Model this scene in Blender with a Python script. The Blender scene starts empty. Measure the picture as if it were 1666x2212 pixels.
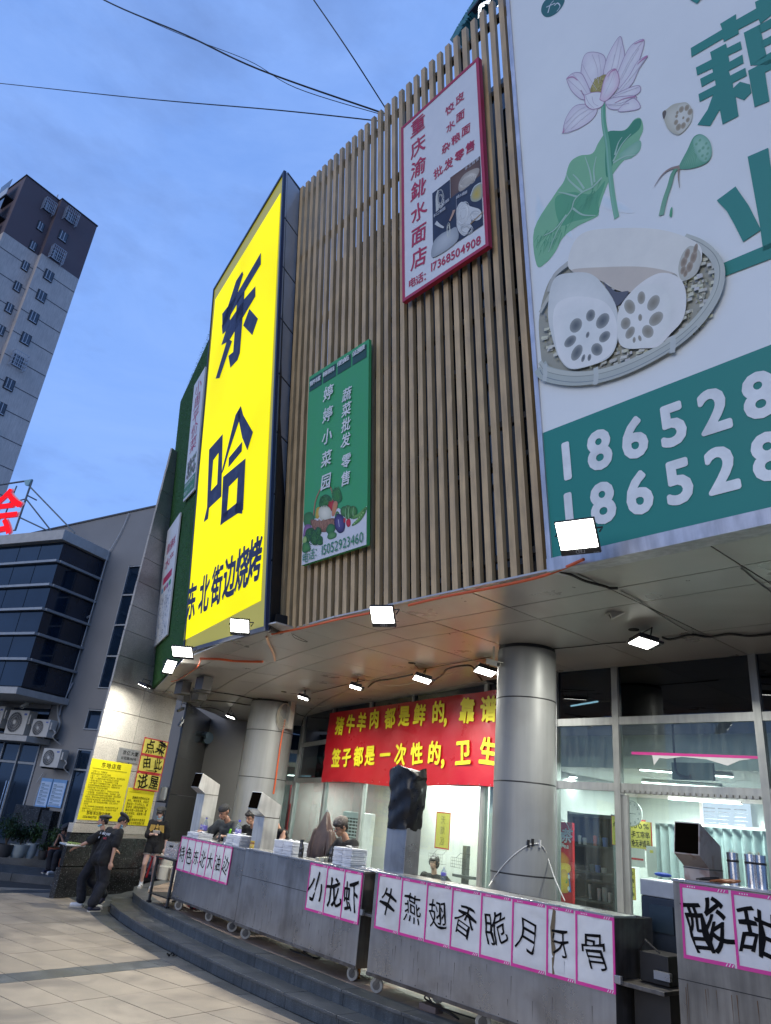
import bpy, math, random
import numpy as np
from mathutils import Vector, Matrix
from mathutils.geometry import tessellate_polygon
random.seed(7)
rnd = random.uniform
SC = bpy.context.scene
COL = SC.collection
R_ = math.radians

# ------------------------------------------------------------------ camera
W_, H_ = 1666.0, 2212.0
FPX = 1536.0
CH = 2.05                                   # camera height (phone held overhead)
roll = R_(6.1)
VA = (-590.0, 1618.0)                       # where the shop front's horizontals meet
cx, cy = 833.0, 1106.0
u_ = np.array([math.sin(roll), -math.cos(roll)])
d_ = -((np.array(VA) - (cx, cy)) @ u_)
pit = math.atan(d_ / FPX)
upc = np.array([u_[0]*math.cos(pit), u_[1]*math.cos(pit), math.sin(pit)])
A_ = np.array([VA[0]-cx, VA[1]-cy, FPX]); A_ /= np.linalg.norm(A_)
A_ -= (A_ @ upc)*upc; A_ /= np.linalg.norm(A_)
X_ = -A_; Y_ = np.cross(upc, X_)
RM = np.array([X_, Y_, upc])                # rows: world axes in camera coords (x right, y down, z fwd)
cam_d = bpy.data.cameras.new('camera'); cam = bpy.data.objects.new('camera', cam_d); COL.objects.link(cam)
cm = RM @ np.diag([1, -1, -1])
M4 = Matrix([[*cm[0], 0], [*cm[1], 0], [*cm[2], CH], [0, 0, 0, 1]])
cam.matrix_world = M4
cam_d.sensor_fit = 'VERTICAL'; cam_d.sensor_height = 24; cam_d.lens = 24*FPX/H_
cam_d.clip_start = .05; cam_d.clip_end = 3000
SC.camera = cam
CV = Vector((0, 0, CH))

# ------------------------------------------------------------------ sky, exposure
SC.view_settings.view_transform = 'Standard'; SC.view_settings.look = 'None'
SC.view_settings.gamma = 1; SC.view_settings.use_curve_mapping = False
SC.view_settings.exposure = 0.10
wd = bpy.data.worlds.new('World'); SC.world = wd; wd.use_nodes = True
nt = wd.node_tree; nt.nodes.clear()
def N(t, ty, **k):
    n = t.nodes.new(ty)
    for a, b in k.items(): setattr(n, a, b)
    return n
sky = N(nt, 'ShaderNodeTexSky', sky_type='NISHITA', sun_disc=False)
sky.sun_elevation = R_(14); sky.sun_rotation = R_(168); sky.air_density = 1.2; sky.dust_density = .6; sky.ozone_density = 3.0
hs = N(nt, 'ShaderNodeMix', data_type='RGBA', blend_type='MIX')      # thin even overcast veil over the dusk sky
hs.inputs[0].default_value = .985
hs.inputs[7].default_value = (1.75, 3.55, 8.4, 1)
tc = N(nt, 'ShaderNodeTexCoord'); mp = N(nt, 'ShaderNodeMapping'); mp.inputs['Scale'].default_value = (1.0, 1.0, 2.6)
mp.inputs['Rotation'].default_value = (.3, .2, .5)
nz = N(nt, 'ShaderNodeTexNoise'); nz.inputs['Scale'].default_value = 2.1; nz.inputs['Detail'].default_value = 9; nz.inputs['Roughness'].default_value = .62
nz.inputs['Distortion'].default_value = .5
cr = N(nt, 'ShaderNodeValToRGB'); cr.color_ramp.elements[0].position = .38; cr.color_ramp.elements[1].position = .68
sx = N(nt, 'ShaderNodeSeparateXYZ')
gr = N(nt, 'ShaderNodeValToRGB'); gr.color_ramp.elements[0].position = .0; gr.color_ramp.elements[1].position = .95
gr.color_ramp.elements[0].color = (2.0, 3.7, 7.9, 1); gr.color_ramp.elements[1].color = (1.25, 2.5, 6.0, 1)
e_ = gr.color_ramp.elements.new(.55); e_.color = (1.6, 3.05, 7.0, 1)
cl = N(nt, 'ShaderNodeMix', data_type='RGBA', blend_type='MIX'); cl.inputs[7].default_value = (2.5, 4.0, 7.8, 1)
cf = N(nt, 'ShaderNodeMath', operation='MULTIPLY'); cf.inputs[1].default_value = .55
nz2 = N(nt, 'ShaderNodeTexNoise'); nz2.inputs['Scale'].default_value = 3.4; nz2.inputs['Detail'].default_value = 8; nz2.inputs['Roughness'].default_value = .6
cr2 = N(nt, 'ShaderNodeValToRGB'); cr2.color_ramp.elements[0].position = .50; cr2.color_ramp.elements[1].position = .75
cf2 = N(nt, 'ShaderNodeMath', operation='MULTIPLY'); cf2.inputs[1].default_value = .8
dk = N(nt, 'ShaderNodeMix', data_type='RGBA', blend_type='MIX'); dk.inputs[7].default_value = (1.25, 2.15, 4.7, 1)
bg = N(nt, 'ShaderNodeBackground'); bg.inputs[1].default_value = .13
ow = N(nt, 'ShaderNodeOutputWorld')
L = nt.links.new
L(tc.outputs['Generated'], mp.inputs[0]); L(mp.outputs[0], nz.inputs['Vector']); L(nz.outputs[0], cr.inputs[0])
L(mp.outputs[0], nz2.inputs['Vector']); L(nz2.outputs[0], cr2.inputs[0])
L(tc.outputs['Generated'], sx.inputs[0]); L(sx.outputs[2], gr.inputs[0])
L(sky.outputs[0], hs.inputs[6]); L(gr.outputs[0], hs.inputs[7])
L(hs.outputs[2], cl.inputs[6]); L(cr.outputs[0], cf.inputs[0]); L(cf.outputs[0], cl.inputs[0])
L(cl.outputs[2], dk.inputs[6]); L(cr2.outputs[0], cf2.inputs[0]); L(cf2.outputs[0], dk.inputs[0])
L(dk.outputs[2], bg.inputs[0]); L(bg.outputs[0], ow.inputs[0])
sd = bpy.data.lights.new('sun', 'SUN'); sd.energy = .92; sd.angle = R_(40); sd.color = (1, .91, .76)     # the last daylight through cloud, very soft
so = bpy.data.objects.new('sun', sd); COL.objects.link(so)
sdir = Vector((math.sin(R_(168))*math.cos(R_(14)), math.cos(R_(168))*math.cos(R_(14)), math.sin(R_(14))))
so.rotation_euler = sdir.to_track_quat('Z', 'Y').to_euler(); so.location = (5, -20, 20)
SC.cycles.max_bounces = 8; SC.cycles.transparent_max_bounces = 12; SC.cycles.caustics_reflective = False; SC.cycles.caustics_refractive = False
SC.cycles.sample_clamp_indirect = 6

# ------------------------------------------------------------------ rays and frames (used to work out true positions on planes)
def ray(px, py):
    v = RM @ np.array([px-cx, py-cy, FPX]); return Vector(v/np.linalg.norm(v))
def atz(px, py, z): v = ray(px, py); return CV + v*((z-CH)/v.z)
def aty(px, py, y): v = ray(px, py); return CV + v*(y/v.y)
class Fr:
    """a plane in the world: origin o, axes ux, uy, normal n towards the viewer's side"""
    def __init__(s, o, ux, uy):
        s.o = Vector(o); s.x = Vector(ux).normalized(); s.y = Vector(uy); s.y = (s.y - s.y.dot(s.x)*s.x).normalized(); s.n = s.x.cross(s.y)
    def P(s, u, v, w=0): return s.o + s.x*u + s.y*v + s.n*w
    def uv(s, px, py, w=0):
        r = ray(px, py); o = s.o + s.n*w; t = (o-CV).dot(s.n)/r.dot(s.n); q = CV + r*t - s.o
        return (q.dot(s.x), q.dot(s.y))
def crp(x0, y0, k): return lambda x, y: ((x0+x*k)/1.844, (y0+y*k)/1.844)

# ------------------------------------------------------------------ meshes
OFF = {}
class MB:
    def __init__(s): s.v = []; s.f = []; s.c = []
    def add(s, vs, fs, col=None):
        b = len(s.v); s.v += [Vector(q) for q in vs]; s.f += [tuple(b+i for i in f) for f in fs]
        s.c += [col]*len(vs); return s
    def par(s, o, a, b, c, col=None):
        o, a, b, c = map(Vector, (o, a, b, c))
        if a.cross(b).dot(c) < 0: a, b = b, a
        vs = [o, o+a, o+a+b, o+b, o+c, o+a+c, o+a+b+c, o+b+c]
        return s.add(vs, [(3,2,1,0),(4,5,6,7),(0,1,5,4),(1,2,6,5),(2,3,7,6),(3,0,4,7)], col)
    def box(s, x0, x1, y0, y1, z0, z1, col=None): return s.par((x0,y0,z0), (x1-x0,0,0), (0,y1-y0,0), (0,0,z1-z0), col)
    def fbox(s, fr, u0, u1, v0, v1, w0, w1, col=None):
        return s.par(fr.P(u0,v0,w0), fr.x*(u1-u0), fr.y*(v1-v0), fr.n*(w1-w0), col)
    def quad(s, a, b, c, d, col=None): return s.add([a,b,c,d], [(0,1,2,3)], col)
    def prism(s, pts, ext, col=None):
        n = len(pts); pts = [Vector(p) for p in pts]; ext = Vector(ext)
        tr = tessellate_polygon([pts])
        nn = sum(((pts[i]).cross(pts[(i+1) % n]) for i in range(n)), Vector())
        vs = pts + [p+ext for p in pts]; up = nn.dot(ext) > 0
        fs = []
        for t in tr:
            a, b, c = t; tn = (pts[b]-pts[a]).cross(pts[c]-pts[a])
            if (tn.dot(ext) > 0): fs += [(c,b,a), (a+n,b+n,c+n)]
            else: fs += [(a,b,c), (c+n,b+n,a+n)]
        for i in range(n):
            j = (i+1) % n; fs.append((i,j,j+n,i+n) if up else (j,i,i+n,j+n))
        return s.add(vs, fs, col)
    def poly(s, pts, col=None):
        pts = [Vector(p) for p in pts]; return s.add(pts, [tuple(t) for t in tessellate_polygon([pts])], col)
    def tube(s, pts, r, n=8, col=None, cap=True):
        pts = [Vector(p) for p in pts]; m = len(pts); rs = r if isinstance(r, (list, tuple)) else [r]*m
        vs = []; ref = None
        for i, p in enumerate(pts):
            t = (pts[min(i+1, m-1)] - pts[max(i-1, 0)]).normalized()
            if ref is None: ref = Vector((0,0,1)) if abs(t.z) < .9 else Vector((1,0,0))
            a = (ref - ref.dot(t)*t).normalized(); ref = a; b = t.cross(a)
            for k in range(n):
                q = 2*math.pi*k/n; vs.append(p + (a*math.cos(q) + b*math.sin(q))*rs[i])
        fs = [(i*n+k, i*n+(k+1) % n, (i+1)*n+(k+1) % n, (i+1)*n+k) for i in range(m-1) for k in range(n)]
        if cap: fs += [tuple(range(n))[::-1], tuple((m-1)*n+k for k in range(n))]
        return s.add(vs, fs, col)
    def lathe(s, c, prof, n=20, ax=(0,0,1), col=None, sx=1, sy=1):
        c = Vector(c); ax = Vector(ax).normalized(); a = ax.orthogonal().normalized() if abs(ax.z) < .99 else Vector((1,0,0)); b = ax.cross(a)
        vs = [c + ax*z + (a*math.cos(2*math.pi*k/n)*sx + b*math.sin(2*math.pi*k/n)*sy)*r for r, z in prof for k in range(n)]
        m = len(prof)
        fs = [(i*n+k, i*n+(k+1) % n, (i+1)*n+(k+1) % n, (i+1)*n+k) for i in range(m-1) for k in range(n)]
        if prof[0][0] > 1e-4: fs.append(tuple(range(n))[::-1])
        if prof[-1][0] > 1e-4: fs.append(tuple((m-1)*n+k for k in range(n)))
        return s.add(vs, fs, col)
    def ball(s, c, r, n=12, m=8, col=None, rot=None):
        c = Vector(c); r = (r, r, r) if not isinstance(r, (tuple, list)) else r; vs = []
        for i in range(m+1):
            t = math.pi*i/m
            for k in range(n):
                p = 2*math.pi*k/n; q = Vector((r[0]*math.sin(t)*math.cos(p), r[1]*math.sin(t)*math.sin(p), r[2]*math.cos(t)))
                vs.append(c + (rot @ q if rot else q))
        fs = [(i*n+k, (i+1)*n+k, (i+1)*n+(k+1) % n, i*n+(k+1) % n) for i in range(m) for k in range(n)]
        return s.add(vs, fs, col)
    def mesh(s, name, m, off=(0,0,0), smooth=False):
        off = Vector(off); me = bpy.data.meshes.new(name)
        me.from_pydata([tuple(v-off) for v in s.v], [], s.f); me.materials.append(m)
        if any(c is not None for c in s.c):
            ca = me.color_attributes.new('Col', 'FLOAT_COLOR', 'POINT')
            ca.data.foreach_set('color', [x for c in s.c for x in ((*(c or (1,1,1)), 1))])
        if smooth:
            me.shade_smooth(); 
            try: me.set_sharp_from_angle(angle=R_(40))
            except Exception: pass
        me.update(); return me
    def build(s, name, m, parent=None, smooth=False, bevel=0, label=None, kind=None, loc=None):
        if parent is not None: off = OFF[parent.name]
        else: off = Vector(loc) if loc is not None else (sum(s.v, Vector())/max(1, len(s.v)))
        o = bpy.data.objects.new(name, s.mesh(name, m, off, smooth)); COL.objects.link(o); OFF[o.name] = off
        if parent is not None: o.parent = parent
        else: o.location = off
        if bevel:
            b = o.modifiers.new('bevel', 'BEVEL'); b.width = bevel; b.segments = 2; b.limit_method = 'ANGLE'
        if label: o['label'] = label
        if kind: o['kind'] = kind
        return o
def tag(o, label, cat, group=None):
    o['label'] = label; o['category'] = cat
    if group: o['group'] = group
    return o
def thing(name, label, cat, loc=(0,0,0), group=None):
    o = bpy.data.objects.new(name, None); COL.objects.link(o); o.location = loc; OFF[o.name] = Vector(loc); o.empty_display_size = .1
    return tag(o, label, cat, group)
def inst(name, me, loc, parent=None, rot=None, sc=None):
    """another piece sharing mesh data me; loc in world"""
    o = bpy.data.objects.new(name, me); COL.objects.link(o)
    o.location = Vector(loc) - (OFF[parent.name] if parent else Vector()); OFF[o.name] = Vector(loc)
    if parent: o.parent = parent
    if rot: o.rotation_euler = rot
    if sc: o.scale = sc
    return o
def copy_thing(root, loc, rotz=0, label=None, group=None):
    r = root.copy(); COL.objects.link(r); r.location = loc; r.rotation_euler = (0, 0, rotz)
    if label: r['label'] = label
    if group: r['group'] = group
    for ch in list(root.children):
        c = ch.copy(); COL.objects.link(c); c.parent = r
        for g in list(ch.children):
            d = g.copy(); COL.objects.link(d); d.parent = c
    return r
def spline(pts, n=6, closed=False):
    m = len(pts); out = []
    pts = [Vector(p) if len(p) == 3 else Vector((p[0], p[1], 0)) for p in pts]
    for i in range(m if closed else m-1):
        if closed: a, b, c, d = pts[(i-1) % m], pts[i], pts[(i+1) % m], pts[(i+2) % m]
        else: a, b, c, d = pts[max(i-1, 0)], pts[i], pts[i+1], pts[min(i+2, m-1)]
        for k in range(n):
            t = k/n; out.append(.5*((2*b) + (c-a)*t + (2*a-5*b+4*c-d)*t*t + (3*b-a-3*c+d)*t**3))
    if not closed: out.append(pts[-1])
    return out

# ------------------------------------------------------------------ materials
MATS = {}
def mat(name, col, rough=.5, metal=0, var=.12, scale=5, bump=0, bscale=40, streak=0, spec=.5, attr=False, coat=0, speck=None, alpha=None, tint2=None):
    if name in MATS: return MATS[name]
    m = bpy.data.materials.new(name); MATS[name] = m; m.use_nodes = True; t = m.node_tree; t.nodes.clear(); l = t.links.new
    o = N(t, 'ShaderNodeOutputMaterial'); b = N(t, 'ShaderNodeBsdfPrincipled'); l(b.outputs[0], o.inputs[0])
    b.inputs['Roughness'].default_value = rough; b.inputs['Metallic'].default_value = metal
    b.inputs['Specular IOR Level'].default_value = spec; b.inputs['Coat Weight'].default_value = coat
    if alpha is not None: b.inputs['Alpha'].default_value = alpha
    g = N(t, 'ShaderNodeNewGeometry'); pos = g.outputs['Position']
    nz = N(t, 'ShaderNodeTexNoise'); nz.inputs['Scale'].default_value = scale; nz.inputs['Detail'].default_value = 6; nz.inputs['Roughness'].default_value = .6
    l(pos, nz.inputs['Vector'])
    mr = N(t, 'ShaderNodeMapRange'); mr.inputs[1].default_value = .3; mr.inputs[2].default_value = .7; mr.inputs[3].default_value = 1-var; mr.inputs[4].default_value = 1+var
    l(nz.outputs[0], mr.inputs[0]); fac = mr.outputs[0]
    oi = N(t, 'ShaderNodeObjectInfo')
    if var > .001:                           # piece to piece difference
        m2 = N(t, 'ShaderNodeMapRange'); m2.inputs[3].default_value = 1-var*.5; m2.inputs[4].default_value = 1+var*.5; l(oi.outputs['Random'], m2.inputs[0])
        mm = N(t, 'ShaderNodeMath', operation='MULTIPLY'); l(fac, mm.inputs[0]); l(m2.outputs[0], mm.inputs[1]); fac = mm.outputs[0]
    if streak:
        mp = N(t, 'ShaderNodeMapping'); mp.inputs['Scale'].default_value = (1, 1, .07); l(pos, mp.inputs[0])
        n2 = N(t, 'ShaderNodeTexNoise'); n2.inputs['Scale'].default_value = 16; n2.inputs['Detail'].default_value = 5; l(mp.outputs[0], n2.inputs['Vector'])
        m3 = N(t, 'ShaderNodeMapRange'); m3.inputs[1].default_value = .35; m3.inputs[2].default_value = .65; m3.inputs[3].default_value = 1-streak; m3.inputs[4].default_value = 1+streak*.4
        l(n2.outputs[0], m3.inputs[0]); mm = N(t, 'ShaderNodeMath', operation='MULTIPLY'); l(fac, mm.inputs[0]); l(m3.outputs[0], mm.inputs[1]); fac = mm.outputs[0]
    if attr:
        at = N(t, 'ShaderNodeAttribute'); at.attribute_name = 'Col'; base = at.outputs['Color']
    else:
        rg = N(t, 'ShaderNodeRGB'); rg.outputs[0].default_value = (*col, 1); base = rg.outputs[0]
    if speck:
        vn = N(t, 'ShaderNodeTexNoise'); vn.inputs['Scale'].default_value = speck[1]; vn.inputs['Detail'].default_value = 2; l(pos, vn.inputs['Vector'])
        rp = N(t, 'ShaderNodeMapRange'); rp.inputs[1].default_value = speck[2]; rp.inputs[2].default_value = speck[2]+.06; l(vn.outputs[0], rp.inputs[0])
        mx = N(t, 'ShaderNodeMix', data_type='RGBA'); l(rp.outputs[0], mx.inputs[0]); l(base, mx.inputs[6]); mx.inputs[7].default_value = (*speck[0], 1); base = mx.outputs[2]
    if tint2:                                # large stains of a second colour
        vn = N(t, 'ShaderNodeTexNoise'); vn.inputs['Scale'].default_value = tint2[1]; vn.inputs['Detail'].default_value = 7; vn.inputs['Distortion'].default_value = .6; l(pos, vn.inputs['Vector'])
        rp = N(t, 'ShaderNodeMapRange'); rp.inputs[1].default_value = tint2[2]; rp.inputs[2].default_value = tint2[2]+.18; rp.inputs[4].default_value = tint2[3]; l(vn.outputs[0], rp.inputs[0])
        mx = N(t, 'ShaderNodeMix', data_type='RGBA'); l(rp.outputs[0], mx.inputs[0]); l(base, mx.inputs[6]); mx.inputs[7].default_value = (*tint2[0], 1); base = mx.outputs[2]
    vm = N(t, 'ShaderNodeVectorMath', operation='SCALE'); l(base, vm.inputs[0]); l(fac, vm.inputs['Scale']); l(vm.outputs[0], b.inputs['Base Color'])
    rr = N(t, 'ShaderNodeMapRange'); rr.inputs[1].default_value = .3; rr.inputs[2].default_value = .7
    rr.inputs[3].default_value = max(.02, rough*.8); rr.inputs[4].default_value = min(1, rough*1.2); l(nz.outputs[0], rr.inputs[0]); l(rr.outputs[0], b.inputs['Roughness'])
    if bump:
        bn = N(t, 'ShaderNodeTexNoise'); bn.inputs['Scale'].default_value = bscale; bn.inputs['Detail'].default_value = 4; l(pos, bn.inputs['Vector'])
        bu = N(t, 'ShaderNodeBump'); bu.inputs['Strength'].default_value = bump; bu.inputs['Distance'].default_value = .01; l(bn.outputs[0], bu.inputs['Height']); l(bu.outputs[0], b.inputs['Normal'])
    return m
def emis(name, col, st):
    if name in MATS: return MATS[name]
    m = bpy.data.materials.new(name); MATS[name] = m; m.use_nodes = True; t = m.node_tree; t.nodes.clear()
    o = N(t, 'ShaderNodeOutputMaterial'); e = N(t, 'ShaderNodeEmission'); e.inputs[0].default_value = (*col, 1); e.inputs[1].default_value = st
    t.links.new(e.outputs[0], o.inputs[0]); return m
def glass(name, tint=(.86,.93,.92), ior=1.5, haze=0, rough=.0):
    if name in MATS: return MATS[name]
    m = bpy.data.materials.new(name); MATS[name] = m; m.use_nodes = True; t = m.node_tree; t.nodes.clear(); l = t.links.new
    o = N(t, 'ShaderNodeOutputMaterial'); tr = N(t, 'ShaderNodeBsdfTransparent'); tr.inputs[0].default_value = (*tint, 1)
    gl = N(t, 'ShaderNodeBsdfGlossy'); gl.inputs['Roughness'].default_value = rough
    lw = N(t, 'ShaderNodeLayerWeight'); lw.inputs[0].default_value = .5
    pw = N(t, 'ShaderNodeMath', operation='POWER'); pw.inputs[1].default_value = 4; l(lw.outputs['Facing'], pw.inputs[0])
    fr = N(t, 'ShaderNodeMath', operation='MULTIPLY_ADD'); fr.inputs[1].default_value = .8; fr.inputs[2].default_value = ((ior-1)/(ior+1))**2; l(pw.outputs[0], fr.inputs[0])
    mx = N(t, 'ShaderNodeMixShader'); l(fr.outputs[0], mx.inputs[0]); l(tr.outputs[0], mx.inputs[1]); l(gl.outputs[0], mx.inputs[2]); out = mx.outputs[0]
    if haze:                                 # dust, drips and wiped soap on the pane
        g = N(t, 'ShaderNodeNewGeometry'); mp = N(t, 'ShaderNodeMapping'); mp.inputs['Scale'].default_value = (1, 1, .09); l(g.outputs['Position'], mp.inputs[0])
        nz = N(t, 'ShaderNodeTexNoise'); nz.inputs['Scale'].default_value = 14; nz.inputs['Detail'].default_value = 6; l(mp.outputs[0], nz.inputs['Vector'])
        mr = N(t, 'ShaderNodeMapRange'); mr.inputs[1].default_value = .42; mr.inputs[2].default_value = .72; mr.inputs[3].default_value = haze*.25; mr.inputs[4].default_value = haze; l(nz.outputs[0], mr.inputs[0])
        df = N(t, 'ShaderNodeBsdfDiffuse'); df.inputs[0].default_value = (.6,.65,.63,1)
        m2 = N(t, 'ShaderNodeMixShader'); l(mr.outputs[0], m2.inputs[0]); l(out, m2.inputs[1]); l(df.outputs[0], m2.inputs[2]); out = m2.outputs[0]
    l(out, o.inputs[0]); return m

# ------------------------------------------------------------------ lettering: outlines of the characters, laid flat on a sign
GL = {}
def prep_glyphs(sets):
    obs = []
    for bold, chars in sets.items():
        for ch in dict.fromkeys(chars):
            if ch.isspace() or (ch, bold) in GL: continue
            c = bpy.data.curves.new('g', 'FONT'); c.body = ch; c.size = 1; c.resolution_u = 3; c.offset = 0
            o = bpy.data.objects.new('g', c); COL.objects.link(o); obs.append((o, ch, bold))
    dg = bpy.context.evaluated_depsgraph_get()
    for o, ch, bold in obs:
        m = bpy.data.meshes.new_from_object(o.evaluated_get(dg))
        GL[(ch, bold)] = ([(v.co.x, v.co.y) for v in m.vertices], [tuple(p.vertices) for p in m.polygons])
        bpy.data.meshes.remove(m)
    for o, ch, bold in obs:
        c = o.data; bpy.data.objects.remove(o); bpy.data.curves.remove(c)
def glyph(mb, fr, ch, u, v, h, bold=0, w=.004, **k):
    if not bold: return glyph1(mb, fr, ch, u, v, h, 0, w, **k)
    e = bold*h*.75; st = random.getstate()
    nc = 16 if bold > .03 else 6
    for i, (dx, dy) in enumerate([(0,0)]+[(e*math.cos(6.2832*q/nc), e*math.sin(6.2832*q/nc)) for q in range(nc)]):
        random.setstate(st); glyph1(mb, fr, ch, u+dx, v+dy, h, 0, w+i*.00003, **k)
def glyph1(mb, fr, ch, u, v, h, bold=0, w=.004, hf=None, sx=1, sh=0, sv=0, col=None, rough=0, mirror=False):
    """one character centred on (u, v) of the plane, em height h"""
    if (ch, bold) not in GL: return
    vs, fs = GL[(ch, bold)]
    if not vs: return
    wide = ord(ch) > 0x2E00
    mx_ = .5 if wide else (min(a for a, b in vs)+max(a for a, b in vs))/2
    my_ = .38 if wide else .35
    ca = rnd(-1, 1)*rough*.25
    out = []
    for a, b in vs:
        x = (a-mx_)*h*sx; y = (b-my_)*h
        if mirror: x = -x
        if rough: x += math.sin(b*7+ca*9)*rough*h*.03; y += math.sin(a*6+ca*5)*rough*h*.03
        x += sh*y; y += sv*x; x, y = x-ca*y, y+ca*x
        out.append(fr.P(u+x, v+y, w if hf is None else w+hf(u+x, v+y)))
    mb.add(out, fs, col)
def adv(ch, bold=0):
    bold = 0
    if ch == ' ': return .35
    if ord(ch) > 0x2E00: return 1.0
    vs = GL.get((ch, bold), ([(0,0),(.5,0)], 0))[0]
    if not vs: return .4
    return max(a for a, b in vs)-min(a for a, b in vs)+.09
def line(mb, fr, s, u0, u1, v, h, bold=0, **k):
    """characters spread evenly from u0 to u1 along the baseline centre v (v may be (v0, v1))"""
    v0, v1 = v if isinstance(v, tuple) else (v, v)
    tot = sum(adv(c, bold) for c in s); ks = (u1-u0)/(tot*h); sx = min(1.25, ks)
    p = u0
    for c in s:
        a = adv(c, bold)*h*ks; t = (p+a/2-u0)/(u1-u0)
        glyph(mb, fr, c, p+a/2, v0+(v1-v0)*t, h, bold, sx=k.get('sx', sx), **{q: r for q, r in k.items() if q != 'sx'}); p += a
def column(mb, fr, s, u, v0, v1, h, bold=0, **k):
    n = len(s); du = k.pop('du', 0)
    for i, c in enumerate(s):
        t = (i+.5)/n; glyph(mb, fr, c, u+du*t, v0+(v1-v0)*t, h, bold, **k)
# flat print in several colours
class Ink:
    def __init__(s, fr, w=.004): s.fr = fr; s.w = w; s.mb = MB(); s.k = 0
    def lay(s): s.k += 1; return s.w + s.k*.00003
    def blob(s, pts, c0, c1=None, n=5, smooth=True, px=None):
        """closed shape; colour c0 in the middle to c1 at the rim"""
        p = [px(*q) for q in pts] if px else pts
        if smooth: p = [(q.x, q.y) for q in spline(p, n, True)]
        w = s.lay(); c1 = c1 or c0
        P = [s.fr.P(a, b, w) for a, b in p]; m = len(P)
        g = Vector((sum(a for a, b in p)/m, sum(b for a, b in p)/m, 0))
        b0 = len(s.mb.v)
        inner = [(g.x+(a-g.x)*.55, g.y+(b-g.y)*.55) for a, b in p]
        # rim ring and a filled heart where the shape is star-shaped; else plain fill
        ok = all((Vector((p[i][0]-g.x, p[i][1]-g.y)).cross(Vector((p[(i+1) % m][0]-g.x, p[(i+1) % m][1]-g.y))) > 0) for i in range(m)) or \
             all((Vector((p[i][0]-g.x, p[i][1]-g.y)).cross(Vector((p[(i+1) % m][0]-g.x, p[(i+1) % m][1]-g.y))) < 0) for i in range(m))
        if ok and c1 != c0:
            vs = P + [s.fr.P(a, b, w) for a, b in inner] + [s.fr.P(g.x, g.y, w)]
            s.mb.v += vs; s.mb.c += [c1]*m + [tuple((x*.35+y*.65) for x, y in zip(c1, c0))]*m + [c0]
            for i in range(m):
                j = (i+1) % m; s.mb.f += [(b0+i, b0+j, b0+m+j, b0+m+i), (b0+m+i, b0+m+j, b0+2*m)]
        else: s.mb.poly(P, c0)
    def stroke(s, pts, w0, w1, c, n=5, px=None, c2=None):
        p = [px(*q) for q in pts] if px else pts
        if len(p) > 2: p = [(q.x, q.y) for q in spline(p, n)]
        w = s.lay(); m = len(p); b0 = len(s.mb.v)
        for i, (a, b) in enumerate(p):
            q0 = p[max(0, i-1)]; q1 = p[min(m-1, i+1)]; d = Vector((q1[0]-q0[0], q1[1]-q0[1])); d = d.normalized() if d.length > 1e-9 else Vector((1, 0))
            hw = (w0+(w1-w0)*i/(m-1))/2; t = i/(m-1); cc = tuple(x+(y-x)*t for x, y in zip(c, c2)) if c2 else c
            s.mb.v += [s.fr.P(a-d.y*hw, b+d.x*hw, w), s.fr.P(a+d.y*hw, b-d.x*hw, w)]; s.mb.c += [cc, cc]
        s.mb.f += [(b0+2*i, b0+2*i+1, b0+2*i+3, b0+2*i+2) for i in range(m-1)]
    def ell(s, u, v, a, b, c0, c1=None, rot=0, n=20):
        s.blob([(u+a*math.cos(t)*math.cos(rot)-b*math.sin(t)*math.sin(rot), v+a*math.cos(t)*math.sin(rot)+b*math.sin(t)*math.cos(rot)) for t in [2*math.pi*k/n for k in range(n)]], c0, c1, smooth=False)
    def build(s, parent, name='artwork'):
        o = s.mb.build(name, mat('printed ink', (1,1,1), .55, var=.05, attr=True), parent); s.mb = MB(); return o

NORM = '会重庆渝鉳水面店饺皮杂粮批发零售电话：营养丰富新鲜美味绿色食品保证健康蔬菜园婷小周平价产藕业荷京亿大厦谷阳路号点由此进屋高峰期和出会排队，特别末可能在一个时以上甚至更长（具体咨询前台）。建议次够避免多或者四来！给您带的不便请谅解无论任何原因我们愿件退补有问题及领班一想吃什么？猪牛羊肉都是鲜靠谱签子性卫生烧烤街边东北哈规0123456789-·%@手工刀削龙须细泡碱挂燕翅香脆月牙骨酸甜虾油烟区红茶纯宰串绝半成品微信同步LEDIP6W()冰LX"Tearestpkyou10eaI:;.,→一您感谢联系注意安全须知服务指南'
BOLD = '东哈北街边烧烤藕业连186520猪牛羊肉都是鲜的靠谱，签子一次性卫生特色大油小龙虾燕翅香脆月牙骨酸甜点菜由此进屋会重庆渝鉳水面店婷园蔬批发零售规红茶新产周平价饺皮杂粮电话：0173684905213470 IceTea行市→ 100%手工宰串纯无半成品'
prep_glyphs({0: NORM+BOLD})
B1, B2 = .022, .045
# ================================================================== THE SETTING
K = 'structure'
m_tile = mat('buff paving', (.285,.235,.175), .62, var=.20, scale=2.2, bump=.25, bscale=90, speck=((.2,.17,.14), 160, .6), tint2=((.15,.125,.10), 1.3, .50, .7))
m_joint = mat('joint dirt', (.035,.032,.028), .9, bump=.3)
m_dark = mat('dark granite paving', (.055,.062,.066), .42, var=.3, scale=3, bump=.3, bscale=70, speck=((.16,.17,.18), 180, .6), tint2=((.13,.13,.13), 1.6, .55, .6))
m_riser = mat('granite riser', (.045,.055,.062), .45, var=.3, scale=3, bump=.25, bscale=60, streak=.35, speck=((.14,.15,.16), 170, .6))
m_plat = mat('platform paving', (.30,.22,.17), .5, var=.25, scale=2, bump=.2, speck=((.15,.11,.09), 120, .6), tint2=((.10,.085,.075), 1.1, .5, .85))
m_ground = mat('asphalt', (.06,.06,.062), .9, var=.2, scale=1)

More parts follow.
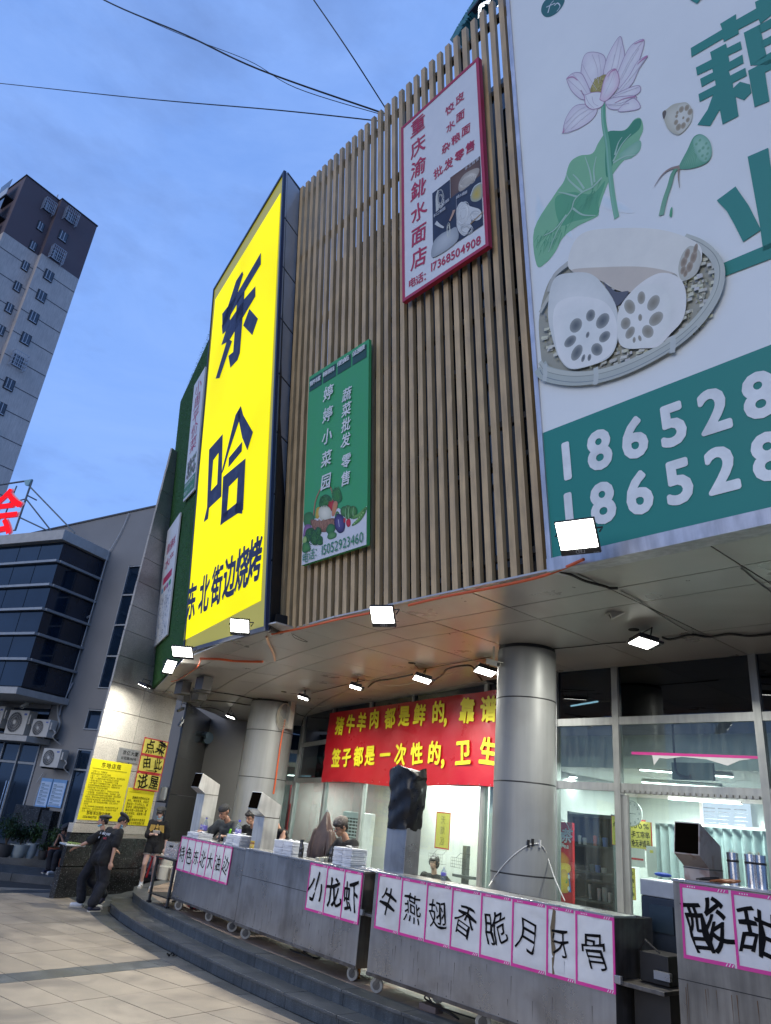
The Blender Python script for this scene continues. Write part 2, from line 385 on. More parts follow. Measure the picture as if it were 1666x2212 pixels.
g = MB(); g.add([(-900,-900,-.05),(900,-900,-.05),(900,900,-.05),(-900,900,-.05)], [(0,1,2,3)]); g.build('ground', m_ground, kind=K, loc=(0,0,-.05))
pl = MB(); pl.box(-40, 12, -14, 9.5, -.045, -.012); plaza = pl.build('plaza', m_joint, kind=K, loc=(0,0,0))

# edges of the two curved steps (x as a function along the curve); arcs fitted to three points each
def arc_pts(ctrl, n=10): return [(q.x, q.y) for q in spline(ctrl, n)]
E0 = arc_pts([(-19.5,6.6),(-17.3,6.2),(-15.2,6.0),(-13.44,5.66),(-11.45,5.46),(-10.04,5.38),(-7.76,5.42),(-6.5,5.5),(-4,5.75),(-1,6.2),(3,7)])     # outer edge of dark border on the plaza
E1 = arc_pts([(-16.6,7.9),(-15.9,7.1),(-15.14,6.51),(-14.2,6.15),(-12.66,5.88),(-11.25,5.74),(-9.2,5.62),(-7.87,5.6),(-6.53,5.64),(-4,5.95),(-1,6.5),(3,7.4)])
E2 = arc_pts([(-16.9,8.4),(-15.7,7.25),(-14.81,6.76),(-13.07,6.36),(-11.32,6.12),(-9.26,5.96),(-7.79,5.9),(-6.39,5.9),(-5.5,5.98),(-4,6.2),(-1,6.75),(3,7.7)])
def y_on(E, x):
    for a, b in zip(E, E[1:]):
        if a[0] <= x <= b[0]: return a[1]+(b[1]-a[1])*(x-a[0])/(b[0]-a[0]+1e-9)
    return E[0][1] if x < E[0][0] else E[-1][1]
# paving tiles, each one a piece: 0.49 x 0.98 m laid at 12 degrees, cut along the dark border
TA = R_(12.0); tx = Vector((math.cos(TA), math.sin(TA), 0)); ty = Vector((-math.sin(TA), math.cos(TA), 0)); TO = Vector((-9.98, 3.22, 0))
def clip(poly, f):
    out = []
    for i in range(len(poly)):
        a, b = poly[i], poly[(i+1) % len(poly)]; fa, fb = f(a), f(b)
        if fa >= 0: out.append(a)
        if (fa >= 0) != (fb >= 0): t = fa/(fa-fb); out.append(a+(b-a)*t)
    return out
tiles = []
def tile_poly(u0, u1, v0, v1):
    return [TO+tx*u0+ty*v0, TO+tx*u1+ty*v0, TO+tx*u1+ty*v1, TO+tx*u0+ty*v1]
strips = [(-.0, .40), (-6.55, -6.15)]                   # two dark bands running across
cols = []
u = .40
while u < 14: cols.append((u, u+.98)); u += .98
u = -.0
while u > -6.1: cols.append((max(u-.98, -6.15), u)); u -= .98
u = -6.55
while u > -24: cols.append((u-.98, u)); u -= .98
for (u0, u1) in cols:
    for j in range(-16, 9):
        v0 = j*.49+.02; sh = .0
        P = tile_poly(u0+.005, u1-.005, v0+.005, v0+.485)
        P = clip(P, lambda q: y_on(E0, q.x)-q.y if q.x > -17.5 else (1.36*(q.x+19.35)*-1+5.5-q.y if q.x < -17.5 else 1))
        if len(P) > 2:
            c = sum(P, Vector())/len(P); dd = (c-Vector((0,0,0))).length
            r = RM.T @ np.array(c-CV); vis = r[2] > 0 and abs(r[0]/r[2]*FPX) < 1000 and r[1]/r[2]*FPX < 1350
            tiles.append(((0 if vis else 1)*100+dd, P))
tiles.sort(key=lambda q: q[0])
rest = MB()
for i, (dd, P) in enumerate(tiles):
    lift = rnd(-.0015, .0015)
    if i < 270:
        b = MB(); b.prism([p+Vector((0,0,-.014)) for p in P], (0,0,.014+lift)); b.build('paving_tile', m_tile, plaza, bevel=0)
    elif dd < 140: rest.prism([p+Vector((0,0,-.014)) for p in P], (0,0,.014+lift))
if rest.v: rest.build('paving_field', m_tile, plaza, kind='stuff')
for (u0, u1) in strips:                                  # dark bands, slab by slab
    for j in range(-8, 5):
        P = clip(tile_poly(u0+.003, u1-.003, j*.98+.003, j*.98+.977), lambda q: y_on(E0, q.x)-q.y)
        if len(P) > 2: b = MB(); b.prism([p+Vector((0,0,-.014)) for p in P], (0,0,.0145)); b.build('dark_slab', m_dark, plaza)
# border slabs between tiles and first step, then the steps themselves as stone pieces
def seg_len(E, L):
    out = [E[0]]; acc = 0
    for a, b in zip(E, E[1:]):
        d = math.dist(a, b)
        while acc+d >= L:
            t = (L-acc)/d; a = (a[0]+(b[0]-a[0])*t, a[1]+(b[1]-a[1])*t); out.append(a); d = math.dist(a, b); acc = 0
        acc += d
    return out
def near_on(E, p):
    best = None
    for a, b in zip(E, E[1:]):
        ab = Vector(b)-Vector(a); t = max(0, min(1, (Vector(p)-Vector(a)).dot(ab)/ab.length_squared)); q = Vector(a)+ab*t; d = (q-Vector(p)).length
        if best is None or d < best[0]: best = (d, q)
    return best[1]
stepA = MB(); steps = bpy.data.objects.new('steps', None); COL.objects.link(steps); steps['kind'] = K; OFF['steps'] = Vector(); steps.location = (0,0,0)
def band(Ea, Eb, z0, z1, L, name, m, riser=None, shift=0):
    """slabs between edge Ea (front) and Eb (back) with top at z1"""
    S = seg_len(Ea[shift:], L)
    for a, b in zip(S, S[1:]):
        g_ = .004; d = (Vector(b)-Vector(a)).normalized()*g_
        a2 = (a[0]+d.x, a[1]+d.y); b2 = (b[0]-d.x, b[1]-d.y)
        c = near_on(Eb, a2); e = near_on(Eb, b2)
        if (c-e).length < .05: c = Vector(a2)+Vector((0,.4)); e = Vector(b2)+Vector((0,.4))
        p = [Vector((a2[0],a2[1],z0)), Vector((b2[0],b2[1],z0)), Vector((e.x,e.y,z0)), Vector((c.x,c.y,z0))]
        MB().prism(p, (0,0,z1-z0+rnd(-.001,.001))).build(name, m, steps, bevel=.004)
band(E0, E1, -.014, .003, .62, 'border_slab', m_dark)
def off_curve(E, d):
    out = []
    for i, p in enumerate(E):
        a = Vector(E[max(0, i-1)]); b = Vector(E[min(len(E)-1, i+1)]); t = (b-a).normalized(); out.append((p[0]-t.y*d, p[1]+t.x*d))
    return out
# risers
E1r = off_curve(E1, .02); E2r = off_curve(E2, .02)
def riser(E, z0, z1, L, name):
    S = seg_len(E, L)
    for a, b in zip(S, S[1:]):
        d = (Vector(b)-Vector(a)); t = d.normalized()*.003; nn = Vector((-d.y, d.x)).normalized()*.03
        MB().prism([Vector((a[0]+t.x,a[1]+t.y,z0)), Vector((b[0]-t.x,b[1]-t.y,z0)), Vector((b[0]-t.x+nn.x,b[1]-t.y+nn.y,z0)), Vector((a[0]+t.x+nn.x,a[1]+t.y+nn.y,z0))], (0,0,z1-z0)).build(name, m_riser, steps)
riser(E1r, .0, .118, .95, 'riser_stone'); riser(E2r, .15, .268, .95, 'riser_stone')
band(E1, off_curve(E2, .04), .12, .15, .95, 'tread_slab', m_dark)
E3 = off_curve(E2, .28)
band(E2, E3, .27, .3, .95, 'edge_slab', m_dark)
core = MB()
for Ea, z0, z1 in ((off_curve(E1, .052), -.04, .119), (off_curve(E2, .052), .119, .269)):
    for a, b in zip(Ea, Ea[1:]):
        core.prism([Vector((a[0],a[1],z0)), Vector((b[0],b[1],z0)), Vector((b[0],b[1]+9,z0)), Vector((a[0],a[1]+9,z0))], (0,0,z1-z0))
core.build('step_core', m_joint, steps, kind='stuff')
# platform under the canopy: rosy slabs
plat = bpy.data.objects.new('platform', None); COL.objects.link(plat); plat['kind'] = K; OFF['platform'] = Vector()
back = MB()
for a, b in zip(E3, E3[1:]):
    if b[0]-a[0] > .005: back.prism([Vector((a[0],a[1]+.005,.2)), Vector((b[0],b[1]+.005,.2)), Vector((b[0],19,.2)), Vector((a[0],19,.2))], (0,0,.078))
back.box(-21, -17.3, 8.6, 19, .2, .278); back.build('platform_bed', m_joint, plat, kind='stuff')
for i in range(30):
    for j in range(12):
        x0 = -18.5+i*.75; y0 = 5.8+j*.75
        P = [Vector((x0+.003,y0+.003,.279)), Vector((x0+.747,y0+.003,.279)), Vector((x0+.747,y0+.747,.279)), Vector((x0+.003,y0+.747,.279))]
        P = clip(P, lambda q: q.y-y_on(E3, q.x)-.004)
        if len(P) > 2 and y0 < 10.5: MB().prism(P, (0,0,.0205)).build('floor_slab', m_plat, plat)
back2 = MB(); back2.box(-17.5, 3, 10.55+.25, 18.9, .279, .299); back2.build('indoor_floor', mat('indoor floor', (.35,.33,.3), .3), plat)

# left terrace (continues the steps in front of the grey building)
ter = bpy.data.objects.new('terrace', None); COL.objects.link(ter); ter['kind'] = K; OFF['terrace'] = Vector()
def tstep(pa, pb, z0, z1, n):
    a, b = Vector(pa), Vector(pb); d = (b-a)/n; nn = Vector((-d.y, d.x)).normalized()
    if nn.x > 0: nn = -nn
    for i in range(n):
        p = a+d*i; q = a+d*(i+1); t = d.normalized()*.004
        MB().prism([Vector((*(p+t), z0)), Vector((*(q-t), z0)), Vector((*(q-t+nn*1.75), z0)), Vector((*(p+t+nn*1.75), z0))], (0,0,z1-z0)).build('terrace_slab', m_dark, ter, bevel=.004)
tstep((-22.9,-.2), (-17.4,7.3), -.02, .15, 9)
tb = MB(); tb.prism([Vector((-25.4,1.2,-.03)), Vector((-18.4,10.6,-.03)), Vector((-28,16,-.03)), Vector((-40,8,-.03)), Vector((-40,1,-.03))], (0,0,.33)); tb.build('terrace_top', m_dark, ter)

# ================================================================== SHOP BUILDING
ZC = 4.3; Y0 = 5.18; KL = .13
bld = thing('market_building', 'long market hall with timber slat front, silver columns and glass shopfront under a lit canopy', 'building', (-6, 9, .3))
FN = Vector((0, 1, KL)).normalized()
F = Fr((0, Y0, ZC), (1,0,0), (0,-KL,1))            # leaning front, u = world x, v up the slope, n towards the plaza
assert F.n.y < 0
HS = (11.9-ZC)/F.y.z
m_slat = mat('timber slat', (.50,.36,.19), .5, var=.13, scale=3, streak=.2, bump=.05, bscale=60)
m_rail = mat('black steel', (.015,.016,.018), .5, var=.1)
sl = MB(); sl.fbox(F, 0, .078, 0, HS, -.055, 0); sl_me = sl.mesh('slat', m_slat, F.P(0,0,0))
for i in range(30):
    x = -8.42+i*.158; inst('slat', sl_me, F.P(x, 0, 0), bld, sc=(1,1,1))
for v in (.25, 1.7, 3.2, 4.7, 6.2, HS-.28):
    MB().fbox(F, -8.45, -3.78, v, v+.07, -.13, -.06).build('slat_rail', m_rail, bld)
for x in (-8.4,-7.2,-6.0,-4.8,-3.9):
    MB().fbox(F, x, x+.06, .05, HS-.15, -.20, -.135).build('slat_post', m_rail, bld)
# wall behind the slats: dark panes in steel frames with grey corrugated blinds
m_dg = mat('dark window glass', (.012,.02,.03), .06, var=.3, scale=1.5, spec=.9)
m_corr = mat('blue grey sheet', (.07,.09,.115), .45, var=.15, streak=.2)
bw = MB(); 
for k in range(4):
    x0 = -8.4+k*1.17; zt = HS-1.15 if x0 < -5.9 else HS-.25
    for j in range(5):
        v0 = .15+j*1.5
        if v0+1.4 < zt+1.5:
            MB().fbox(F, x0+.05, x0+1.12, v0+.06, min(v0+1.44, zt), -.82, -.8).build('rear_pane', m_dg, bld)
            MB().fbox(F, x0+.0, x0+.05, v0, min(v0+1.5, zt), -.84, -.76).build('rear_mullion', m_corr, bld)
            MB().fbox(F, x0+.05, x0+1.12, v0, v0+.06, -.83, -.77).build('rear_transom', m_corr, bld)
for i in range(22):                                 # vertical strips of the blind, seen through the gaps
    x = -8.3+i*.21
    MB().fbox(F, x, x+.05+.04*(i % 3), .2, (HS-1.3 if x < -6 else HS-.4)-.3*(i % 4), -.72, -.7).build('blind_strip', m_corr, bld)
bwk = MB(); bwk.fbox(F, -8.45, -3.7, .0, HS-1.2, -1.0, -.9); bwk.fbox(F, -5.9, -3.7, HS-1.2, HS-.25, -1.0, -.9)
bwk.build('rear_wall', mat('dark rear wall', (.012,.014,.018), .8), bld)
# main body of the hall (roof and far sides, unseen from the street but really there)
body = MB(); body.prism([Vector((-17.2,8.6,4.5)), Vector((-12,6.6,4.5)), Vector((-8.4,6.35,4.5)), Vector((4,6.35,4.5)), Vector((4,19,4.5)), Vector((-17.2,19,4.5))], (0,0,5.6))
body.build('hall_body', mat('plain hall wall', (.35,.35,.36), .8), bld)

# canopy ceiling: aluminium panels with dark joints, curved towards the left
m_ceil = mat('ceiling sheet', (.42,.41,.39), .32, metal=.3, var=.1, scale=1.2, tint2=((.2,.16,.13), .6, .55, .35))
m_ceilb = mat('ceiling void', (.008,.008,.008), .9)
def crv(x, v):
    t = max(0, -7.5-x); return Vector((x+(.02+.024*t)*min(t, 5)*(v-6), v+.14*t+.016*t*t, 0))
def hp(a, b):                                       # keep what lies left of a->b
    return lambda q: (b[0]-a[0])*(q.y-a[1])-(b[1]-a[1])*(q.x-a[0])
FR1, FR2, FR3 = (-8.23,4.9), (-12.0,5.53), (-16.7,7.1)
clips = [lambda q: q.y-4.9, lambda q: -hp(FR1, FR2)(q), lambda q: -hp(FR2, FR3)(q), lambda q: -hp(FR3, (-17.6,8.3))(q)]
xs = [3.85,2.6,1.35,.1,-1.15,-2.4,-3.65,-4.9,-6.1,-7.08,-8.05,-9.3,-10.5,-11.7,-12.9,-14.3,-15.9,-17.5,-19.2,-21]
ys = [3.5,4.3,5.12,5.87,6.38,7.65,8.87,10.1,11.4]
def inside_front(q): return q.x < -8.3 or q.y > 5.16
for a, b in zip(xs, xs[1:]):
    for c, d in zip(ys, ys[1:]):
        if a > -7.4 and (d > 8.9 or c < 5.1): continue
        g_ = .007
        P = [crv(b+g_, c+g_), crv(a-g_, c+g_), crv(a-g_, d-g_), crv(b+g_, d-g_)]
        for f in clips: 
            P = clip(P, f) if P else P
        if b < -17 and d > 9.4: pass
        if len(P) > 2:
            P = [Vector((p.x, p.y, ZC+rnd(0,.004))) for p in P]
            MB().prism(P, (0,0,.02)).build('ceiling_panel', m_ceil, bld)
cb = MB(); cb.prism([Vector((4,5.2,ZC+.03)), Vector((4,13,ZC+.03)), Vector((-22,13,ZC+.03)), Vector((-17.2,8.2,ZC+.03)), Vector((-16.7,7.15,ZC+.03)), Vector((-12,5.6,ZC+.03)), Vector((-8.25,5.0,ZC+.03)), Vector((-8.2,5.25,ZC+.03))], (0,0,.15))
cb.build('ceiling_void', m_ceilb, bld)
# panel holes (dark discs where cables go up)
for x, y in ((-4.22,7.24), (-8.12,7.45), (-13.0,8.35)):
    MB().lathe((x,y,ZC-.006), [(.0,0),(.06,0),(.06,.012)], 16).build('cable_hole', m_ceilb, bld)

# columns: brushed sheet drums with black joints
m_col = mat('column sheet', (.27,.28,.275), .48, metal=.18, var=.06, scale=2, streak=.06, tint2=((.2,.2,.19), 1.2, .55, .5))
def col_(x, y, r, joints):
    z = .3
    c = MB().lathe((x,y,0), [(r, .3), (r, ZC-.05), (r-.01, ZC-.04)], 48).build('column', m_col, bld, smooth=True)
    MB().lathe((x,y,0), [(r-.012, ZC-.045), (r-.012, ZC)], 40).build('neck_shade', m_rail, c, smooth=True)  # thin black ring painted as the shadow between column and ceiling
    for j in joints:
        MB().lathe((x,y,0), [(r+.001, j-.008), (r+.003, j), (r+.001, j+.008)], 48).build('joint_ring', m_rail, c)
    MB().lathe((x,y,0), [(r+.03, .3), (r+.03, .42), (r+.002, .44)], 40).build('column_foot', m_col, c, smooth=True)
col_(-5.94, 7.50, .378, (3.62, 2.62, 1.62)); col_(-14.66, 9.2, .53, (3.62, 2.62, 1.62))

# shopfront glazing along a bent line
m_frame = mat('aluminium frame', (.33,.34,.33), .42, metal=.5, var=.08, streak=.15)
m_gl = glass('shop glass', (.80,.88,.87), 1.55, haze=.05); m_gld = glass('dark upper glass', (.16,.22,.25), 1.8); m_glh = glass('soaped glass', (.9,.95,.93), 1.45, haze=.05)
GP = [(3.9,8.85),(1.9,8.85),(.1,8.85),(-1.72,8.85),(-3.6,8.85),(-5.46,8.85),(-6.45,8.85),(-8.1,9.22),(-10.3,9.62),(-11.9,9.9),(-13.65,10.25),(-15.8,10.95),(-16.9,11.7),(-17.8,12.26),(-19.7,11.62),(-21.0,11.16)]
def gline(a, b): return Fr((*a, 0), (a[0]-b[0], a[1]-b[1], 0), (0,0,1))
for i, (a, b) in enumerate(zip(GP, GP[1:])):
    fr = Fr((*b, 0), (a[0]-b[0], a[1]-b[1], 0), (0,0,1)); Ld = math.dist(a, b)
    assert fr.n.y < .9
    s = 1 if fr.n.y < 0 or i > 12 else -1
    MB().fbox(fr, -.045, .045, .3, ZC, -.05, .05).build('mullion', m_frame, bld)
    for z0, z1 in ((3.52,3.62),(2.68,2.78)):
        MB().fbox(fr, .045, Ld-.045, z0, z1, -.04, .04).build('transom', m_frame, bld)
    MB().fbox(fr, .045, Ld-.045, .3, .42, -.04, .04).build('bottom_rail', m_frame, bld)
    MB().fbox(fr, .045, Ld-.045, 3.62, ZC, -.006, .006).build('upper_pane', m_gld, bld)
    MB().fbox(fr, .045, Ld-.045, 2.78, 3.52, -.006, .006).build('middle_pane', m_gl if i < 6 or i > 10 else m_gld, bld)
    if i in (4,):                                    # open doorway with the leaf folded back
        continue
    if Ld > 1.5 and i < 7:
        MB().fbox(fr, Ld/2-.02, Ld/2+.02, .42, 2.68, -.03, .03).build('mullion', m_frame, bld)
        MB().fbox(fr, .045, Ld/2-.02, .42, 2.68, -.006, .006).build('lower_pane', m_gl, bld); MB().fbox(fr, Ld/2+.02, Ld-.045, .42, 2.68, -.006, .006).build('lower_pane', m_gl, bld)
    else: MB().fbox(fr, .045, Ld-.045, .42, 2.68, -.006, .006).build('lower_pane', m_glh if i in (6,7,8) else m_gl, bld)
# dark stone wall of the entrance recess between pillar and glazing
m_bst = mat('polished black stone', (.02,.021,.022), .16, var=.3, scale=2, speck=((.06,.06,.06), 200, .62))
ra, rb = Vector((-17.45,8.35)), Vector((-21.0,11.16)); dr = (rb-ra)
for i in range(3):
    for j, (z0, z1) in enumerate(((.3,1.2),(1.2,2.1),(2.1,3.0),(3.0,4.3))):
        p = ra+dr*(i/3); q = ra+dr*((i+1)/3); t = dr.normalized()*.004; nn = Vector((-dr.y, dr.x)).normalized()*.04
        MB().prism([Vector((*(p+t), z0+.003)), Vector((*(q-t), z0+.003)), Vector((*(q-t-nn), z0+.003)), Vector((*(p+t-nn), z0+.003))], (0,0,z1-z0-.006)).build('stone_panel', m_bst, bld)
# indoor shell
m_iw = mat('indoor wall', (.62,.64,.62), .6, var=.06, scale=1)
ins = MB()
ins.box(-8.0, 4, 13.6, 13.7, .3, 3.5); ins.box(-8.1, -8.0, 10.15, 13.7, .3, 3.5)
ins.build('indoor_wall', m_iw, bld)
ci = MB()
for i in range(10):
    for j in range(4): MB().box(-7.95+i*1.17, -7.95+i*1.17+1.16, 9.7+j*.98, 9.7+j*.98+.97, 3.12, 3.14).build('indoor_ceiling_panel', mat('indoor ceiling', (.68,.70,.69), .5, var=.06), bld)
MB().box(-7.9, 4, 9.62, 9.69, 3.05, 3.5).build('indoor_bulkhead', mat('indoor ceiling', (.5,.5,.5)), bld)
# kitchen partition behind the banner
kp = MB(); kp.prism([Vector((-8.0,10.0,.3)), Vector((-11.6,10.75,.3)), Vector((-11.6,10.85,.3)), Vector((-8.0,10.1,.3))], (0,0,3.0)); kp.box(-8.05,-7.95,9.3,10.1,.3,3.3)
kp.prism([Vector((-12.4,12.4,.3)), Vector((-16.8,13.6,.3)), Vector((-16.8,13.7,.3)), Vector((-12.4,12.5,.3))], (0,0,3.2)); kp.prism([Vector((-11.6,10.8,.3)), Vector((-12.4,12.4,.3)), Vector((-12.3,12.4,.3)), Vector((-11.5,10.8,.3))], (0,0,3.0))
kp.build('kitchen_wall', m_iw, bld)
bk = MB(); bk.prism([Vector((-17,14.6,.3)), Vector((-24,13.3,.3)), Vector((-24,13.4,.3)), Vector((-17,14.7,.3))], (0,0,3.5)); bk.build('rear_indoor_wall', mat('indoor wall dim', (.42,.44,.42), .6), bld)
MB().prism([Vector((-8.0,9.4,3.31)), Vector((-8,14,3.31)), Vector((-24,15,3.31)), Vector((-22.3,11.8,3.31)), Vector((-18,12.6,3.31)), Vector((-16.0,11.3,3.31)), Vector((-13.6,10.6,3.31))], (0,0,.02)).build('indoor_ceiling', mat('indoor ceiling', (.5,.5,.5)), bld)
# door leaf and door head chain strip
MB().box(-5.40,-3.66, 8.80,8.815, 2.66,2.70).build('door_head_strip', m_frame, bld)
for i in range(24): MB().box(-5.38+i*.073,-5.345+i*.073, 8.77,8.80, 2.665,2.695).build('roller_hook', m_frame, bld)
dl = MB(); dl.box(-5.32,-4.4, 8.84,8.85, .42,2.62); dl.build('glass_door', m_gl, bld); MB().box(-5.42,-5.33,8.82,8.87,.42,2.64).build('door_stile', m_frame, bld)
dl = MB(); dl.box(-4.38,-3.68, 8.90,8.91, .42,2.62); dl.build('glass_door', m_gl, bld)

# ---- grey side cladding between the yellow sign and the slats, and roof arch
YS = [CV+(aty(397,1412,1)-CV)*0, None]
def scaled(px, py, k):
    """point on the leaning front plane, moved along its own depth by factor k"""
    r = ray(px, py); t = (Vector((0,Y0,ZC))-CV).dot(FN)/r.dot(FN); return CV + r*t*k
yBL, yTL, yBR = scaled(397,1412,1.06), scaled(462,625,1.06), scaled(575,1362,.945)
yn = (yBR-yBL).cross(yTL-yBL).normalized(); r0 = ray(615,368); yTR = CV+r0*((yBL-CV).dot(yn)/r0.dot(yn))
m_gcl = mat('grey cladding', (.36,.38,.40), .4, metal=.2, var=.06)
yn = (yBR-yBL).cross(yTL-yBL).normalized()
sb = F.P(-8.47, 0, -.02); st = F.P(-8.47, HS, -.02)
for k in range(8):
    t0, t1 = k/8+.002, (k+1)/8-.002
    a0 = yBR.lerp(yTR, t0)-yn*.03; a1 = yBR.lerp(yTR, t1)-yn*.03; b0 = sb.lerp(st, t0); b1 = sb.lerp(st, t1)
    MB().prism([a0, b0, b1, a1], Vector((-.03,.02,0))).build('cladding_panel', m_gcl, bld)
tb_ = MB(); tb_.prism([yBR-yn*.06, sb+Vector((.0,.1,0)), st+Vector((0,.1,0)), yTR-yn*.06], Vector((-.12,.03,0))); tb_.build('cladding_frame', m_rail, bld)
# dark box volume behind yellow sign and turf
gB1 = atz(397,1415,4.22); 
GN = Vector((.32,.947,.13))
def onpl(px, py, n, p): r = ray(px, py); return CV+r*((p-CV).dot(n)/r.dot(n))
GN = Vector((.285,.958,.13)); tp0 = Vector((-12.05,5.68,4.25))
T1, T2, T3 = onpl(455,725,GN,tp0), onpl(390,868,GN,tp0), onpl(322,1493,GN,tp0)
m_turf = mat('artificial turf', (.022,.10,.02), .95, var=.35, scale=12, bump=1.0, bscale=220)
turf = MB(); ex = GN.normalized()*.25
T5 = onpl(402,1412,GN,tp0); T6 = onpl(463,690,GN,tp0)
turf.prism([T3, T5, T6, T1, T2], ex)
turf.build('turf_cladding', m_turf, bld)
blades = MB()
for i in range(26000):                               # pile of the turf
    s, t = random.random(), random.random()
    p = T3.lerp(T5, s).lerp(T2.lerp(T6, s), t)
    q = p - GN.normalized()*rnd(.01,.022) + Vector((rnd(-.01,.01), rnd(-.006,.006), rnd(-.014,.006)))
    w = Vector((rnd(-.006,.006), rnd(-.004,.004), rnd(-.004,.004)))
    blades.add([p-w, p+w, q], [(0,1,2)])
blades.build('turf_pile', mat('turf blade', (.035,.15,.028), .9, var=.5, scale=30), bld, kind='stuff')
# steel brackets hanging under the cladding's left end
for i, (x, y) in enumerate(((-13.2,6.6),(-13.9,6.95),(-14.7,7.3),(-15.6,7.55),(-14.3,6.7))):
    MB().box(x-.16, x+.16, y-.1, y+.1, ZC-.28+.05*(i % 2), ZC-.02).build('hanging_bracket', mat('sooty steel', (.05,.05,.05), .6), bld)
# rooftop arch and string lights
A5 = crp(1700, 0, 400/1666)
arch = []
for q in [(430,660),(500,540),(560,420),(640,300),(700,190),(790,60),(860,-60),(1000,-160),(1200,-230),(1450,-200),(1700,-60),(1900,200)]:
    arch.append(aty(*A5(*q), 4.9))
ag = thing('roof_arch', 'teal steel arch rising behind the top of the timber slats', 'arch', arch[0]); am = MB()
sp_ = spline(arch, 4)
for a, b in zip(sp_, sp_[1:]):
    d = (b-a).normalized(); s_ = Vector((0,1,0)).cross(d).normalized()*.10
    am.prism([a-s_, a+s_, b+s_, b-s_], Vector((0,.25,0)))
am.build('arch_beam', mat('teal paint', (.03,.17,.16), .4, var=.1), ag)
MB().prism([sp_[14]+Vector((.03,-.02,-.06)), sp_[16]+Vector((.22,-.02,-.02)), sp_[16]+Vector((.22,-.02,.04)), sp_[14]+Vector((.03,-.02,.0))], (0,.1,0)).build('arch_lug', m_rail, ag)
ls = thing('string_lights', 'white star shaped string lights looped over the top of the slats', 'lights', aty(*A5(900,60), 4.6))
wire = [(860,290),(866,180),(875,95),(920,60),(975,30),(1050,12)], [(905,270),(890,200),(905,130),(880,95)], [(880,100),(930,75),(990,45),(1060,65)], [(885,108),(950,98)], [(1180,100),(1215,60)]
le = MB(); lw_ = MB()
for wv in wire:
    P = spline([aty(*A5(*q), 4.62) for q in wv], 5); lw_.tube(P, .004, 4)
    for p in P[::1]:
        for ang in (0, 60, 120):
            d = Vector((math.cos(R_(ang)), 0, math.sin(R_(ang))))*.018; e2 = Vector((-d.z, 0, d.x))*.22
            le.add([p-d, p+e2, p+d, p-e2], [(0,1,2,3)])
lw_.build('wire', m_rail, ls); le.build('star_bulbs', emis('cold led', (.85,.92,1), 7), ls)

# ================================================================== STONE PILLAR
pa, pb = Vector((-16.07,5.75,0)), Vector((-17.24,8.07,0)); pd = (pb-pa).normalized()
PF = Fr(pa, pd, (0,0,1))
if PF.n.dot(CV-pa) < 0: PF = Fr(pa, -pd, (0,0,1))
sg = 1 if PF.x.dot(pd) > 0 else -1
m_st = mat('flamed granite', (.50,.47,.42), .7, var=.14, scale=1.5, bump=.35, bscale=110, speck=((.16,.15,.13), 110, .56), tint2=((.22,.2,.17), .8, .5, .6))
m_bg = mat('black granite', (.02,.021,.022), .2, var=.35, scale=6, speck=((.22,.23,.24), 55, .64))
pil = thing('stone_pillar', 'tall square pillar of pale granite panels on a black granite base', 'pillar', (*(pa+pb).xy/2, 0))
def pbox(u0, u1, v0, v1, w0, w1): 
    b = MB(); b.fbox(PF, min(u0*sg, u1*sg), max(u0*sg, u1*sg), v0, v1, w0, w1); return b
zj = [1.37+.0, 1.90, 2.49, 3.08, 3.67, 4.26, 4.85, 5.43, 6.02, 6.61, 7.2, 7.79, 8.42, 9.0, 9.58, 10.2]
for i, (a, b) in enumerate(zip(zj, zj[1:])):
    lean = .05+.018*max(0, a-2)
    for (u0, u1) in ((.06+lean*.8, 1.25), (1.26, 2.47)):
        pbox(u0+.004, u1-.004, a+.006, b-.006, -.05, 0).build('granite_panel', m_st, pil)
def pcore(u0, u1, v0, v1, w, back):              # plan tapers back behind the face
    b = MB(); q = [PF.P(u0*sg, v0, w), PF.P(u1*sg, v0, w), PF.P((u1-.1)*sg, v0, w-back), PF.P((u0+back*1.15)*sg, v0, w-back)]; b.prism(q, PF.y*(v1-v0)); return b
pcore(.16, 2.46, 1.0, 5.0, -.052, 1.1).build('pillar_core', m_joint, pil); pcore(.36, 2.46, 5.0, 10.15, -.052, 1.0).build('pillar_core', m_joint, pil)
pbox(.02, 2.40, 1.19, 1.36, -.1, .03).build('moulding', m_st, pil); pbox(2.40, 2.49, 1.19, 1.36, -.1, .03).build('moulding', m_st, pil)
for (u0, u1, z0, z1, w) in ((0,1.2,.56,1.18,.02),(1.2,2.44,.50,1.10,.02),(-.05,1.22,.0,.55,.05),(1.22,2.52,.0,.49,.05)):
    pbox(u0+.004, u1-.004, z0+.004, z1-.004, -.08, w).build('base_slab', m_bg, pil, bevel=.004)
pbox(1.2, 2.44, 1.10, 1.19, -.08, .0).build('base_slab', m_st, pil)
pcore(.03, 2.5, -.02, 1.3, -.08, 1.1).build('base_core', m_bg, pil)

# ================================================================== GREY BUILDING ON THE LEFT
P1 = Vector((-23.5,9,0)); wx = Vector((.909,.416,0)).normalized()
WF = Fr(P1, wx, (0,0,1))
assert WF.n.dot(CV-P1) > 0
m_stucco = mat('grey stucco', (.24,.235,.225), .85, var=.1, scale=.8, bump=.3, bscale=60)
gb = thing('grey_building', 'grey stuccoed shop building with a projecting dark glass bay left of the pillar', 'building', (*P1.xy, 0))
def wb(u0, u1, v0, v1, w0, w1, name, m, **k): b = MB(); b.fbox(WF, u0, u1, v0, v1, w0, w1); return b.build(name, m, gb, **k)
wl = MB()
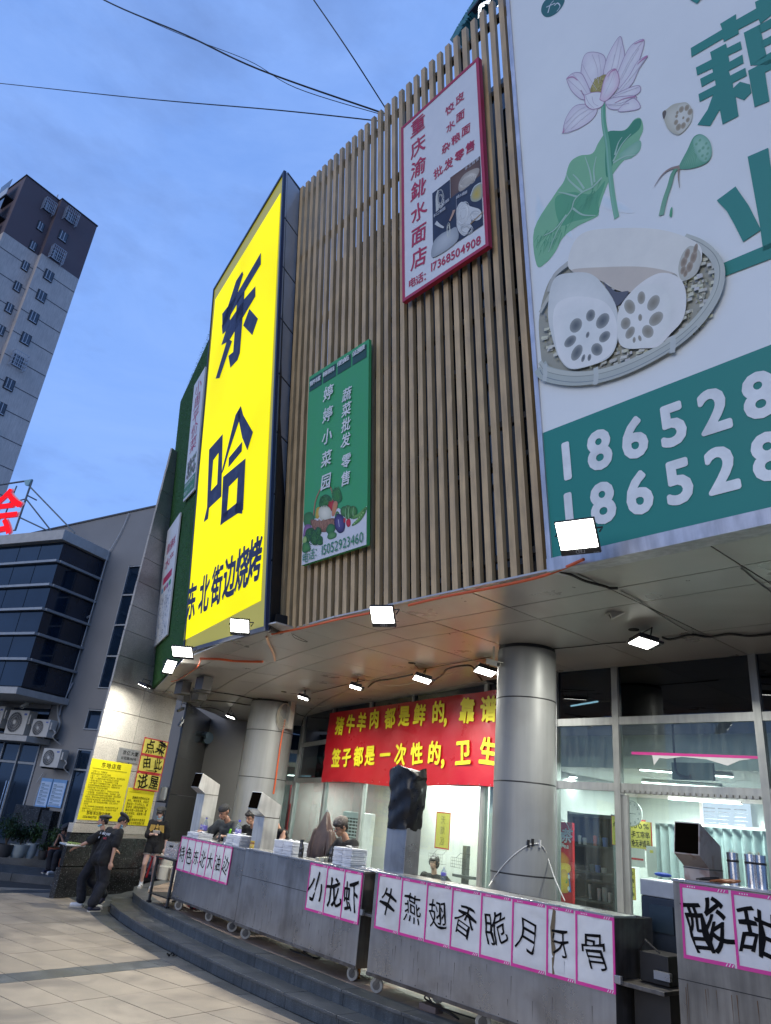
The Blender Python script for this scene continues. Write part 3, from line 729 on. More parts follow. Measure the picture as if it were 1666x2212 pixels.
# wall with its openings left open
ops = [(-1.16,-.46,5.08,9.42), (-1.33,-.66,3.75,4.43), (-1.34,-.68,.3,3.18)]
def wallgrid(us, vs, holes, w0, w1):
    b = MB()
    for u0, u1 in zip(us, us[1:]):
        for v0, v1 in zip(vs, vs[1:]):
            c = ((u0+u1)/2, (v0+v1)/2)
            if any(h[0] < c[0] < h[1] and h[2] < c[1] < h[3] for h in holes): continue
            b.fbox(WF, u0, u1, v0, v1, w0, w1)
    return b
us = sorted({-3.0,-1.34,-1.33,-1.16,-.68,-.66,-.46,5}); vs = sorted({.0,.3,3.18,3.75,4.43,5.08,9.42,11.2})
wallgrid(us, vs, ops, -.3, 0).build('wall', m_stucco, gb)
rl = lambda u: 11.73+.104*u
pw = MB(); pw.prism([WF.P(-3.0,11.2,0), WF.P(5,11.2,0), WF.P(5,rl(5),0), WF.P(-3,rl(-3),0)], WF.n*-.3); pw.prism([WF.P(-14,10.2,0), WF.P(-3.001,10.2,0), WF.P(-3.001,rl(-3),0), WF.P(-14,rl(-14),0)], WF.n*-.3); pw.build('parapet', m_stucco, gb)
wb(-14, -3.0, 3.45, 10.2, -.3, 0, 'wall', m_stucco); wb(-14,5,0,10.2,-6,-5.7,'rear_wall',m_stucco)
wb(-14,-.0,0,3.4,-2.6,-2.5,'shop_back_wall', mat('dim wall', (.08,.08,.08), .7))
cop = MB(); cop.prism([WF.P(-14,rl(-14)+.001,.04), WF.P(5,rl(5)+.001,.04), WF.P(5,rl(5)+.06,.04), WF.P(-14,rl(-14)+.06,.04)], WF.n*-.4); cop.build('coping', mat('dark coping', (.05,.055,.06), .5), gb)
m_dkgl = mat('bay glass', (.008,.018,.035), .05, var=.25, scale=1.2, spec=.6)
m_fr2 = mat('grey window frame', (.30,.32,.33), .45, metal=.3)
def window(u0, u1, v0, v1, nb, horiz=True):
    f = MB(); t = .035
    f.fbox(WF, u0, u0+t, v0, v1, -.1, .02); f.fbox(WF, u1-t, u1, v0, v1, -.1, .02); f.fbox(WF, u0+t, u1-t, v1-t, v1, -.1, .02); f.fbox(WF, u0+t, u1-t, v0, v0+t, -.1, .02)
    for k in range(1, nb):
        z = v0+(v1-v0)*k/nb; f.fbox(WF, u0+t, u1-t, z-.025, z+.025, -.09, .01)
    w = f.build('window', m_fr2, gb)
    for k in range(nb):
        z0 = v0+(v1-v0)*k/nb+.03; z1 = v0+(v1-v0)*(k+1)/nb-.03
        b = MB(); b.fbox(WF, u0+t, u1-t, z0, z1, -.06, -.05); b.build('pane', m_dkgl, w)
window(-1.14,-.48,5.1,9.4,4); window(-1.31,-.68,3.77,4.41,1); window(-1.32,-.70,.32,3.16,1)
wb(-1.28,-.74,2.52,2.57,-.04,.0,'door_transom', m_fr2)
# bay: three sided, dark glass between grey ledges
BW, BU = 2.0, -2.36
MBb = MB(); MBb.fbox(WF, -14, BU-.05, 4.72, 9.66, -.0, BW-.1); MBb.build('bay_core', mat('bay inside', (.01,.012,.014), .6), gb)
lv = [4.72,5.6,6.43,7.26,8.09,8.93,9.66]
for a, b in zip(lv, lv[1:]):
    u = BU
    for k in range(9):
        wb(u-1.05+.01, u-.01, a+.05, b-.03, BW-.09, BW-.07, 'bay_pane', m_dkgl); u -= 1.06
    MB().par(WF.P(BU-.04,a+.05,.02), WF.n*(BW-.11), WF.y*(b-a-.08), WF.x*.02).build('bay_side_pane', m_dkgl, gb)
for a in lv[1:-1]:
    MB().fbox(WF,-14,BU+.06,a-.035,a+.045,BW-.06,BW+.08).build('bay_ledge', m_fr2, gb); MB().fbox(WF,BU-.01,BU+.12,a-.035,a+.045,.0,BW-.06).build('bay_ledge', m_fr2, gb)
MB().fbox(WF,-14,BU+.14,9.66,10.02,0,BW+.16).build('bay_parapet', mat('pale render', (.42,.41,.38), .8), gb, bevel=.01)
MB().fbox(WF,-14,BU+.08,4.5,4.71,0,BW+.12).build('bay_sill', mat('pale render', (.42,.41,.38), .8), gb, bevel=.01)
MB().fbox(WF,-14,-2.66,3.2,3.38,0,.95).build('entrance_canopy', mat('pale render', (.42,.41,.38), .8), gb, bevel=.01)
# wall recess above the canopy with windows
for k in range(5):
    wb(-3.3-k*1.25, -2.98+.0-k*1.25-1.0+.9, 3.4, 4.45, -.0, .03, 'recess_post', m_stucco)
wb(-14,-3.02,3.5,4.35,.01,.03,'recess_glass', m_dkgl); wb(-14,-3.0,4.36,4.5,.0,.06,'recess_lintel', m_stucco)
# entrance glazing
for k, u in enumerate((-3.05,-3.95,-4.75,-5.55,-6.35,-7.2,-8.1,-9)):
    wb(u-.03,u+.03,.3,3.2,-.1,.03,'door_post', m_fr2); wb(u-.8,u-.03,2.56,2.63,-.08,.02,'door_transom', m_fr2)
    wb(u-.8,u-.03,2.64,3.19,-.04,-.02,'fanlight', m_dkgl); wb(u-.8,u-.03,.32,2.55,-.04,-.02,'door_leaf', m_dkgl)
for u in (-3.9,-4.02): MB().tube([WF.P(u,.8,.1), WF.P(u,2.0,.1)], .018, 8).build('door_handle', mat('polished steel', (.7,.7,.7), .2, metal=1), gb, smooth=True)
wb(-14,-9,0,3.4,-.3,0,'wall',m_stucco)
# granite plinths behind the plants
MB().fbox(WF,-3.0,-1.9,.25,1.35,.0,.35).build('plinth', m_bg, gb); MB().fbox(WF,-1.9,-1.4,.25,1.28,.0,.3).build('plinth', m_bg, gb)
# drain pipe on the wall
pp = spline([WF.P(-1.75,11.5,.06), WF.P(-1.9,10.8,.06), WF.P(-2.15,10.1,.08), WF.P(-2.2,9.9,.1), WF.P(-2.25,8.0,.1), WF.P(-2.3,6.5,.1), WF.P(-2.35,5.0,.1), WF.P(-2.4,4.45,.12)], 5)
MB().tube(pp, .018, 6).build('cable_run', mat('pale cable', (.45,.45,.43), .6), gb)
# ================================================================== APARTMENT TOWER
def az_pt(px, py, dist):
    r = ray(px, py); h = math.hypot(r.x, r.y); return CV + r*(dist/h)
tA = az_pt(60, 378, 75.0); tB = az_pt(205, 490, 78.0)
TH = tA.z
td = Vector((tB.x-tA.x, tB.y-tA.y, 0)); TL = td.length
TF = Fr((tA.x, tA.y, 0), td, (0,0,1))
if TF.n.dot(CV-tA) < 0: TF = Fr((tA.x, tA.y, 0), -td, (0,0,1)); 
ts = 1 if TF.x.dot(td) > 0 else -1
m_tp = mat('tower brown', (.13,.095,.10), .8, var=.08, scale=.4); m_tc = mat('tower cream', (.60,.52,.45), .8, var=.1, scale=.5, streak=.15)
tow = thing('apartment_tower', 'tall cream apartment tower with dark brown top storeys behind the left building', 'tower', (*tA.xy, 0))
def tb_(u0, u1, v0, v1, w0, w1, name, m, parent=tow): b = MB(); b.fbox(TF, u0*ts if ts > 0 else -u1, u1*ts if ts > 0 else -u0, v0, v1, w0, w1); return b.build(name, m, parent)
FH = 2.9; jog = TL*.46; zb = TH-8.35
tb_(0, jog, 0, zb, -11, -.7+.5, 'wall', m_tc); tb_(0, jog, zb, TH, -11, -.18, 'wall', m_tp)
tb_(jog, TL, 0, zb, -11, .55, 'wall', m_tc); tb_(jog, TL, zb, TH-.15, -11, .57, 'wall', m_tp)
tb_(-.1, jog+.05, TH, TH+.12, -11, -.1, 'roof_edge', m_rail); tb_(jog-.05, TL+.08, TH-.15, TH-.03, -11, .65, 'roof_edge', m_rail)
m_jl = mat('tower joint', (.10,.10,.11), .8)
for k in range(1, 14):
    z = zb-FH*k+.9
    if z > 8:
        tb_(.05, jog, z, z+.07, -.21, -.17, 'floor_line', m_jl); tb_(jog, TL-.03, z, z+.07, .54, .58, 'floor_line', m_jl)
m_tw = mat('tower window', (.05,.07,.09), .12, var=.4, scale=1); m_tf = mat('tower window frame', (.5,.52,.54), .5); m_wh = mat('window reveal', (.02,.022,.03), .6)
def twin(u, z, w, h, wo, cage):
    f = tb_(u, u+w, z, z+h, wo, wo+.06, 'window', m_wh)
    b = MB(); b.fbox(TF, u*ts+.08, (u+w)*ts-.08, z+.1, z+h-.1, wo+.065, wo+.09); b.build('pane', m_tw, f)
    b = MB(); 
    for q in (.2, .55): b.fbox(TF, u+w*q, u+w*q+.07, z+.08, z+h-.08, wo+.09, wo+.12)
    b.fbox(TF, u+.1, u+w-.1, z+.06, z+.14, wo+.09, wo+.12); b.build('frame', m_tf, f)
    if cage:
        b = MB(); u0, u1, z0, z1, d = u-.25, u+w+.25, z-.25, z+h+.2, .6
        for k in range(8): x = u0+(u1-u0)*k/7; b.fbox(TF, x-.015, x+.015, z0, z1, wo+d, wo+d+.03)
        for k in range(5): zz = z0+(z1-z0)*k/4; b.fbox(TF, u0, u1, zz-.02, zz+.02, wo+d, wo+d+.03); b.fbox(TF, u0-.02, u0+.02, zz-.02, zz+.02, wo, wo+d); b.fbox(TF, u1-.02, u1+.02, zz-.02, zz+.02, wo, wo+d)
        for k in range(3): b.fbox(TF, u0-.02, u0+.01, z0, z1, wo+d*k/3, wo+d*k/3+.03); b.fbox(TF, u1-.01, u1+.02, z0, z1, wo+d*k/3, wo+d*k/3+.03)
        b.build('window_cage', mat('cage steel', (.45,.47,.5), .5, metal=.3), tow)
for k in range(11):
    z = TH-2.5-FH*k
    twin(jog-1.25, z, .8, 1.2, -.17, k in (0,)); twin(jog+.95, z+.1, 1.05, 1.35, .58, k in (0,2,7))
# far right edge: small air units and pipes; left side with balconies
for k in range(16):
    z = TH-3-FH*k*.78-rnd(0,.5)
    if z > 10: tb_(TL+.0, TL+.3, z, z+.35, -2.4+rnd(-1,1), -.4, 'edge_unit', m_wh)
LF = Fr(TF.P(0,0,-.2), TF.n*-1.0 + TF.x*-.0, (0,0,1))
for k in range(7):
    z = TH-3.2-FH*k
    for q in (1.2, 5.2):
        b = MB(); b.par(TF.P(-.9,z,-q-2.6), TF.x*.9, TF.n*2.6, TF.y*.15); bal = b.build('balcony', m_wh, tow)
        b = MB(); b.par(TF.P(-.92,z+.15,-q-2.6), TF.x*.05, TF.n*2.6, TF.y*1.0); b.build('balcony_panel', m_tf, bal)
        b = MB(); b.par(TF.P(-.86,z+1.2,-q-2.5), TF.x*.03, TF.n*2.4, TF.y*1.3); b.build('balcony_glass', m_tw, bal)
for x in (jog*.95, TL*.72): MB().tube([TF.P(x*ts,TH,-.5), TF.P(x*ts,TH+.9,-.5)], .07, 6).build('roof_post', m_tf, tow)

# ================================================================== ROOFTOP SIGN of the grey building
rs = thing('rooftop_sign', 'red illuminated character on a steel frame above the grey building', 'sign', WF.P(-6.5,10.6,1.2))
m_fs = mat('sign frame steel', (.10,.13,.15), .5, metal=.3)
bR = crp(0, 1800, 1/2.211)
RF = Fr(WF.P(0,0,1.2), WF.x, WF.y)
def rp(x, y, w=0): u, v = RF.uv(*bR(x, y)); return RF.P(u, v, w)
fm = MB()
for a, b, w0, w1 in (((285,248),(-200,320),0,0),((285,248),(135,690),0,0),((130,290),(20,560),-.1,-.1),((268,310),(548,660),0,-.6),((235,420),(365,720),0,-.9),((180,580),(340,655),0,-.7),((235,380),(270,398),0,-.3),((0,460),(235,412),-.1,0),((0,700),(140,690),0,0)):
    fm.tube([rp(*a, w0), rp(*b, w1)], .028 if a != (285,248) else .04, 6)
fm.build('sign_frame', m_fs, rs)
MB().prism([rp(228,258), rp(290,248), rp(262,305), rp(236,300)], RF.n*.08).build('corner_gusset', mat('pale teal paint', (.25,.45,.48), .5), rs)
uc, vc = RF.uv(*bR(62,535))
b = MB(); glyph(b, RF, '会', uc-.15, vc, 2.1, B1, .12, sx=1.0); red = b.build('lit_character', emis('red led', (1,.015,.03), 1.1), rs)
b = MB(); glyph(b, RF, '会', uc-.10, vc+.0, 2.16, B1, .05); b.build('character_return', mat('sign return white', (.6,.5,.5), .4), rs)

# ================================================================== OVERHEAD WIRES
m_wire = mat('black cable', (.01,.01,.011), .6)
anchor = aty(815, 240, 4.2)
def wire_thing(pts, r, label, name='overhead_wire', m=m_wire, cat='wire', group=None, n=6):
    P = spline(pts, 8); o = MB().tube(P, r, n).build(name, m, None); return tag(o, label, cat, group)
def far(px, py, d): return CV+ray(px, py)*d
wire_thing([anchor+Vector((.15,.2,-.05)), anchor, far(560,150,13.5), far(400,75,15), far(225,0,18), far(60,-95,22)], .013, 'thick black cable sagging from the slat top to the upper left corner of the sky')
wire_thing([anchor+Vector((.1,.1,-.1)), far(640,190,13), far(535,130,15), far(380,70,17.5), far(215,-4,21)], .006, 'thin grey cord twined beside the thick sagging cable')
wire_thing([anchor+Vector((.1,.15,0)), far(760,120,12), far(678,0,13), far(600,-110,15)], .009, 'straight thin wire rising steeply to the top edge of the picture')
wire_thing([anchor+Vector((.0,.2,-.05)), far(600,238,14), far(300,212,18), far(0,180,26), far(-150,165,32)], .010, 'long nearly level wire running to the left edge of the sky')

# ================================================================== SIGNS ON THE FRONT
m_white = mat('sign white', (.70,.72,.73), .45, var=.04); m_alu = mat('edge aluminium', (.5,.5,.53), .4, metal=.6, streak=.2)
# yellow light box
YF = Fr(yBL, yBR-yBL, yTL-yBL)
if YF.n.dot(CV-yBL) < 0: YF = Fr(yBR, yBL-yBR, yTL-yBL)
yuv = lambda x, y: YF.uv(x, y)
a3 = lambda X, Y: ((600+X*.9493)/1.844, (600+Y*.9493)/1.844)
ys = thing('yellow_lightbox_sign', 'tall glowing yellow light box with dark characters 东哈 beside the timber slats', 'sign', YF.P(1.5,0,0))
ym = MATS.get('yellow face')
def yellow_face():
    m = bpy.data.materials.new('yellow face'); m.use_nodes = True; t = m.node_tree; b = t.nodes['Principled BSDF']
    b.inputs['Base Color'].default_value = (.30,.26,.0,1); b.inputs['Roughness'].default_value = .6; b.inputs['Specular IOR Level'].default_value = .1
    g = N(t, 'ShaderNodeNewGeometry'); nz = N(t, 'ShaderNodeTexNoise'); nz.inputs['Scale'].default_value = .45; t.links.new(g.outputs['Position'], nz.inputs['Vector'])
    mr = N(t, 'ShaderNodeMapRange'); mr.inputs[1].default_value = .35; mr.inputs[2].default_value = .65; mr.inputs[3].default_value = .80; mr.inputs[4].default_value = 1.03
    t.links.new(nz.outputs[0], mr.inputs[0]); b.inputs['Emission Color'].default_value = (1,.92,.0,1); t.links.new(mr.outputs[0], b.inputs['Emission Strength']); return m
corners = {'BL': yBL, 'TL': yTL, 'TR': yTR, 'BR': yBR}
def ypt(a, b, w=0):                                   # a across 0..1, b up 0..1
    return (yBL.lerp(yBR, a)).lerp(yTL.lerp(yTR, a), b) + YF.n*w
def ypos(px, py):                                     # bilinear inverse by search on the sign's own quad
    r = ray(px, py); t = (yBL-CV).dot(YF.n)/r.dot(YF.n); q = CV+r*t
    a, b = .5, .5
    for _ in range(30):
        e = q-ypt(a, b); ga = yBR-yBL; gb_ = yTL-yBL
        a += e.dot(ga)/ga.length_squared*.7; b += e.dot(gb_)/gb_.length_squared*.7
    return a, b
bx = MB(); bx.prism([ypt(0,0,-.02), ypt(1,0,-.02), ypt(1,1,-.02), ypt(0,1,-.02)], YF.n*-.015); bx.build('case', mat('navy case', (.012,.02,.06), .4), ys)
edge = MB()
for p, q, r_, s_ in (((0,0),(1,0),(1,.008),(0,.008)), ((0,.994),(1,.994),(1,1),(0,1)), ((0,.008),(.012,.008),(.012,.994),(0,.994)), ((.985,.008),(1,.008),(1,.994),(.985,.994))):
    edge.prism([ypt(*p,-.02), ypt(*q,-.02), ypt(*r_,-.02), ypt(*s_,-.02)], YF.n*.035)
edge.build('frame', mat('navy case', (.012,.02,.06), .4), ys)
bd = MB(); bd.prism([ypt(.012,.008,-.019), ypt(.985,.008,-.019), ypt(.985,.994,-.019), ypt(.012,.994,-.019)], YF.n*.014)
m_ybord = bpy.data.materials.new('yellow border'); m_ybord.use_nodes = True; q_ = m_ybord.node_tree.nodes['Principled BSDF']
q_.inputs['Base Color'].default_value = (.42,.36,.03,1); q_.inputs['Roughness'].default_value = .35; q_.inputs['Emission Color'].default_value = (.42,.36,.0,1); q_.inputs['Emission Strength'].default_value = .35
bd.build('glow_border', m_ybord, ys)  # a faint glow is put into the border's own material
cTL, cTR, cBR, cBL = [ypos(*a3(*q)) for q in ((272,625),(545,178),(462,1888),(140,2055))]
fc = MB(); fc.prism([ypt(*cBL,-.004), ypt(*cBR,-.004), ypt(*cTR,-.004), ypt(*cTL,-.004)], YF.n*.006); fc.build('lit_face', yellow_face(), ys)
m_navy = mat('navy vinyl', (.012,.012,.07), .5, var=.03)
def traced(mb, outline, px, w=.012): mb.prism([ypt(*ypos(*px(*q)), w) for q in outline], YF.n*.003)
def tri_char(outs):
    mb = MB(); [traced(mb, o, a3) for o in outs]; return mb
# 东, five strokes
dong = [[(302,688),(360,612),(466,430),(466,478),(352,668),(304,748),(304,688)],          # top bar (sloped)
        [(362,548),(388,508),(392,520),(336,702),(336,740),(305,772),(302,735)],
        [(330,722),(398,622),(443,570),(443,612),(332,800),(300,817)],
        [(366,630),(398,588),(378,850),(368,880),(338,912),(330,862),(350,846)],
        [(326,790),(345,800),(292,955),(276,958)],
        [(392,735),(418,665),(454,706),(430,775)]]
for o_ in dong: c_ = MB(); traced(c_, o_, a3); c_.build('character_stroke', m_navy, ys)
ha_a = [[(249,1258),(306,1190),(302,1500),(290,1440),(245,1497),(243,1545),(226,1560)], [(262,1300),(291,1262),(285,1392),(254,1438)]]
ring = lambda o, i: [o, i]
mbh = MB()
def framed(o, i):                                     # four bars between outer and inner outline (4 corners each)
    for k in range(4):
        j = (k+1) % 4; traced(mbh, [o[k], o[j], i[j], i[k]], a3)
framed([(249,1255),(306,1190),(300,1452),(240,1508)], [(266,1300),(289,1268),(283,1400),(256,1430)])
traced(mbh, [(240,1500),(250,1490),(244,1545),(226,1560)], a3)
traced(mbh, [(306,1330),(360,1110),(382,1072),(380,1120),(330,1270),(310,1340),(300,1360)], a3)
traced(mbh, [(368,1105),(382,1072),(392,1110),(433,1182),(410,1258),(388,1205)], a3)
traced(mbh, [(332,1290),(388,1222),(386,1262),(330,1330)], a3)
framed([(308,1370),(402,1292),(392,1508),(298,1570)], [(332,1410),(370,1372),(364,1480),(324,1512)])
traced(mbh, [(300,1530),(330,1510),(322,1552),(296,1574)], a3); traced(mbh, [(362,1480),(393,1460),(388,1524),(358,1522)], a3)
mbh.build('character', m_navy, ys)
tl = MB(); TXT = '东北街边烧烤'
for i, ch in enumerate(TXT):
    x = 175+ i*(440-175)/5.0; y = 1890 - i*(1890-1712)/5.0 + (4 if i else 0)
    a, b = ypos(*a3(x, y)); hgt = .56+.05*i
    p = ypt(a, b, .012); f2 = Fr(p, yBR-yBL, yTL-yBL)
    if f2.n.dot(CV-p) < 0: pass
    tl = MB(); glyph(tl, f2, ch, 0, 0, .70, .04, 0, sx=.78); tl.build('character', m_navy, ys)

# signs on the slats
def panel_sign(name, label, BL, TR, w, th, parentmat, edge_m=None, fr=F):
    (u0, v0), (u1, v1) = BL, TR
    t = thing(name, label, 'sign', fr.P((u0+u1)/2, v0, w))
    MB().fbox(fr, u0, u1, v0, v1, w, w+th).build('panel', parentmat, t, bevel=.003)
    if edge_m:
        e = MB(); s = .035
        e.fbox(fr,u0-.01,u0+s,v0-.01,v1+.01,w,w+th+.006); e.fbox(fr,u1-s,u1+.01,v0-.01,v1+.01,w,w+th+.006); e.fbox(fr,u0+s,u1-s,v1-s,v1+.01,w,w+th+.006); e.fbox(fr,u0+s,u1-s,v0-.01,v0+s,w,w+th+.006); e.build('frame', edge_m, t)
    return t
W0 = .05
# --- noodle shop sign
pw0, pw1 = F.uv(872.5,652,.10), F.uv(1033,124,.10)
m_red = mat('sign crimson', (.45,.02,.07), .5, var=.04)
ps = panel_sign('noodle_shop_sign', 'white noodle shop sign in a crimson frame hung high on the slats', pw0, (F.uv(1056,529,.10)[0], F.uv(871,276,.10)[1]), W0, .06, m_white, mat('crimson frame', (.42,.015,.06), .45))
a5 = crp(1500, 0, 700/1191); p5 = lambda x, y: F.uv(*a5(x, y), W0+.06)
lt = MB()
def put(mb, fr, px, w, s, c0, c1, h, bold, **k):
    (ua, va), (ub, vb) = px(*c0), px(*c1); n = len(s)
    for i, ch in enumerate(s):
        t = i/(n-1) if n > 1 else 0; glyph(mb, fr, ch, ua+(ub-ua)*t, va+(vb-va)*t, h, bold, w, **k)
WL = W0+.06+.005
def bigput(fr, px, w, s, c0, c1, h, bold, m, parent, **k):
    (ua, va), (ub, vb) = px(*c0), px(*c1); n = len(s)
    for i, ch in enumerate(s): t = i/(n-1); q = MB(); glyph(q, fr, ch, ua+(ub-ua)*t, va+(vb-va)*t, h, bold, w, **k); q.build('character', m, parent)
bigput(F, p5, WL, '重庆渝鉳水面店', (282,850), (290,1745), .30, B1, m_red, ps, rough=.6, sx=1.0)
put(lt, F, p5, WL, '饺皮', (498,738), (566,665), .16, B1, rough=.6); put(lt, F, p5, WL, '水面', (503,855), (570,785), .16, B1, rough=.6)
put(lt, F, p5, WL, '杂粮面', (472,1000), (608,880), .16, B1, rough=.6); put(lt, F, p5, WL, '批发零售', (420,1165), (637,995), .17, B1, rough=.6)
put(lt, F, p5, WL, '电话：', (243,1915), (345,1862), .15, B1)
(ua, va), (ub, vb) = p5(370,1815), p5(710,1622); line(lt, F, '17368504908', ua, ub, (va, vb), .17, B1, w=WL)
lt.build('lettering', m_red, ps)
ik = Ink(F, WL)
navy_ = (.012,.02,.05); 
def pblob(pts, c0, c1=None, **k): ik.blob(pts, c0, c1, px=p5, **k)
def pst(pts, a, b, c, **k): ik.stroke(pts, a, b, c, px=p5, **k)
pblob([(380,1312),(703,1058),(725,1525),(386,1752)], navy_, smooth=False)
pblob([(502,1205),(702,1062),(706,1190),(505,1345)], (.16,.09,.06), (.10,.05,.035), smooth=False)
def noodles(cx0, cy0, rx, ry, n, col, ang=0, wd=.006):
    for _ in range(n):
        a0 = rnd(0, 6.28); pts = []
        r1 = rnd(.4,1); 
        for k in range(5):
            a = a0+k*rnd(.3,.7); x = rx*r1*math.cos(a); y = ry*r1*math.sin(a)
            pts.append((cx0+x*math.cos(ang)-y*math.sin(ang), cy0+x*math.sin(ang)+y*math.cos(ang)))
        s_ = rnd(.6,1.1); pst(pts, wd, wd*.7, tuple(min(.9, c*s_) for c in col))
noodles(435,1350,26,65,26,(.55,.57,.53)); pst([(420,1290),(410,1340),(415,1430)], .02,.05,(.5,.52,.48))
pblob([(560,1245),(600,1180),(680,1140),(700,1160),(660,1230),(570,1300)], (.5,.46,.38), (.35,.3,.24)); noodles(620,1225,70,35,30,(.62,.58,.5),-.6)
pblob([(640,1330),(665,1270),(712,1240),(720,1330),(690,1365),(650,1365)], (.5,.38,.05), (.3,.35,.3)); pst([(640,1330),(665,1268),(710,1240)], .012,.012,(.55,.6,.6))
pblob([(545,1420),(580,1370),(640,1400),(700,1420),(715,1460),(690,1490),(650,1480),(640,1540),(600,1600),(555,1560),(545,1490)], (.6,.62,.6), (.42,.44,.42)); noodles(590,1450,45,85,40,(.72,.74,.72),.2); noodles(675,1465,45,40,30,(.7,.72,.7)); noodles(610,1555,50,40,20,(.68,.7,.68))
pblob([(388,1650),(440,1590),(500,1560),(546,1545),(548,1640),(386,1748)], (.5,.53,.53), (.3,.33,.35)); pst([(405,1510),(430,1530),(460,1545)], .05,.02,(.55,.57,.55))
noodles(492,1560,14,55,16,(.62,.64,.55)); pst([(530,1425),(520,1455),(500,1500)], .05,.03,(.45,.28,.2))
pst([(503,1210),(505,1345)], .006,.006,(.5,.5,.5)); pst([(545,1345),(548,1640)], .005,.005,(.4,.4,.42)); pst([(640,1520),(725,1440)], .02,.014,(.3,.2,.1))
ik.build(ps)
lt = MB(); put(lt, F, p5, WL+.012, '龙须面', (458,1388), (490,1362), .05, 0); put(lt, F, p5, WL+.012, '手工刀削面', (400,1465), (465,1418), .05, 0); put(lt, F, p5, WL+.012, '碱水细面', (556,1338), (612,1308), .05, 0); put(lt, F, p5, WL+.012, '手工挂面', (615,1145), (690,1085), .05, 0)
lt.build('lettering', mat('white vinyl', (.7,.72,.72), .5), ps)
# --- vegetable sign
ga, gb2 = F.uv(652,1222,.1), F.uv(797,732,.1)
m_green = mat('sign green', (.045,.34,.12), .5, var=.04)
vs_ = panel_sign('vegetable_shop_sign', 'green vegetable garden sign with a basket of vegetables, low on the slats', ga, gb2, W0, .05, m_green)
(gu0, gv0), (gu1, gv1) = ga, gb2
a4 = crp(1100, 1200, 600/1021); p4 = lambda x, y: F.uv(*a4(x, y), W0+.05); WG = W0+.055
ik = Ink(F, WG); B4 = lambda pts, c0, c1=None, **k: ik.blob(pts, c0, c1, px=p4, **k); S4 = lambda pts, a, b, c, **k: ik.stroke(pts, a, b, c, px=p4, **k)
for i in range(4):
    u0 = gu0+.03+i*.335; ik.blob([(u0,gv1-.26),(u0+.30,gv1-.26),(u0+.30,gv1-.06),(u0,gv1-.06)], (.015,.07,.06), smooth=False)
wht = (.62,.64,.68)
ik.blob([(gu0+.004,gv0+.004),(gu1-.004,gv0+.004),(gu1-.004,gv0+.50),(gu1-.3,gv0+.40),(gu0+.8,gv0+.62),(gu0+.3,gv0+.6),(gu0+.004,gv0+.62)], wht, smooth=False)
vc = ik
S4([(255,1470),(268,1360),(300,1280),(330,1245),(375,1270),(390,1370)], .03,.022,(.30,.17,.10))
B4([(385,1290),(410,1262),(440,1290),(448,1345),(415,1370),(385,1340)], (.04,.20,.03), (.02,.10,.03))
for _ in range(40): x, y = rnd(385,440), rnd(1265,1355); S4([(x,y),(x+rnd(-14,14),y-rnd(5,22))], .010,.003,(.05,.24,.04))
B4([(295,1395),(300,1340),(335,1310),(372,1330),(375,1390),(330,1410)], (.05,.20,.04), (.02,.10,.03))
B4([(355,1395),(362,1360),(390,1352),(400,1390),(380,1420)], (.5,.03,.03), (.3,.01,.01)); S4([(376,1360),(378,1338)],.02,.01,(.05,.2,.03))
B4([(380,1450),(390,1370),(410,1355),(420,1380),(400,1450)], (.6,.25,.08), (.45,.18,.12)); B4([(270,1460),(278,1405),(302,1398),(305,1440),(285,1475)], (.6,.42,.05), (.45,.28,.03))
B4([(292,1450),(300,1400),(345,1385),(375,1420),(370,1475),(320,1490)], (.72,.70,.58), (.5,.5,.38))
B4([(190,1480),(200,1440),(240,1430),(262,1470),(245,1520),(200,1530)], (.05,.2,.05), (.03,.12,.03)); B4([(188,1570),(200,1520),(235,1515),(250,1560),(225,1600),(190,1600)], (.30,.16,.32), (.16,.07,.18))
B4([(240,1480),(300,1490),(390,1470),(400,1500),(360,1560),(270,1560),(245,1525)], (.28,.13,.07), (.16,.07,.04))
for i in range(34): x = 244+i*4.6; y = 1484+6*math.sin(i); S4([(x,y),(x+rnd(4,12),y+rnd(20,38)),(x+rnd(-4,18),y+rnd(45,70))], .010,.007,(.42,.22,.12) if i % 2 else (.2,.09,.05))
B4([(400,1470),(415,1440),(455,1455),(472,1510),(462,1560),(430,1572),(405,1540),(398,1500)], (.10,.08,.25), (.012,.008,.05)); S4([(405,1460),(415,1430),(430,1440)], .03,.02,(.05,.18,.03)); S4([(425,1480),(432,1530)], .012,.008,(.5,.5,.6))
for (x, y, r, c) in ((490,1430,38,(.10,.30,.06)),(525,1425,30,(.08,.26,.05)),(465,1425,28,(.07,.24,.05))):
    B4([(x+r*math.cos(t)*.9, y+r*1.25*math.sin(t)) for t in [k*.785 for k in range(8)]], c, tuple(q*.35 for q in c))
for x in (500,532,480): S4([(x,1390),(x-8,1430),(x-3,1475)], .004,.010,(.35,.5,.3))
B4([(478,1510),(482,1482),(505,1478),(508,1515),(492,1532)], (.6,.03,.05), (.35,.01,.02)); B4([(460,1480),(466,1470),(475,1476),(472,1500),(462,1500)], (.55,.03,.05), (.35,.01,.02))
B4([(520,1460),(560,1440),(610,1395),(618,1412),(570,1462),(525,1478)], (.16,.35,.08), (.06,.18,.04)); B4([(518,1515),(560,1470),(600,1410),(612,1430),(575,1490),(528,1522)], (.12,.3,.06), (.04,.14,.03))
for i in range(6): S4([(530+i*12,1512-i*15),(536+i*12,1506-i*15)], .022,.022,(.3,.5,.15))
B4([(342,1550),(365,1510),(400,1520),(400,1560),(362,1580)], (.05,.22,.06), (.02,.09,.03)); B4([(350,1600),(368,1565),(410,1570),(408,1600),(370,1615)], (.12,.3,.08), (.03,.13,.03))
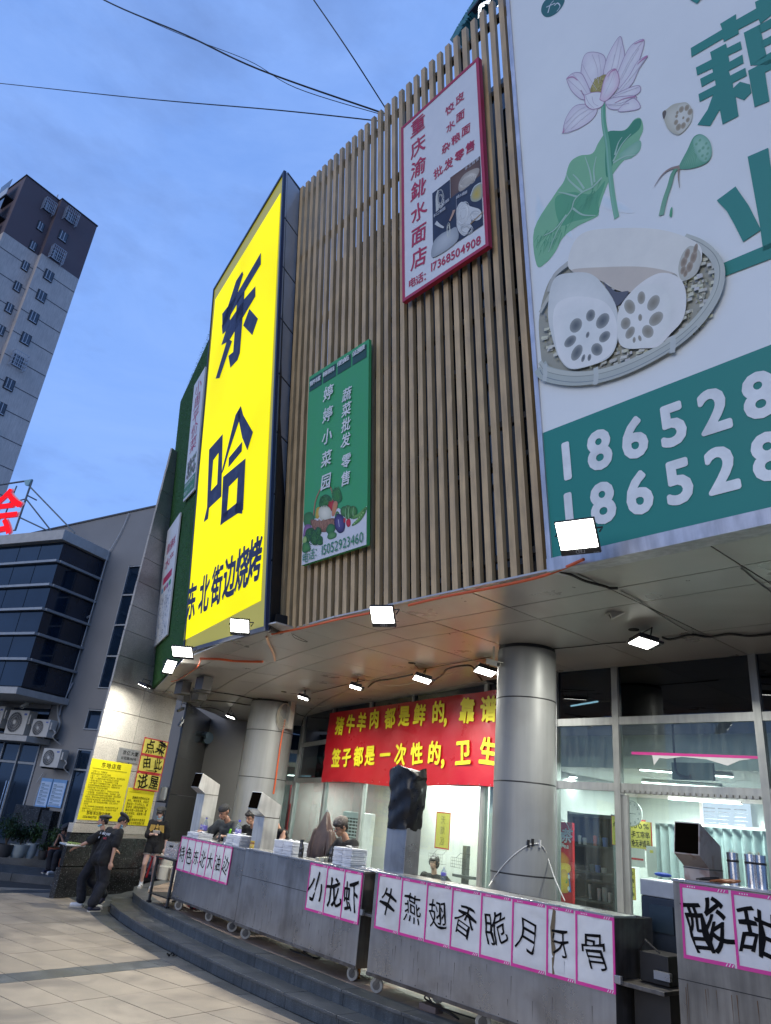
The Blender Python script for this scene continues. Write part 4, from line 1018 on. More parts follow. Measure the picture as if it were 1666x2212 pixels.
for (x, y, r) in ((238,1580,34),(270,1600,38),(290,1560,22),(300,1625,24),(215,1610,22)):
    B4([(x+r*math.cos(t)*rnd(.85,1.1), y+r*1.4*math.sin(t)*rnd(.85,1.1)) for t in [k*.628 for k in range(10)]], (.04,.16,.03), (.012,.07,.018))
for _ in range(170): x, y = rnd(215,315), rnd(1545,1655); ik.ell(*p4(x, y), .007, .007, (.05,.2,.04) if random.random() > .5 else (.01,.06,.015), n=6)
for _ in range(80): x, y = rnd(300,370), rnd(1325,1395); ik.ell(*p4(x, y), .006, .006, (.06,.22,.05) if random.random() > .5 else (.02,.09,.02), n=6)
B4([(186,1700),(190,1640),(225,1640),(240,1680),(215,1700)], (.08,.26,.05), (.02,.12,.03)); B4([(188,1640),(192,1600),(210,1598),(214,1630)], (.35,.5,.15), (.2,.35,.1))
ik.build(vs_)
lt = MB()
for s_, c0, c1 in (('营养丰富',(245,560),(298,525)),('新鲜美味',(335,497),(392,462)),('绿色食品',(434,425),(490,388)),('保证健康',(536,358),(596,316))): put(lt, F, p4, WG+.014, s_, c0, c1, .085, B1)
bigput(F, p4, WG+.016, '婷婷小菜园', (362,622), (346,1222), .235, B1, mat('white vinyl', (.7,.72,.72), .5), vs_, sh=.12)
bigput(F, p4, WG+.014, '蔬菜批发', (487,632), (480,942), .205, B1, MATS['white vinyl'], vs_, sh=.15); bigput(F, p4, WG+.014, '零售', (482,1082), (480,1200), .205, B1, MATS['white vinyl'], vs_, sh=.15)
lt.build('lettering', mat('white vinyl', (.7,.72,.72), .5), vs_)
lt = MB(); put(lt, F, p4, WG+.014, '电话：', (205,1738), (290,1695), .155, 0); (ua, va), (ub, vb) = p4(315,1690), p4(600,1595); line(lt, F, '15052923460', ua, ub, (va, vb), .19, 0, w=WG+.014)
lt.build('lettering', mat('green vinyl', (.03,.2,.07), .5), vs_)

# --- big lotus billboard
LB = thing('lotus_root_billboard', 'huge white billboard with a lotus flower, lotus roots in a basket and white numbers', 'billboard', F.P(-2,0,.1))
bu0 = -3.74; bu1 = 1.6; bv1 = 10.6
MB().fbox(F, bu0, bu1, .10, bv1, -.12, .10).build('panel', mat('billboard sheet', (.76,.80,.79), .5, var=.05, scale=.6, bump=.05), LB)
m_teal = mat('teal vinyl', (.015,.23,.19), .5, var=.06, scale=.8)
e = MB(); e.fbox(F, bu0-.05, bu0, .06, bv1, -.14, .12); eb = e.build('side_trim', m_alu, LB)
e = MB(); e.fbox(F, bu0-.05, bu1, -.02, .10, -.14, .13); e.build('bottom_trim', m_alu, LB)
Wb = .102
vb_ = F.uv(1187,930,.1)[1]; 
MB().fbox(F, bu0+.002, bu1, .101, vb_, .1, .1025).build('teal_band', m_teal, LB)
p6 = lambda x, y: F.uv((2000+x*.6435)/1.844, (y*.6435)/1.844, .1); p7 = lambda x, y: F.uv((2000+x*.6435)/1.844, (1000+y*.6435)/1.844, .1)
lt = MB()
def fitnum(s, c0, c1, h):
    (ua, va), (ub, vb) = p7(*c0), p7(*c1); n = len(s)
    for i, ch in enumerate(s): t = i/(n-1); glyph(lt, F, ch, ua+(ub-ua)*t, va+(vb-va)*t, h, B1, Wb+.006)
n8 = [(400,1265),(607,1208),(833,1143),(1072,1072),(1330,1010),(1600,920)]; n9 = [(415,1580),(636,1538),(868,1482),(1115,1425),(1385,1372),(1660,1300)]
hN = (p7(607,1088)[1]-p7(607,1328)[1])/.73
for row in (n8, n9):
    us = [p7(*q)[0] for q in row]; vv = sum(p7(*q)[1] for q in row)/6; du = (us[5]-us[0])/5
    for i, ch in enumerate('18652861937'):
        lt = MB(); glyph(lt, F, ch, us[0]+du*i, vv, hN, .05, Wb+.006, sx=.98); lt.build('numeral', mat('white print', (.76,.80,.80), .5), LB)
lt = MB()
# 藕 and 业, in slabs, traced
def tr6(o, px=p6): lt.prism([F.P(*px(*q), Wb+.002) for q in o], F.n*.002)
# 藕: the whole character set from the font, fitted so its left part falls where the photograph shows it
S6_ = [[(1170,300),(1365,185),(1352,150),(1450,90),(1452,125),(1575,55),(1568,15),(1700,-55),(2050,-240),(2050,-130),(1740,40),(1600,150),(1590,120),(1465,185),(1468,210),(1375,260),(1370,240),(1175,355)],
 [(1290,325),(1388,272),(1395,300),(1478,258),(1487,305),(1402,345),(1410,385),(1490,340),(1497,392),(1405,440),(1415,470),(1508,422),(1517,470),(1430,515),(1432,548),(1475,508),(1537,525),(1545,575),(1500,622),(1448,600),(1466,720),(1367,772),(1350,680),(1290,782),(1212,774),(1275,680),(1308,590),(1225,632),(1218,585),(1325,530),(1320,495),(1238,540),(1228,490),(1308,450),(1303,425),(1210,468),(1202,420),(1300,370)],
 [(1498,205),(1595,155),(1640,350),(1540,408)], [(1590,158),(1960,-40),(1965,20),(1603,208)], [(1606,256),(1940,80),(1945,130),(1612,300)], [(1630,345),(1935,185),(1960,300),(1640,405),(1545,405)], [(1525,440),(2020,180),(2030,260),(1630,450),(1657,628),(1565,665)], [(1775,60),(1850,20),(1930,560),(1850,600)]]
for q in S6_: c_ = MB(); c_.prism([F.P(*p6(*p), Wb+.002) for p in q], F.n*.002); c_.build('lettering_stroke', m_teal, LB)
for q in [[(1332,1243),(1448,1157),(1530,1275),(1606,1425),(1495,1500),(1440,1390),(1395,1310)], [(1523,973),(1650,918),(1662,1010),(1760,1500),(1620,1560),(1597,1385)], [(1365,1634),(1620,1527),(2300,1240),(2310,1360),(1378,1714)], [(1820,850),(1950,800),(1990,1420),(1860,1470)], [(2080,1020),(2200,960),(2150,1180),(2040,1300)], [(1165,0),(1210,25),(1232,0),(1330,-60),(1290,-110)], [(1240,-140),(1500,-260),(1520,-190),(1290,-90)]]:
    c_ = MB(); c_.prism([F.P(*p6(*p), Wb+.0045) for p in q], F.n*.002); c_.build('lettering_stroke', m_teal, LB)
lt = MB(); lt.fbox(F, 1.2, 1.5, 2, 2.3, Wb, Wb+.003)
lt.build('lettering', m_teal, LB)
ik = Ink(F, Wb); B6 = lambda pts, c0, c1=None, **k: ik.blob(pts, c0, c1, px=p6, **k); S6 = lambda pts, a, b, c, **k: ik.stroke(pts, a, b, c, px=p6, **k)
B7_ = lambda pts, c0, c1=None, **k: ik.blob(pts, c0, c1, px=p7, **k); S7 = lambda pts, a, b, c, **k: ik.stroke(pts, a, b, c, px=p7, **k)
pap = (.74,.78,.78)
# round emblem
B6([(243,70),(262,10),(330,-40),(385,-20),(380,30),(335,85),(275,107)], (.012,.13,.13)); S6([(285,80),(300,30),(320,5)],.016,.008,(.6,.66,.7)); S6([(275,45),(330,20)],.012,.01,(.6,.66,.7)); S6([(325,35),(345,20),(360,40),(340,72)],.014,.01,(.6,.66,.7))
# pale leaves behind
for o in ([(200,1400),(215,1190),(260,1270),(300,1330),(200,1460)], [(580,1190),(720,1240),(820,1312),(740,1315),(620,1280)], [(330,1380),(420,1420),(440,1480),(380,1440)]): B6(o, (.62,.74,.78), pap)
ik.build(LB, 'emblem')
# big leaf
gl_, gd = (.20,.47,.26), (.035,.24,.12)
B6([(200,1420),(330,1200),(385,1120),(420,1010),(480,965),(560,950),(600,880),(655,815),(760,805),(820,740),(860,735),(875,800),(850,870),(855,930),(800,980),(760,990),(700,1060),(650,1150),(600,1300),(590,1340),(470,1400),(380,1470),(330,1560),(270,1630),(215,1640)], gl_, (.06,.30,.16))
B6([(655,820),(760,808),(820,745),(860,740),(850,800),(760,880),(700,985),(650,1100),(640,950)], (.04,.25,.14), (.09,.34,.2))
B6([(735,950),(850,870),(855,930),(800,978),(740,990)], (.30,.52,.38), (.20,.45,.3))
B6([(330,1230),(430,1190),(560,1200),(640,1120),(600,1250),(590,1330),(450,1370),(360,1390)], (.10,.36,.19), (.16,.42,.25))
import random as _r
for i in range(60):                                   # pencil shading of the leaf
    a = rnd(0,1); x0, y0 = 250+rnd(-20,330)*1.0, 1600-rnd(0,420)
    x0, y0 = 590-a*360+rnd(-30,30), 1150+a*380+rnd(-50,40)
    S6([(x0,y0),(x0-rnd(10,40),y0+rnd(30,90))], .012,.002,(.08,.32,.17))
for pts in ([(620,1100),(560,1160),(500,1190),(450,1240),(430,1300),(380,1370),(330,1460),(290,1560)], [(500,1190),(420,1120),(400,1080)], [(510,1170),(470,1110),(440,1080)], [(470,1220),(400,1200),(350,1190)], [(560,1150),(545,1060),(515,970)], [(575,1130),(570,1050),(585,970)], [(690,1000),(740,900),(800,830)], [(700,960),(720,890),(745,850)], [(690,1010),(760,970),(830,960)], [(440,1290),(500,1330),(580,1335)], [(400,1330),(330,1420),(260,1460)]):
    S6(pts, .022,.008,(.36,.56,.44))
S6([(628,640),(632,760),(655,900),(665,1020),(685,1200),(712,1350)], .05,.055,(.09,.36,.20), c2=(.20,.46,.30)); S6([(622,640),(626,760),(649,900),(659,1020),(679,1200),(704,1350)], .016,.016,(.22,.48,.34))
ik.build(LB, 'leaf')
# flower
pk, pr, pl_ = (.66,.61,.67), (.68,.52,.60), (.76,.76,.77)
petals = [[(490,490),(495,400),(520,335),(580,325),(635,350),(640,420),(600,520),(560,560)], [(630,440),(660,340),(728,228),(750,280),(760,350),(740,450),(690,520),(640,520)], [(700,500),(760,350),(810,275),(880,248),(860,350),(810,460),(740,560)],
          [(720,560),(790,470),(840,385),(903,348),(850,430),(800,530),(700,600)], [(400,490),(440,455),(490,455),(520,500),(550,580),(530,610),(490,615),(430,560)], [(690,590),(790,545),(850,532),(855,570),(800,600),(700,610)], [(640,630),(700,605),(830,597),(800,650),(720,680),(660,670)], [(760,640),(820,610),(858,668),(780,690),(720,688)],
          [(380,825),(395,740),(450,660),(530,648),(590,675),(560,740),(470,800)]]
for p in petals: B6(p, pl_, pk); S6(p+[p[0]], .008,.006,(.36,.28,.38))
B6([(550,570),(575,500),(640,462),(655,500),(615,575)], (.42,.36,.10), (.30,.25,.06))
for _ in range(45): x, y = rnd(562,640), rnd(480,565); ik.ell(*p6(x, y), .010,.007,(.5,.44,.15) if random.random() > .4 else (.25,.18,.05), n=6)
for p in ([(490,560),(512,600),(520,650),(560,678),(620,660),(637,610),(615,575),(560,575),(510,590)], [(612,600),(630,510),(660,450),(705,430),(728,490),(715,550),(650,625),(610,620)]): B6(p, pl_, pr); S6(p+[p[0]], .009,.006,(.40,.22,.34))
for (a, b, c) in (((500,400),(540,480),(590,560)),((560,340),(590,420),(600,520)),((600,340),(615,440),(610,500)),((728,235),(700,350),(660,500)),((740,290),(720,400),(690,500)),((700,340),(680,430),(650,510)),((878,252),(800,360),(720,520)),((850,300),(790,400),(740,500)),((900,350),(820,460),(730,570)),((405,490),(460,540),(525,600)),((440,460),(490,520),(535,590)),((382,822),(460,730),(560,665)),((395,770),(470,690),(540,655)),((430,800),(510,730),(575,680)),((850,540),(770,570),(690,600)),((820,600),(740,640),(650,650)),((790,640),(720,655),(660,655)),((700,440),(670,520),(630,600)),((560,600),(570,640),(600,660)),((520,600),(540,640),(570,670))):
    S6([a,b,c], .006,.003,(.50,.46,.54))
S6([(880,250),(850,262),(820,275)], .02,.004,(.5,.25,.42)); S6([(902,350),(870,372),(840,400)], .025,.004,(.5,.2,.36)); S6([(405,488),(440,478),(470,500)], .02,.006,(.5,.26,.4)); S6([(380,825),(388,795)], .03,.004,(.5,.25,.38)); S6([(830,600),(760,612),(700,640)], .014,.004,(.5,.22,.36)); S6([(707,432),(680,445),(655,480)], .022,.005,(.5,.22,.36))
ik.build(LB, 'flower')
# seed pod slice and green pod
B6([(995,700),(1020,680),(1060,650),(1100,640),(1150,640),(1180,690),(1170,760),(1110,830),(1070,832),(1030,800),(1008,750)], (.62,.62,.52), (.48,.47,.36)); B6([(1075,700),(1100,650),(1150,645),(1180,690),(1170,760),(1110,828),(1070,800),(1065,750)], (.66,.67,.60), (.56,.56,.46))
for x, y, r in ((1113,680,.035),(1147,670,.033),(1167,695,.035),(1083,722,.02),(1125,732,.016),(1153,745,.026),(1080,760,.03),(1095,790,.038),(1125,780,.034),(1088,700,.02)): ik.ell(*p6(x, y), r*.7, r, (.28,.23,.15), (.42,.38,.28), n=12)
B6([(995,705),(1010,685),(1020,700),(1005,740)], (.12,.10,.08))
B6([(1098,1035),(1150,930),(1190,850),(1240,835),(1290,880),(1300,960),(1270,1010),(1200,1040),(1130,1050)], (.20,.46,.30), (.09,.32,.20)); B6([(1190,860),(1240,838),(1290,882),(1300,960),(1262,1005),(1220,985),(1190,920)], (.34,.58,.44), (.20,.44,.32))
for x, y in ((1205,895),(1228,870),(1268,890),(1248,918),(1280,920),(1225,938),(1275,955),(1243,968),(1265,985)): ik.ell(*p6(x, y), .018,.022,(.12,.34,.2), (.30,.55,.4), n=10)
for k in range(7): S6([(1110+k*14,1040),(1150+k*9,960),(1188+k*3,900+k*14)], .006,.004,(.10,.34,.2))
S6([(1090,1035),(1060,1080),(1040,1150),(1010,1240),(988,1335)], .04,.05,(.10,.32,.18), c2=(.2,.42,.28)); S6([(1098,1035),(1040,1050),(990,1090),(945,1158)], .03,.004,(.30,.22,.18)); S6([(1098,1035),(1095,1100),(1102,1165)], .02,.004,(.30,.24,.18)); B6([(1040,1340),(1045,1300),(1056,1285),(1054,1340)], (.08,.36,.18))
ik.build(LB, 'seed_pod')
# bamboo basket
tanl, tan = (.50,.50,.42), (.34,.33,.26)
B7_([(265,740),(240,600),(235,400),(300,180),(430,80),(700,-20),(1000,-60),(1200,-30),(1310,20),(1358,130),(1340,280),(1240,420),(1090,560),(860,690),(640,770),(460,790),(330,775)], (.40,.40,.32), (.34,.34,.27))
for i in range(1500):                                  # weave
    x, y = rnd(245,1340), rnd(-20,770)
    inb = ((x-800)/560)**2+((y-370-(800-x)*.25)/330)**2 < 1
    if not inb: continue
    if (int(x/22)+int(y/16)) % 2: S7([(x,y),(x+rnd(26,40),y-rnd(6,12))], .030,.026,(rnd(.50,.66),)*2+(rnd(.42,.54),))
    else: S7([(x,y),(x+rnd(6,10),y+rnd(14,22))], .014,.012,(rnd(.26,.38),)*2+(rnd(.2,.28),))
rim = [(250,700),(290,745),(440,775),(620,760),(830,690),(1060,565),(1220,430),(1330,270),(1362,130),(1330,30),(1250,-40),(1150,-80)]
S7([(x+8,y+34) for x, y in rim], .02,.01,(.22,.26,.34)); S7([(x,y+22) for x, y in rim], .16,.06,(.42,.47,.42), c2=(.52,.54,.48)); S7([(x,y-6) for x, y in rim], .05,.03,(.52,.55,.48)); S7([(x,y+8) for x, y in rim], .006,.006,(.24,.27,.24)); S7([(x,y+44) for x, y in rim[:7]], .008,.006,(.2,.24,.26))
S7([(360,195),(300,300),(250,390)], .05,.04,(.5,.5,.42)); S7([(425,85),(340,160),(300,260)], .06,.04,(.46,.47,.42))
for a in ((600,750),(1075,555),(285,730)): S7([(a[0]-6,a[1]-20),(a[0]-2,a[1]+30),(a[0]-8,a[1]+85)], .05,.05,(.52,.56,.52))
ik.build(LB, 'basket')
# roots
B7_([(430,120),(440,0),(500,-90),(620,-125),(900,-130),(1080,-100),(1230,-30),(1250,60),(1220,130),(1130,200),(1080,150),(960,150),(880,200),(810,260),(720,250),(640,200),(560,150)], (.78,.78,.70), (.68,.65,.56))
B7_([(440,130),(650,110),(900,110),(1080,150),(960,165),(820,262),(720,250),(640,200)], (.60,.54,.45), (.70,.66,.58))
B7_([(1105,120),(1130,30),(1180,-20),(1235,10),(1245,80),(1210,160),(1130,195)], (.58,.58,.50), (.5,.5,.42))
for x, y, w_, h_ in ((1140,80,.03,.05),(1160,30,.025,.05),(1200,50,.03,.06),(1175,110,.03,.05),(1135,130,.025,.04),(1212,0,.02,.05),(1150,150,.02,.035)): ik.ell(*p7(x, y), w_, h_, (.24,.18,.12), (.40,.34,.26), rot=-.3, n=12)
B7_([(640,200),(720,262),(800,262),(730,350),(700,300)], (.10,.11,.14))
B7_([(300,420),(310,260),(350,170),(440,145),(560,150),(650,230),(720,350),(735,480),(720,600),(660,680),(520,730),(430,735),(370,670),(330,560)], (.80,.82,.78), (.66,.69,.65))
B7_([(345,560),(330,430),(360,330),(480,290),(640,320),(715,420),(725,540),(690,640),(600,700),(500,728),(430,728),(370,660)], (.74,.78,.74), (.82,.83,.79))
B7_([(730,420),(760,330),(860,220),(980,150),(1080,160),(1140,220),(1155,330),(1130,440),(1060,520),(980,600),(880,612),(780,610),(735,560)], (.72,.74,.68), (.80,.80,.75))
B7_([(735,430),(765,330),(860,240),(960,215),(1040,280),(1060,400),(1035,500),(960,590),(860,610),(775,605),(735,540)], (.84,.85,.80), (.76,.78,.72))
dk0, dk1 = (.10,.12,.13), (.34,.36,.33)
for x, y, w_, h_, r_ in ((472,470,.105,.11,.3),(563,408,.075,.09,.1),(638,442,.115,.10,.9),(437,568,.105,.08,.2),(650,540,.09,.075,.2),(478,638,.09,.115,-.6),(602,618,.08,.105,.5),(545,528,.03,.045,-.3),(518,672,.03,.055,-.4),(556,668,.03,.05,-.2)): ik.ell(*p7(x, y), w_*.66, h_*.70, dk0, dk1, rot=r_, n=18)
for x, y, w_, h_, r_ in ((805,355,.07,.115,.3),(877,300,.055,.09,0),(952,332,.085,.10,-.5),(780,458,.07,.085,.2),(968,430,.10,.085,.4),(808,515,.065,.08,-.6),(917,508,.07,.10,.4),(870,422,.028,.05,0),(833,560,.022,.04,-.1),(868,550,.022,.045,.2)): ik.ell(*p7(x, y), w_*.68, h_*.72, (.26,.24,.18), (.42,.42,.36), rot=r_, n=18)
ik.build(LB, 'lotus_root')

# --- two signs on the turf
def turf_sign(name, label, q, th=.03):
    # q: TL, TR, BR, BL in picture; worked out on the turf plane
    p0 = T3 - GN.normalized()*.03
    P = [onpl(*c, GN, p0) for c in q]; t = thing(name, label, 'sign', (P[2]+P[3])/2)
    fr = Fr(P[3], P[2]-P[3], P[0]-P[3]); 
    if fr.n.dot(CV-P[3]) < 0: fr = Fr(P[2], P[3]-P[2], P[1]-P[2])
    b = MB(); b.prism(P, -GN.normalized()*th); b.build('panel', m_white, t)
    return t, P, (lambda a, b, w=0: (P[3].lerp(P[2], a)).lerp(P[0].lerp(P[1], a), b) - GN.normalized()*(th+.004+w))
a9 = lambda X, Y: ((640+X*.6325)/1.844, (1300+Y*.6325)/1.844)
s1, Pq, f1 = turf_sign('greengrocer_sign', 'narrow pale greengrocer sign with red characters, upper one on the turf wall', [a9(220,375),a9(290,255),a9(222,1030),a9(150,1108)])
def col_on(f, s, a, b0, b1, h, ha, m, t, name='lettering', bold=B1):
    mb = MB()
    for i, ch in enumerate(s):
        vs, fs = GL[(ch, 0)]; b = b0+(b1-b0)*(i+.5)/len(s)
        mb.add([f(a+(x-.5)*ha, b+(y-.38)*h) for x, y in vs], fs)
    mb.build(name, m, t)
m_mag = mat('magenta vinyl', (.5,.02,.10), .5)
col_on(f1, '小周平价菜', .50, .97, .36, .12, .62, m_mag, s1)
mb = MB(); mb.add([f1(.02,.02), f1(.98,.02), f1(.98,.14), f1(.02,.14)], [(0,1,2,3)]); mb.build('green_band', mat('green vinyl', (.03,.2,.07), .5), s1)
mb = MB(); 
for _ in range(120): a, b = rnd(.1,.85), rnd(.15,.30); c_ = random.choice([(.12,.2,.1),(.2,.1,.18),(.4,.45,.4),(.25,.3,.2)]); mb.add([f1(a,b,.001), f1(a+.08,b+.005,.001), f1(a+.04,b+.03,.001)], [(0,1,2)], c_)
mb.build('artwork', mat('printed ink', (1,1,1), .55, attr=True), s1)
mb = MB()
for i, ch in enumerate('蔬菜批发零售'): vs, fs = GL[(ch, 0)]; mb.add([f1(.1+i*.14+(x-.5)*.13, .115+(y-.38)*.03, .001) for x, y in vs], fs)
for i, ch in enumerate('电话15190'): vs, fs = GL[(ch, 0)]; mb.add([f1(.1+i*.12+(x-.5)*.13, .055+(y-.38)*.035, .001) for x, y in vs], fs)
mb.build('lettering', mat('white vinyl', (.7,.72,.72), .5), s1)
s2, Pq, f2_ = turf_sign('seafood_sign', 'narrow pale seafood sign with red characters, lower one on the turf wall', [a9(52,1290),a9(133,1172),a9(48,1942),a9(-38,2025)])
mb = MB()
for ch, a, b in (('新',.36,.80),('鲜',.68,.80),('水',.36,.67),('产',.68,.67)): vs, fs = GL[(ch, 0)]; mb.add([f2_(a+(x-.5)*.36, b+(y-.38)*.10) for x, y in vs], fs)
mb.add([f2_(.2,.50), f2_(.85,.50), f2_(.85,.56), f2_(.2,.56)], [(0,1,2,3)]); mb.build('lettering', m_mag, s2)
mb = MB()
for i, c_ in enumerate(((.1,.3,.45),(.45,.1,.1),(.4,.1,.3),(.05,.3,.15))): mb.add([f2_(.15+i*.19,.43), f2_(.29+i*.19,.43), f2_(.29+i*.19,.47), f2_(.15+i*.19,.47)], [(0,1,2,3)], c_)
for _ in range(220):
    a, b = rnd(.08,.88), rnd(.03,.38); d1, d2 = rnd(-.08,.08), rnd(-.03,.03); mb.add([f2_(a,b,.001), f2_(a+d1,b+d2,.001), f2_(a+d1+.03,b+d2+.006,.001)], [(0,1,2)], random.choice([(.25,.35,.45),(.15,.22,.3),(.35,.45,.55),(.3,.3,.3)]))
mb.build('artwork', mat('printed ink', (1,1,1), .55, attr=True), s2)
# ================================================================== FLOODLIGHTS
m_fl = mat('floodlight black', (.02,.02,.022), .45); m_em = emis('led panel', (1,1,.93), 14)
def flood(pos, aim, w, h, watts, label, group, back=True, spot=150, face=None):
    pos = Vector(pos); d = Vector(aim).normalized()
    t = thing('floodlight', label, 'floodlight', pos, group)
    x = d.cross(Vector((0,0,1))).normalized(); fr = Fr(pos, x, Vector((0,0,1)) if abs(d.z) < .95 else Vector((0,1,0)))
    up = (x.cross(d)).normalized(); fr.x = x; fr.y = up; fr.n = d
    b = MB(); b.fbox(fr, -w/2-.012, w/2+.012, -h/2-.055, h/2+.010, -.03, 0); b.build('housing', m_fl, t, bevel=.004)
    b = MB(); [b.fbox(fr, -w/2+w*k/8, -w/2+w*k/8+.012, -h/2, h/2, -.06, -.03) for k in range(9)]; b.build('cooling_fins', m_fl, t)
    b = MB(); b.fbox(fr, -w/2, w/2, -h/2, h/2, .001, .006); b.build('lit_lens', m_em, t)
    lt = MB()
    line(lt, fr, 'LED', -.04, .04, -h/2-.028, .04, 0, w=.003); line(lt, fr, 'IP66', -w/2, -w/2+.05, -h/2-.045, .018, 0, w=.003); lt.build('lettering', mat('grey print', (.35,.35,.35), .5), t)
    b = MB(); b.tube([fr.P(-w/2-.03,0,-.02), fr.P(-w/2-.03,0,-.14), fr.P(w/2+.03,0,-.14), fr.P(w/2+.03,0,-.02)], .008, 5); b.build('bracket', m_fl, t)
    ld = bpy.data.lights.new('lamp', 'AREA'); ld.shape = 'RECTANGLE'; ld.size = w; ld.size_y = h; ld.energy = watts; ld.color = (1,.98,.88); ld.spread = R_(spot)
    lo = bpy.data.objects.new('lamp', ld); COL.objects.link(lo); lo.parent = t
    lo.rotation_euler = d.to_track_quat('-Z', 'Y').to_euler(); lo.location = d*.02
    return t
def toward(pos, tgt): return (Vector(tgt)-Vector(pos)).normalized()
FG, CG = 'floodlights along the lower edge of the front', 'floodlights under the canopy ceiling'
def onray(px, py, y): return aty(px, py, y)
P = onray(1246,1155,4.65); flood(P, Vector((.22,-.72,-.62)), .31, .24, 50, 'largest floodlight, at the lower left corner of the lotus billboard', FG)
Pq_ = onray(826,1328,4.85); flood(Pq_, Vector((.35,-.62,-.62)), .25, .19, 50, 'floodlight under the middle of the timber slats', FG)
Pq3 = onray(518,1352,4.65); flood(Pq3, Vector((.55,-.55,-.62)), .25, .18, 48, 'floodlight at the right foot of the yellow sign', FG)
Pq4 = onray(394,1408,5.0); flood(Pq4, Vector((.45,-.45,-.72)), .32, .18, 40, 'floodlight at the left foot of the yellow sign', FG)
Pq5 = onray(367,1440,5.55); flood(Pq5, Vector((.55,-.1,-.55)), .17, .26, 55, 'narrow floodlight under the turf wall just left of the yellow sign', FG)
Pq6 = onray(312,1482,6.35); flood(Pq6, Vector((-.25,-.1,-.95)), .16, .24, 48, 'leftmost floodlight, aimed along the granite pillar', FG)
for (px, py, y, w, h, e, lab) in ((1390,1389,7.25,.30,.22,60,'ceiling floodlight right of the near silver column'),(1048,1451,7.75,.34,.26,65,'ceiling floodlight touching the left edge of the near column'),(912,1468,7.85,.34,.26,60,'ceiling floodlight above the middle of the red banner'),
                               (768,1485,8.0,.26,.2,55,'ceiling floodlight above the left end of the red banner'),(655,1508,8.4,.28,.2,55,'ceiling floodlight just right of the far silver column'),(498,1549,9.6,.34,.2,45,'ceiling floodlight between the granite pillar and the far column')):
    p = onray(px, py, y); flood(p, Vector((-.12,-.16,-1.0)), w, h, e*1.3, lab, CG, spot=176)
    # hangers
# ================================================================== GRILL CARTS
m_ss = mat('stainless steel', (.34,.338,.335), .30, metal=.75, var=.16, scale=1.6, streak=.10, bump=.35, bscale=4, tint2=((.12,.11,.10), 1.5, .52, .5))
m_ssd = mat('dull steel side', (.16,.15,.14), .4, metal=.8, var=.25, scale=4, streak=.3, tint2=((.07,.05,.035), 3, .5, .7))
m_top = mat('steel top', (.40,.40,.40), .3, metal=.8, var=.15, scale=6)
m_blk = mat('sooty black steel', (.025,.024,.024), .5, metal=.3, var=.2, scale=5)
m_tyre = mat('caster wheel', (.28,.28,.26), .5, var=.2, scale=20); m_fork = mat('caster fork', (.09,.09,.09), .45, metal=.6)
m_paper = mat('poster paper', (.56,.57,.58), .6, var=.07, scale=5, tint2=((.42,.42,.40), 3, .55, .5))
m_pink = mat('pink border', (.55,.035,.25), .5, var=.05); m_ink = mat('brush ink', (.005,.005,.006), .9, var=.02, spec=.1)
m_wt = mat('white border tick', (.65,.6,.62), .5)
def paper(parent, fr, u0, u1, v0, v1, ch, m=None, border=None, bold=B1, hk=.55, w=.004, cy_=.5, mirror=False, ticks=True, rough=.9, ink=None, borders='lrtb', sx=1):
    nx, ny = 10, 14; b = MB(); H = {}; p1_, p2_, p3_ = rnd(0,6), rnd(0,6), rnd(0,6)
    edge = lambda a, lo, hi: min(1, (a-lo)/.05, (hi-a)/.05)
    wf_ = lambda u, v: max(0, min(edge(u, u0, u1), edge(v, v0, v1)))*(.006+.0022*math.sin(u*31+v*9+p1_)+.0022*math.sin(v*38-u*16+p2_)+.0014*math.sin((u+v)*70+p3_))
    for j in range(ny+1):
        for i in range(nx+1):
            uu, vv = u0+(u1-u0)*i/nx, v0+(v1-v0)*j/ny; H[i, j] = len(b.v); b.v.append(fr.P(uu, vv, w+.001+wf_(uu, vv)+rnd(0,.0006))); b.c.append(None)
    for j in range(ny):
        for i in range(nx): b.f.append((H[i,j],H[i+1,j],H[i+1,j+1],H[i,j+1]))
    sheet = b.build('paper_sheet', m or m_paper, parent, smooth=True)
    wf = w+.009; s = .026
    b = MB()
    if 'l' in borders: b.fbox(fr, u0, u0+s*.7, v0, v1, w, wf)
    if 'r' in borders: b.fbox(fr, u1-s*.7, u1, v0, v1, w, wf)
    if 't' in borders: b.fbox(fr, u0+s*.7, u1-s*.7, v1-s, v1, w, wf)
    if 'b' in borders: b.fbox(fr, u0+s*.7, u1-s*.7, v0, v0+s, w, wf)
    if b.v: b.build('paper_border', border or m_pink, sheet)
    if ticks:
        t = MB()
        for k in range(3):
            for (vv, uu) in ((v1-s, u1-.10), (v0, u1-.08)):
                x = uu+k*.022; t.add([fr.P(x,vv+.003,wf+.001), fr.P(x+.007,vv+.003,wf+.001), fr.P(x+.019,vv+s-.003,wf+.001), fr.P(x+.012,vv+s-.003,wf+.001)], [(0,1,2,3)])
        for k in range(4): 
            x = u0+.06+k*.018; t.add([fr.P(x,v1-s+.008,wf+.001), fr.P(x+.009,v1-s+.008,wf+.001), fr.P(x+.009,v1-s+.017,wf+.001), fr.P(x,v1-s+.017,wf+.001)], [(0,1,2,3)])
        t.build('border_ticks', m_wt, sheet)
    if ch:
        t = MB(); glyph(t, fr, ch, (u0+u1)/2, v0+(v1-v0)*cy_, (u1-u0)*hk*1.55, bold, w+.0062, hf=wf_, rough=rough, sx=sx, mirror=mirror); t.build('lettering', ink or m_ink, sheet)
    return sheet
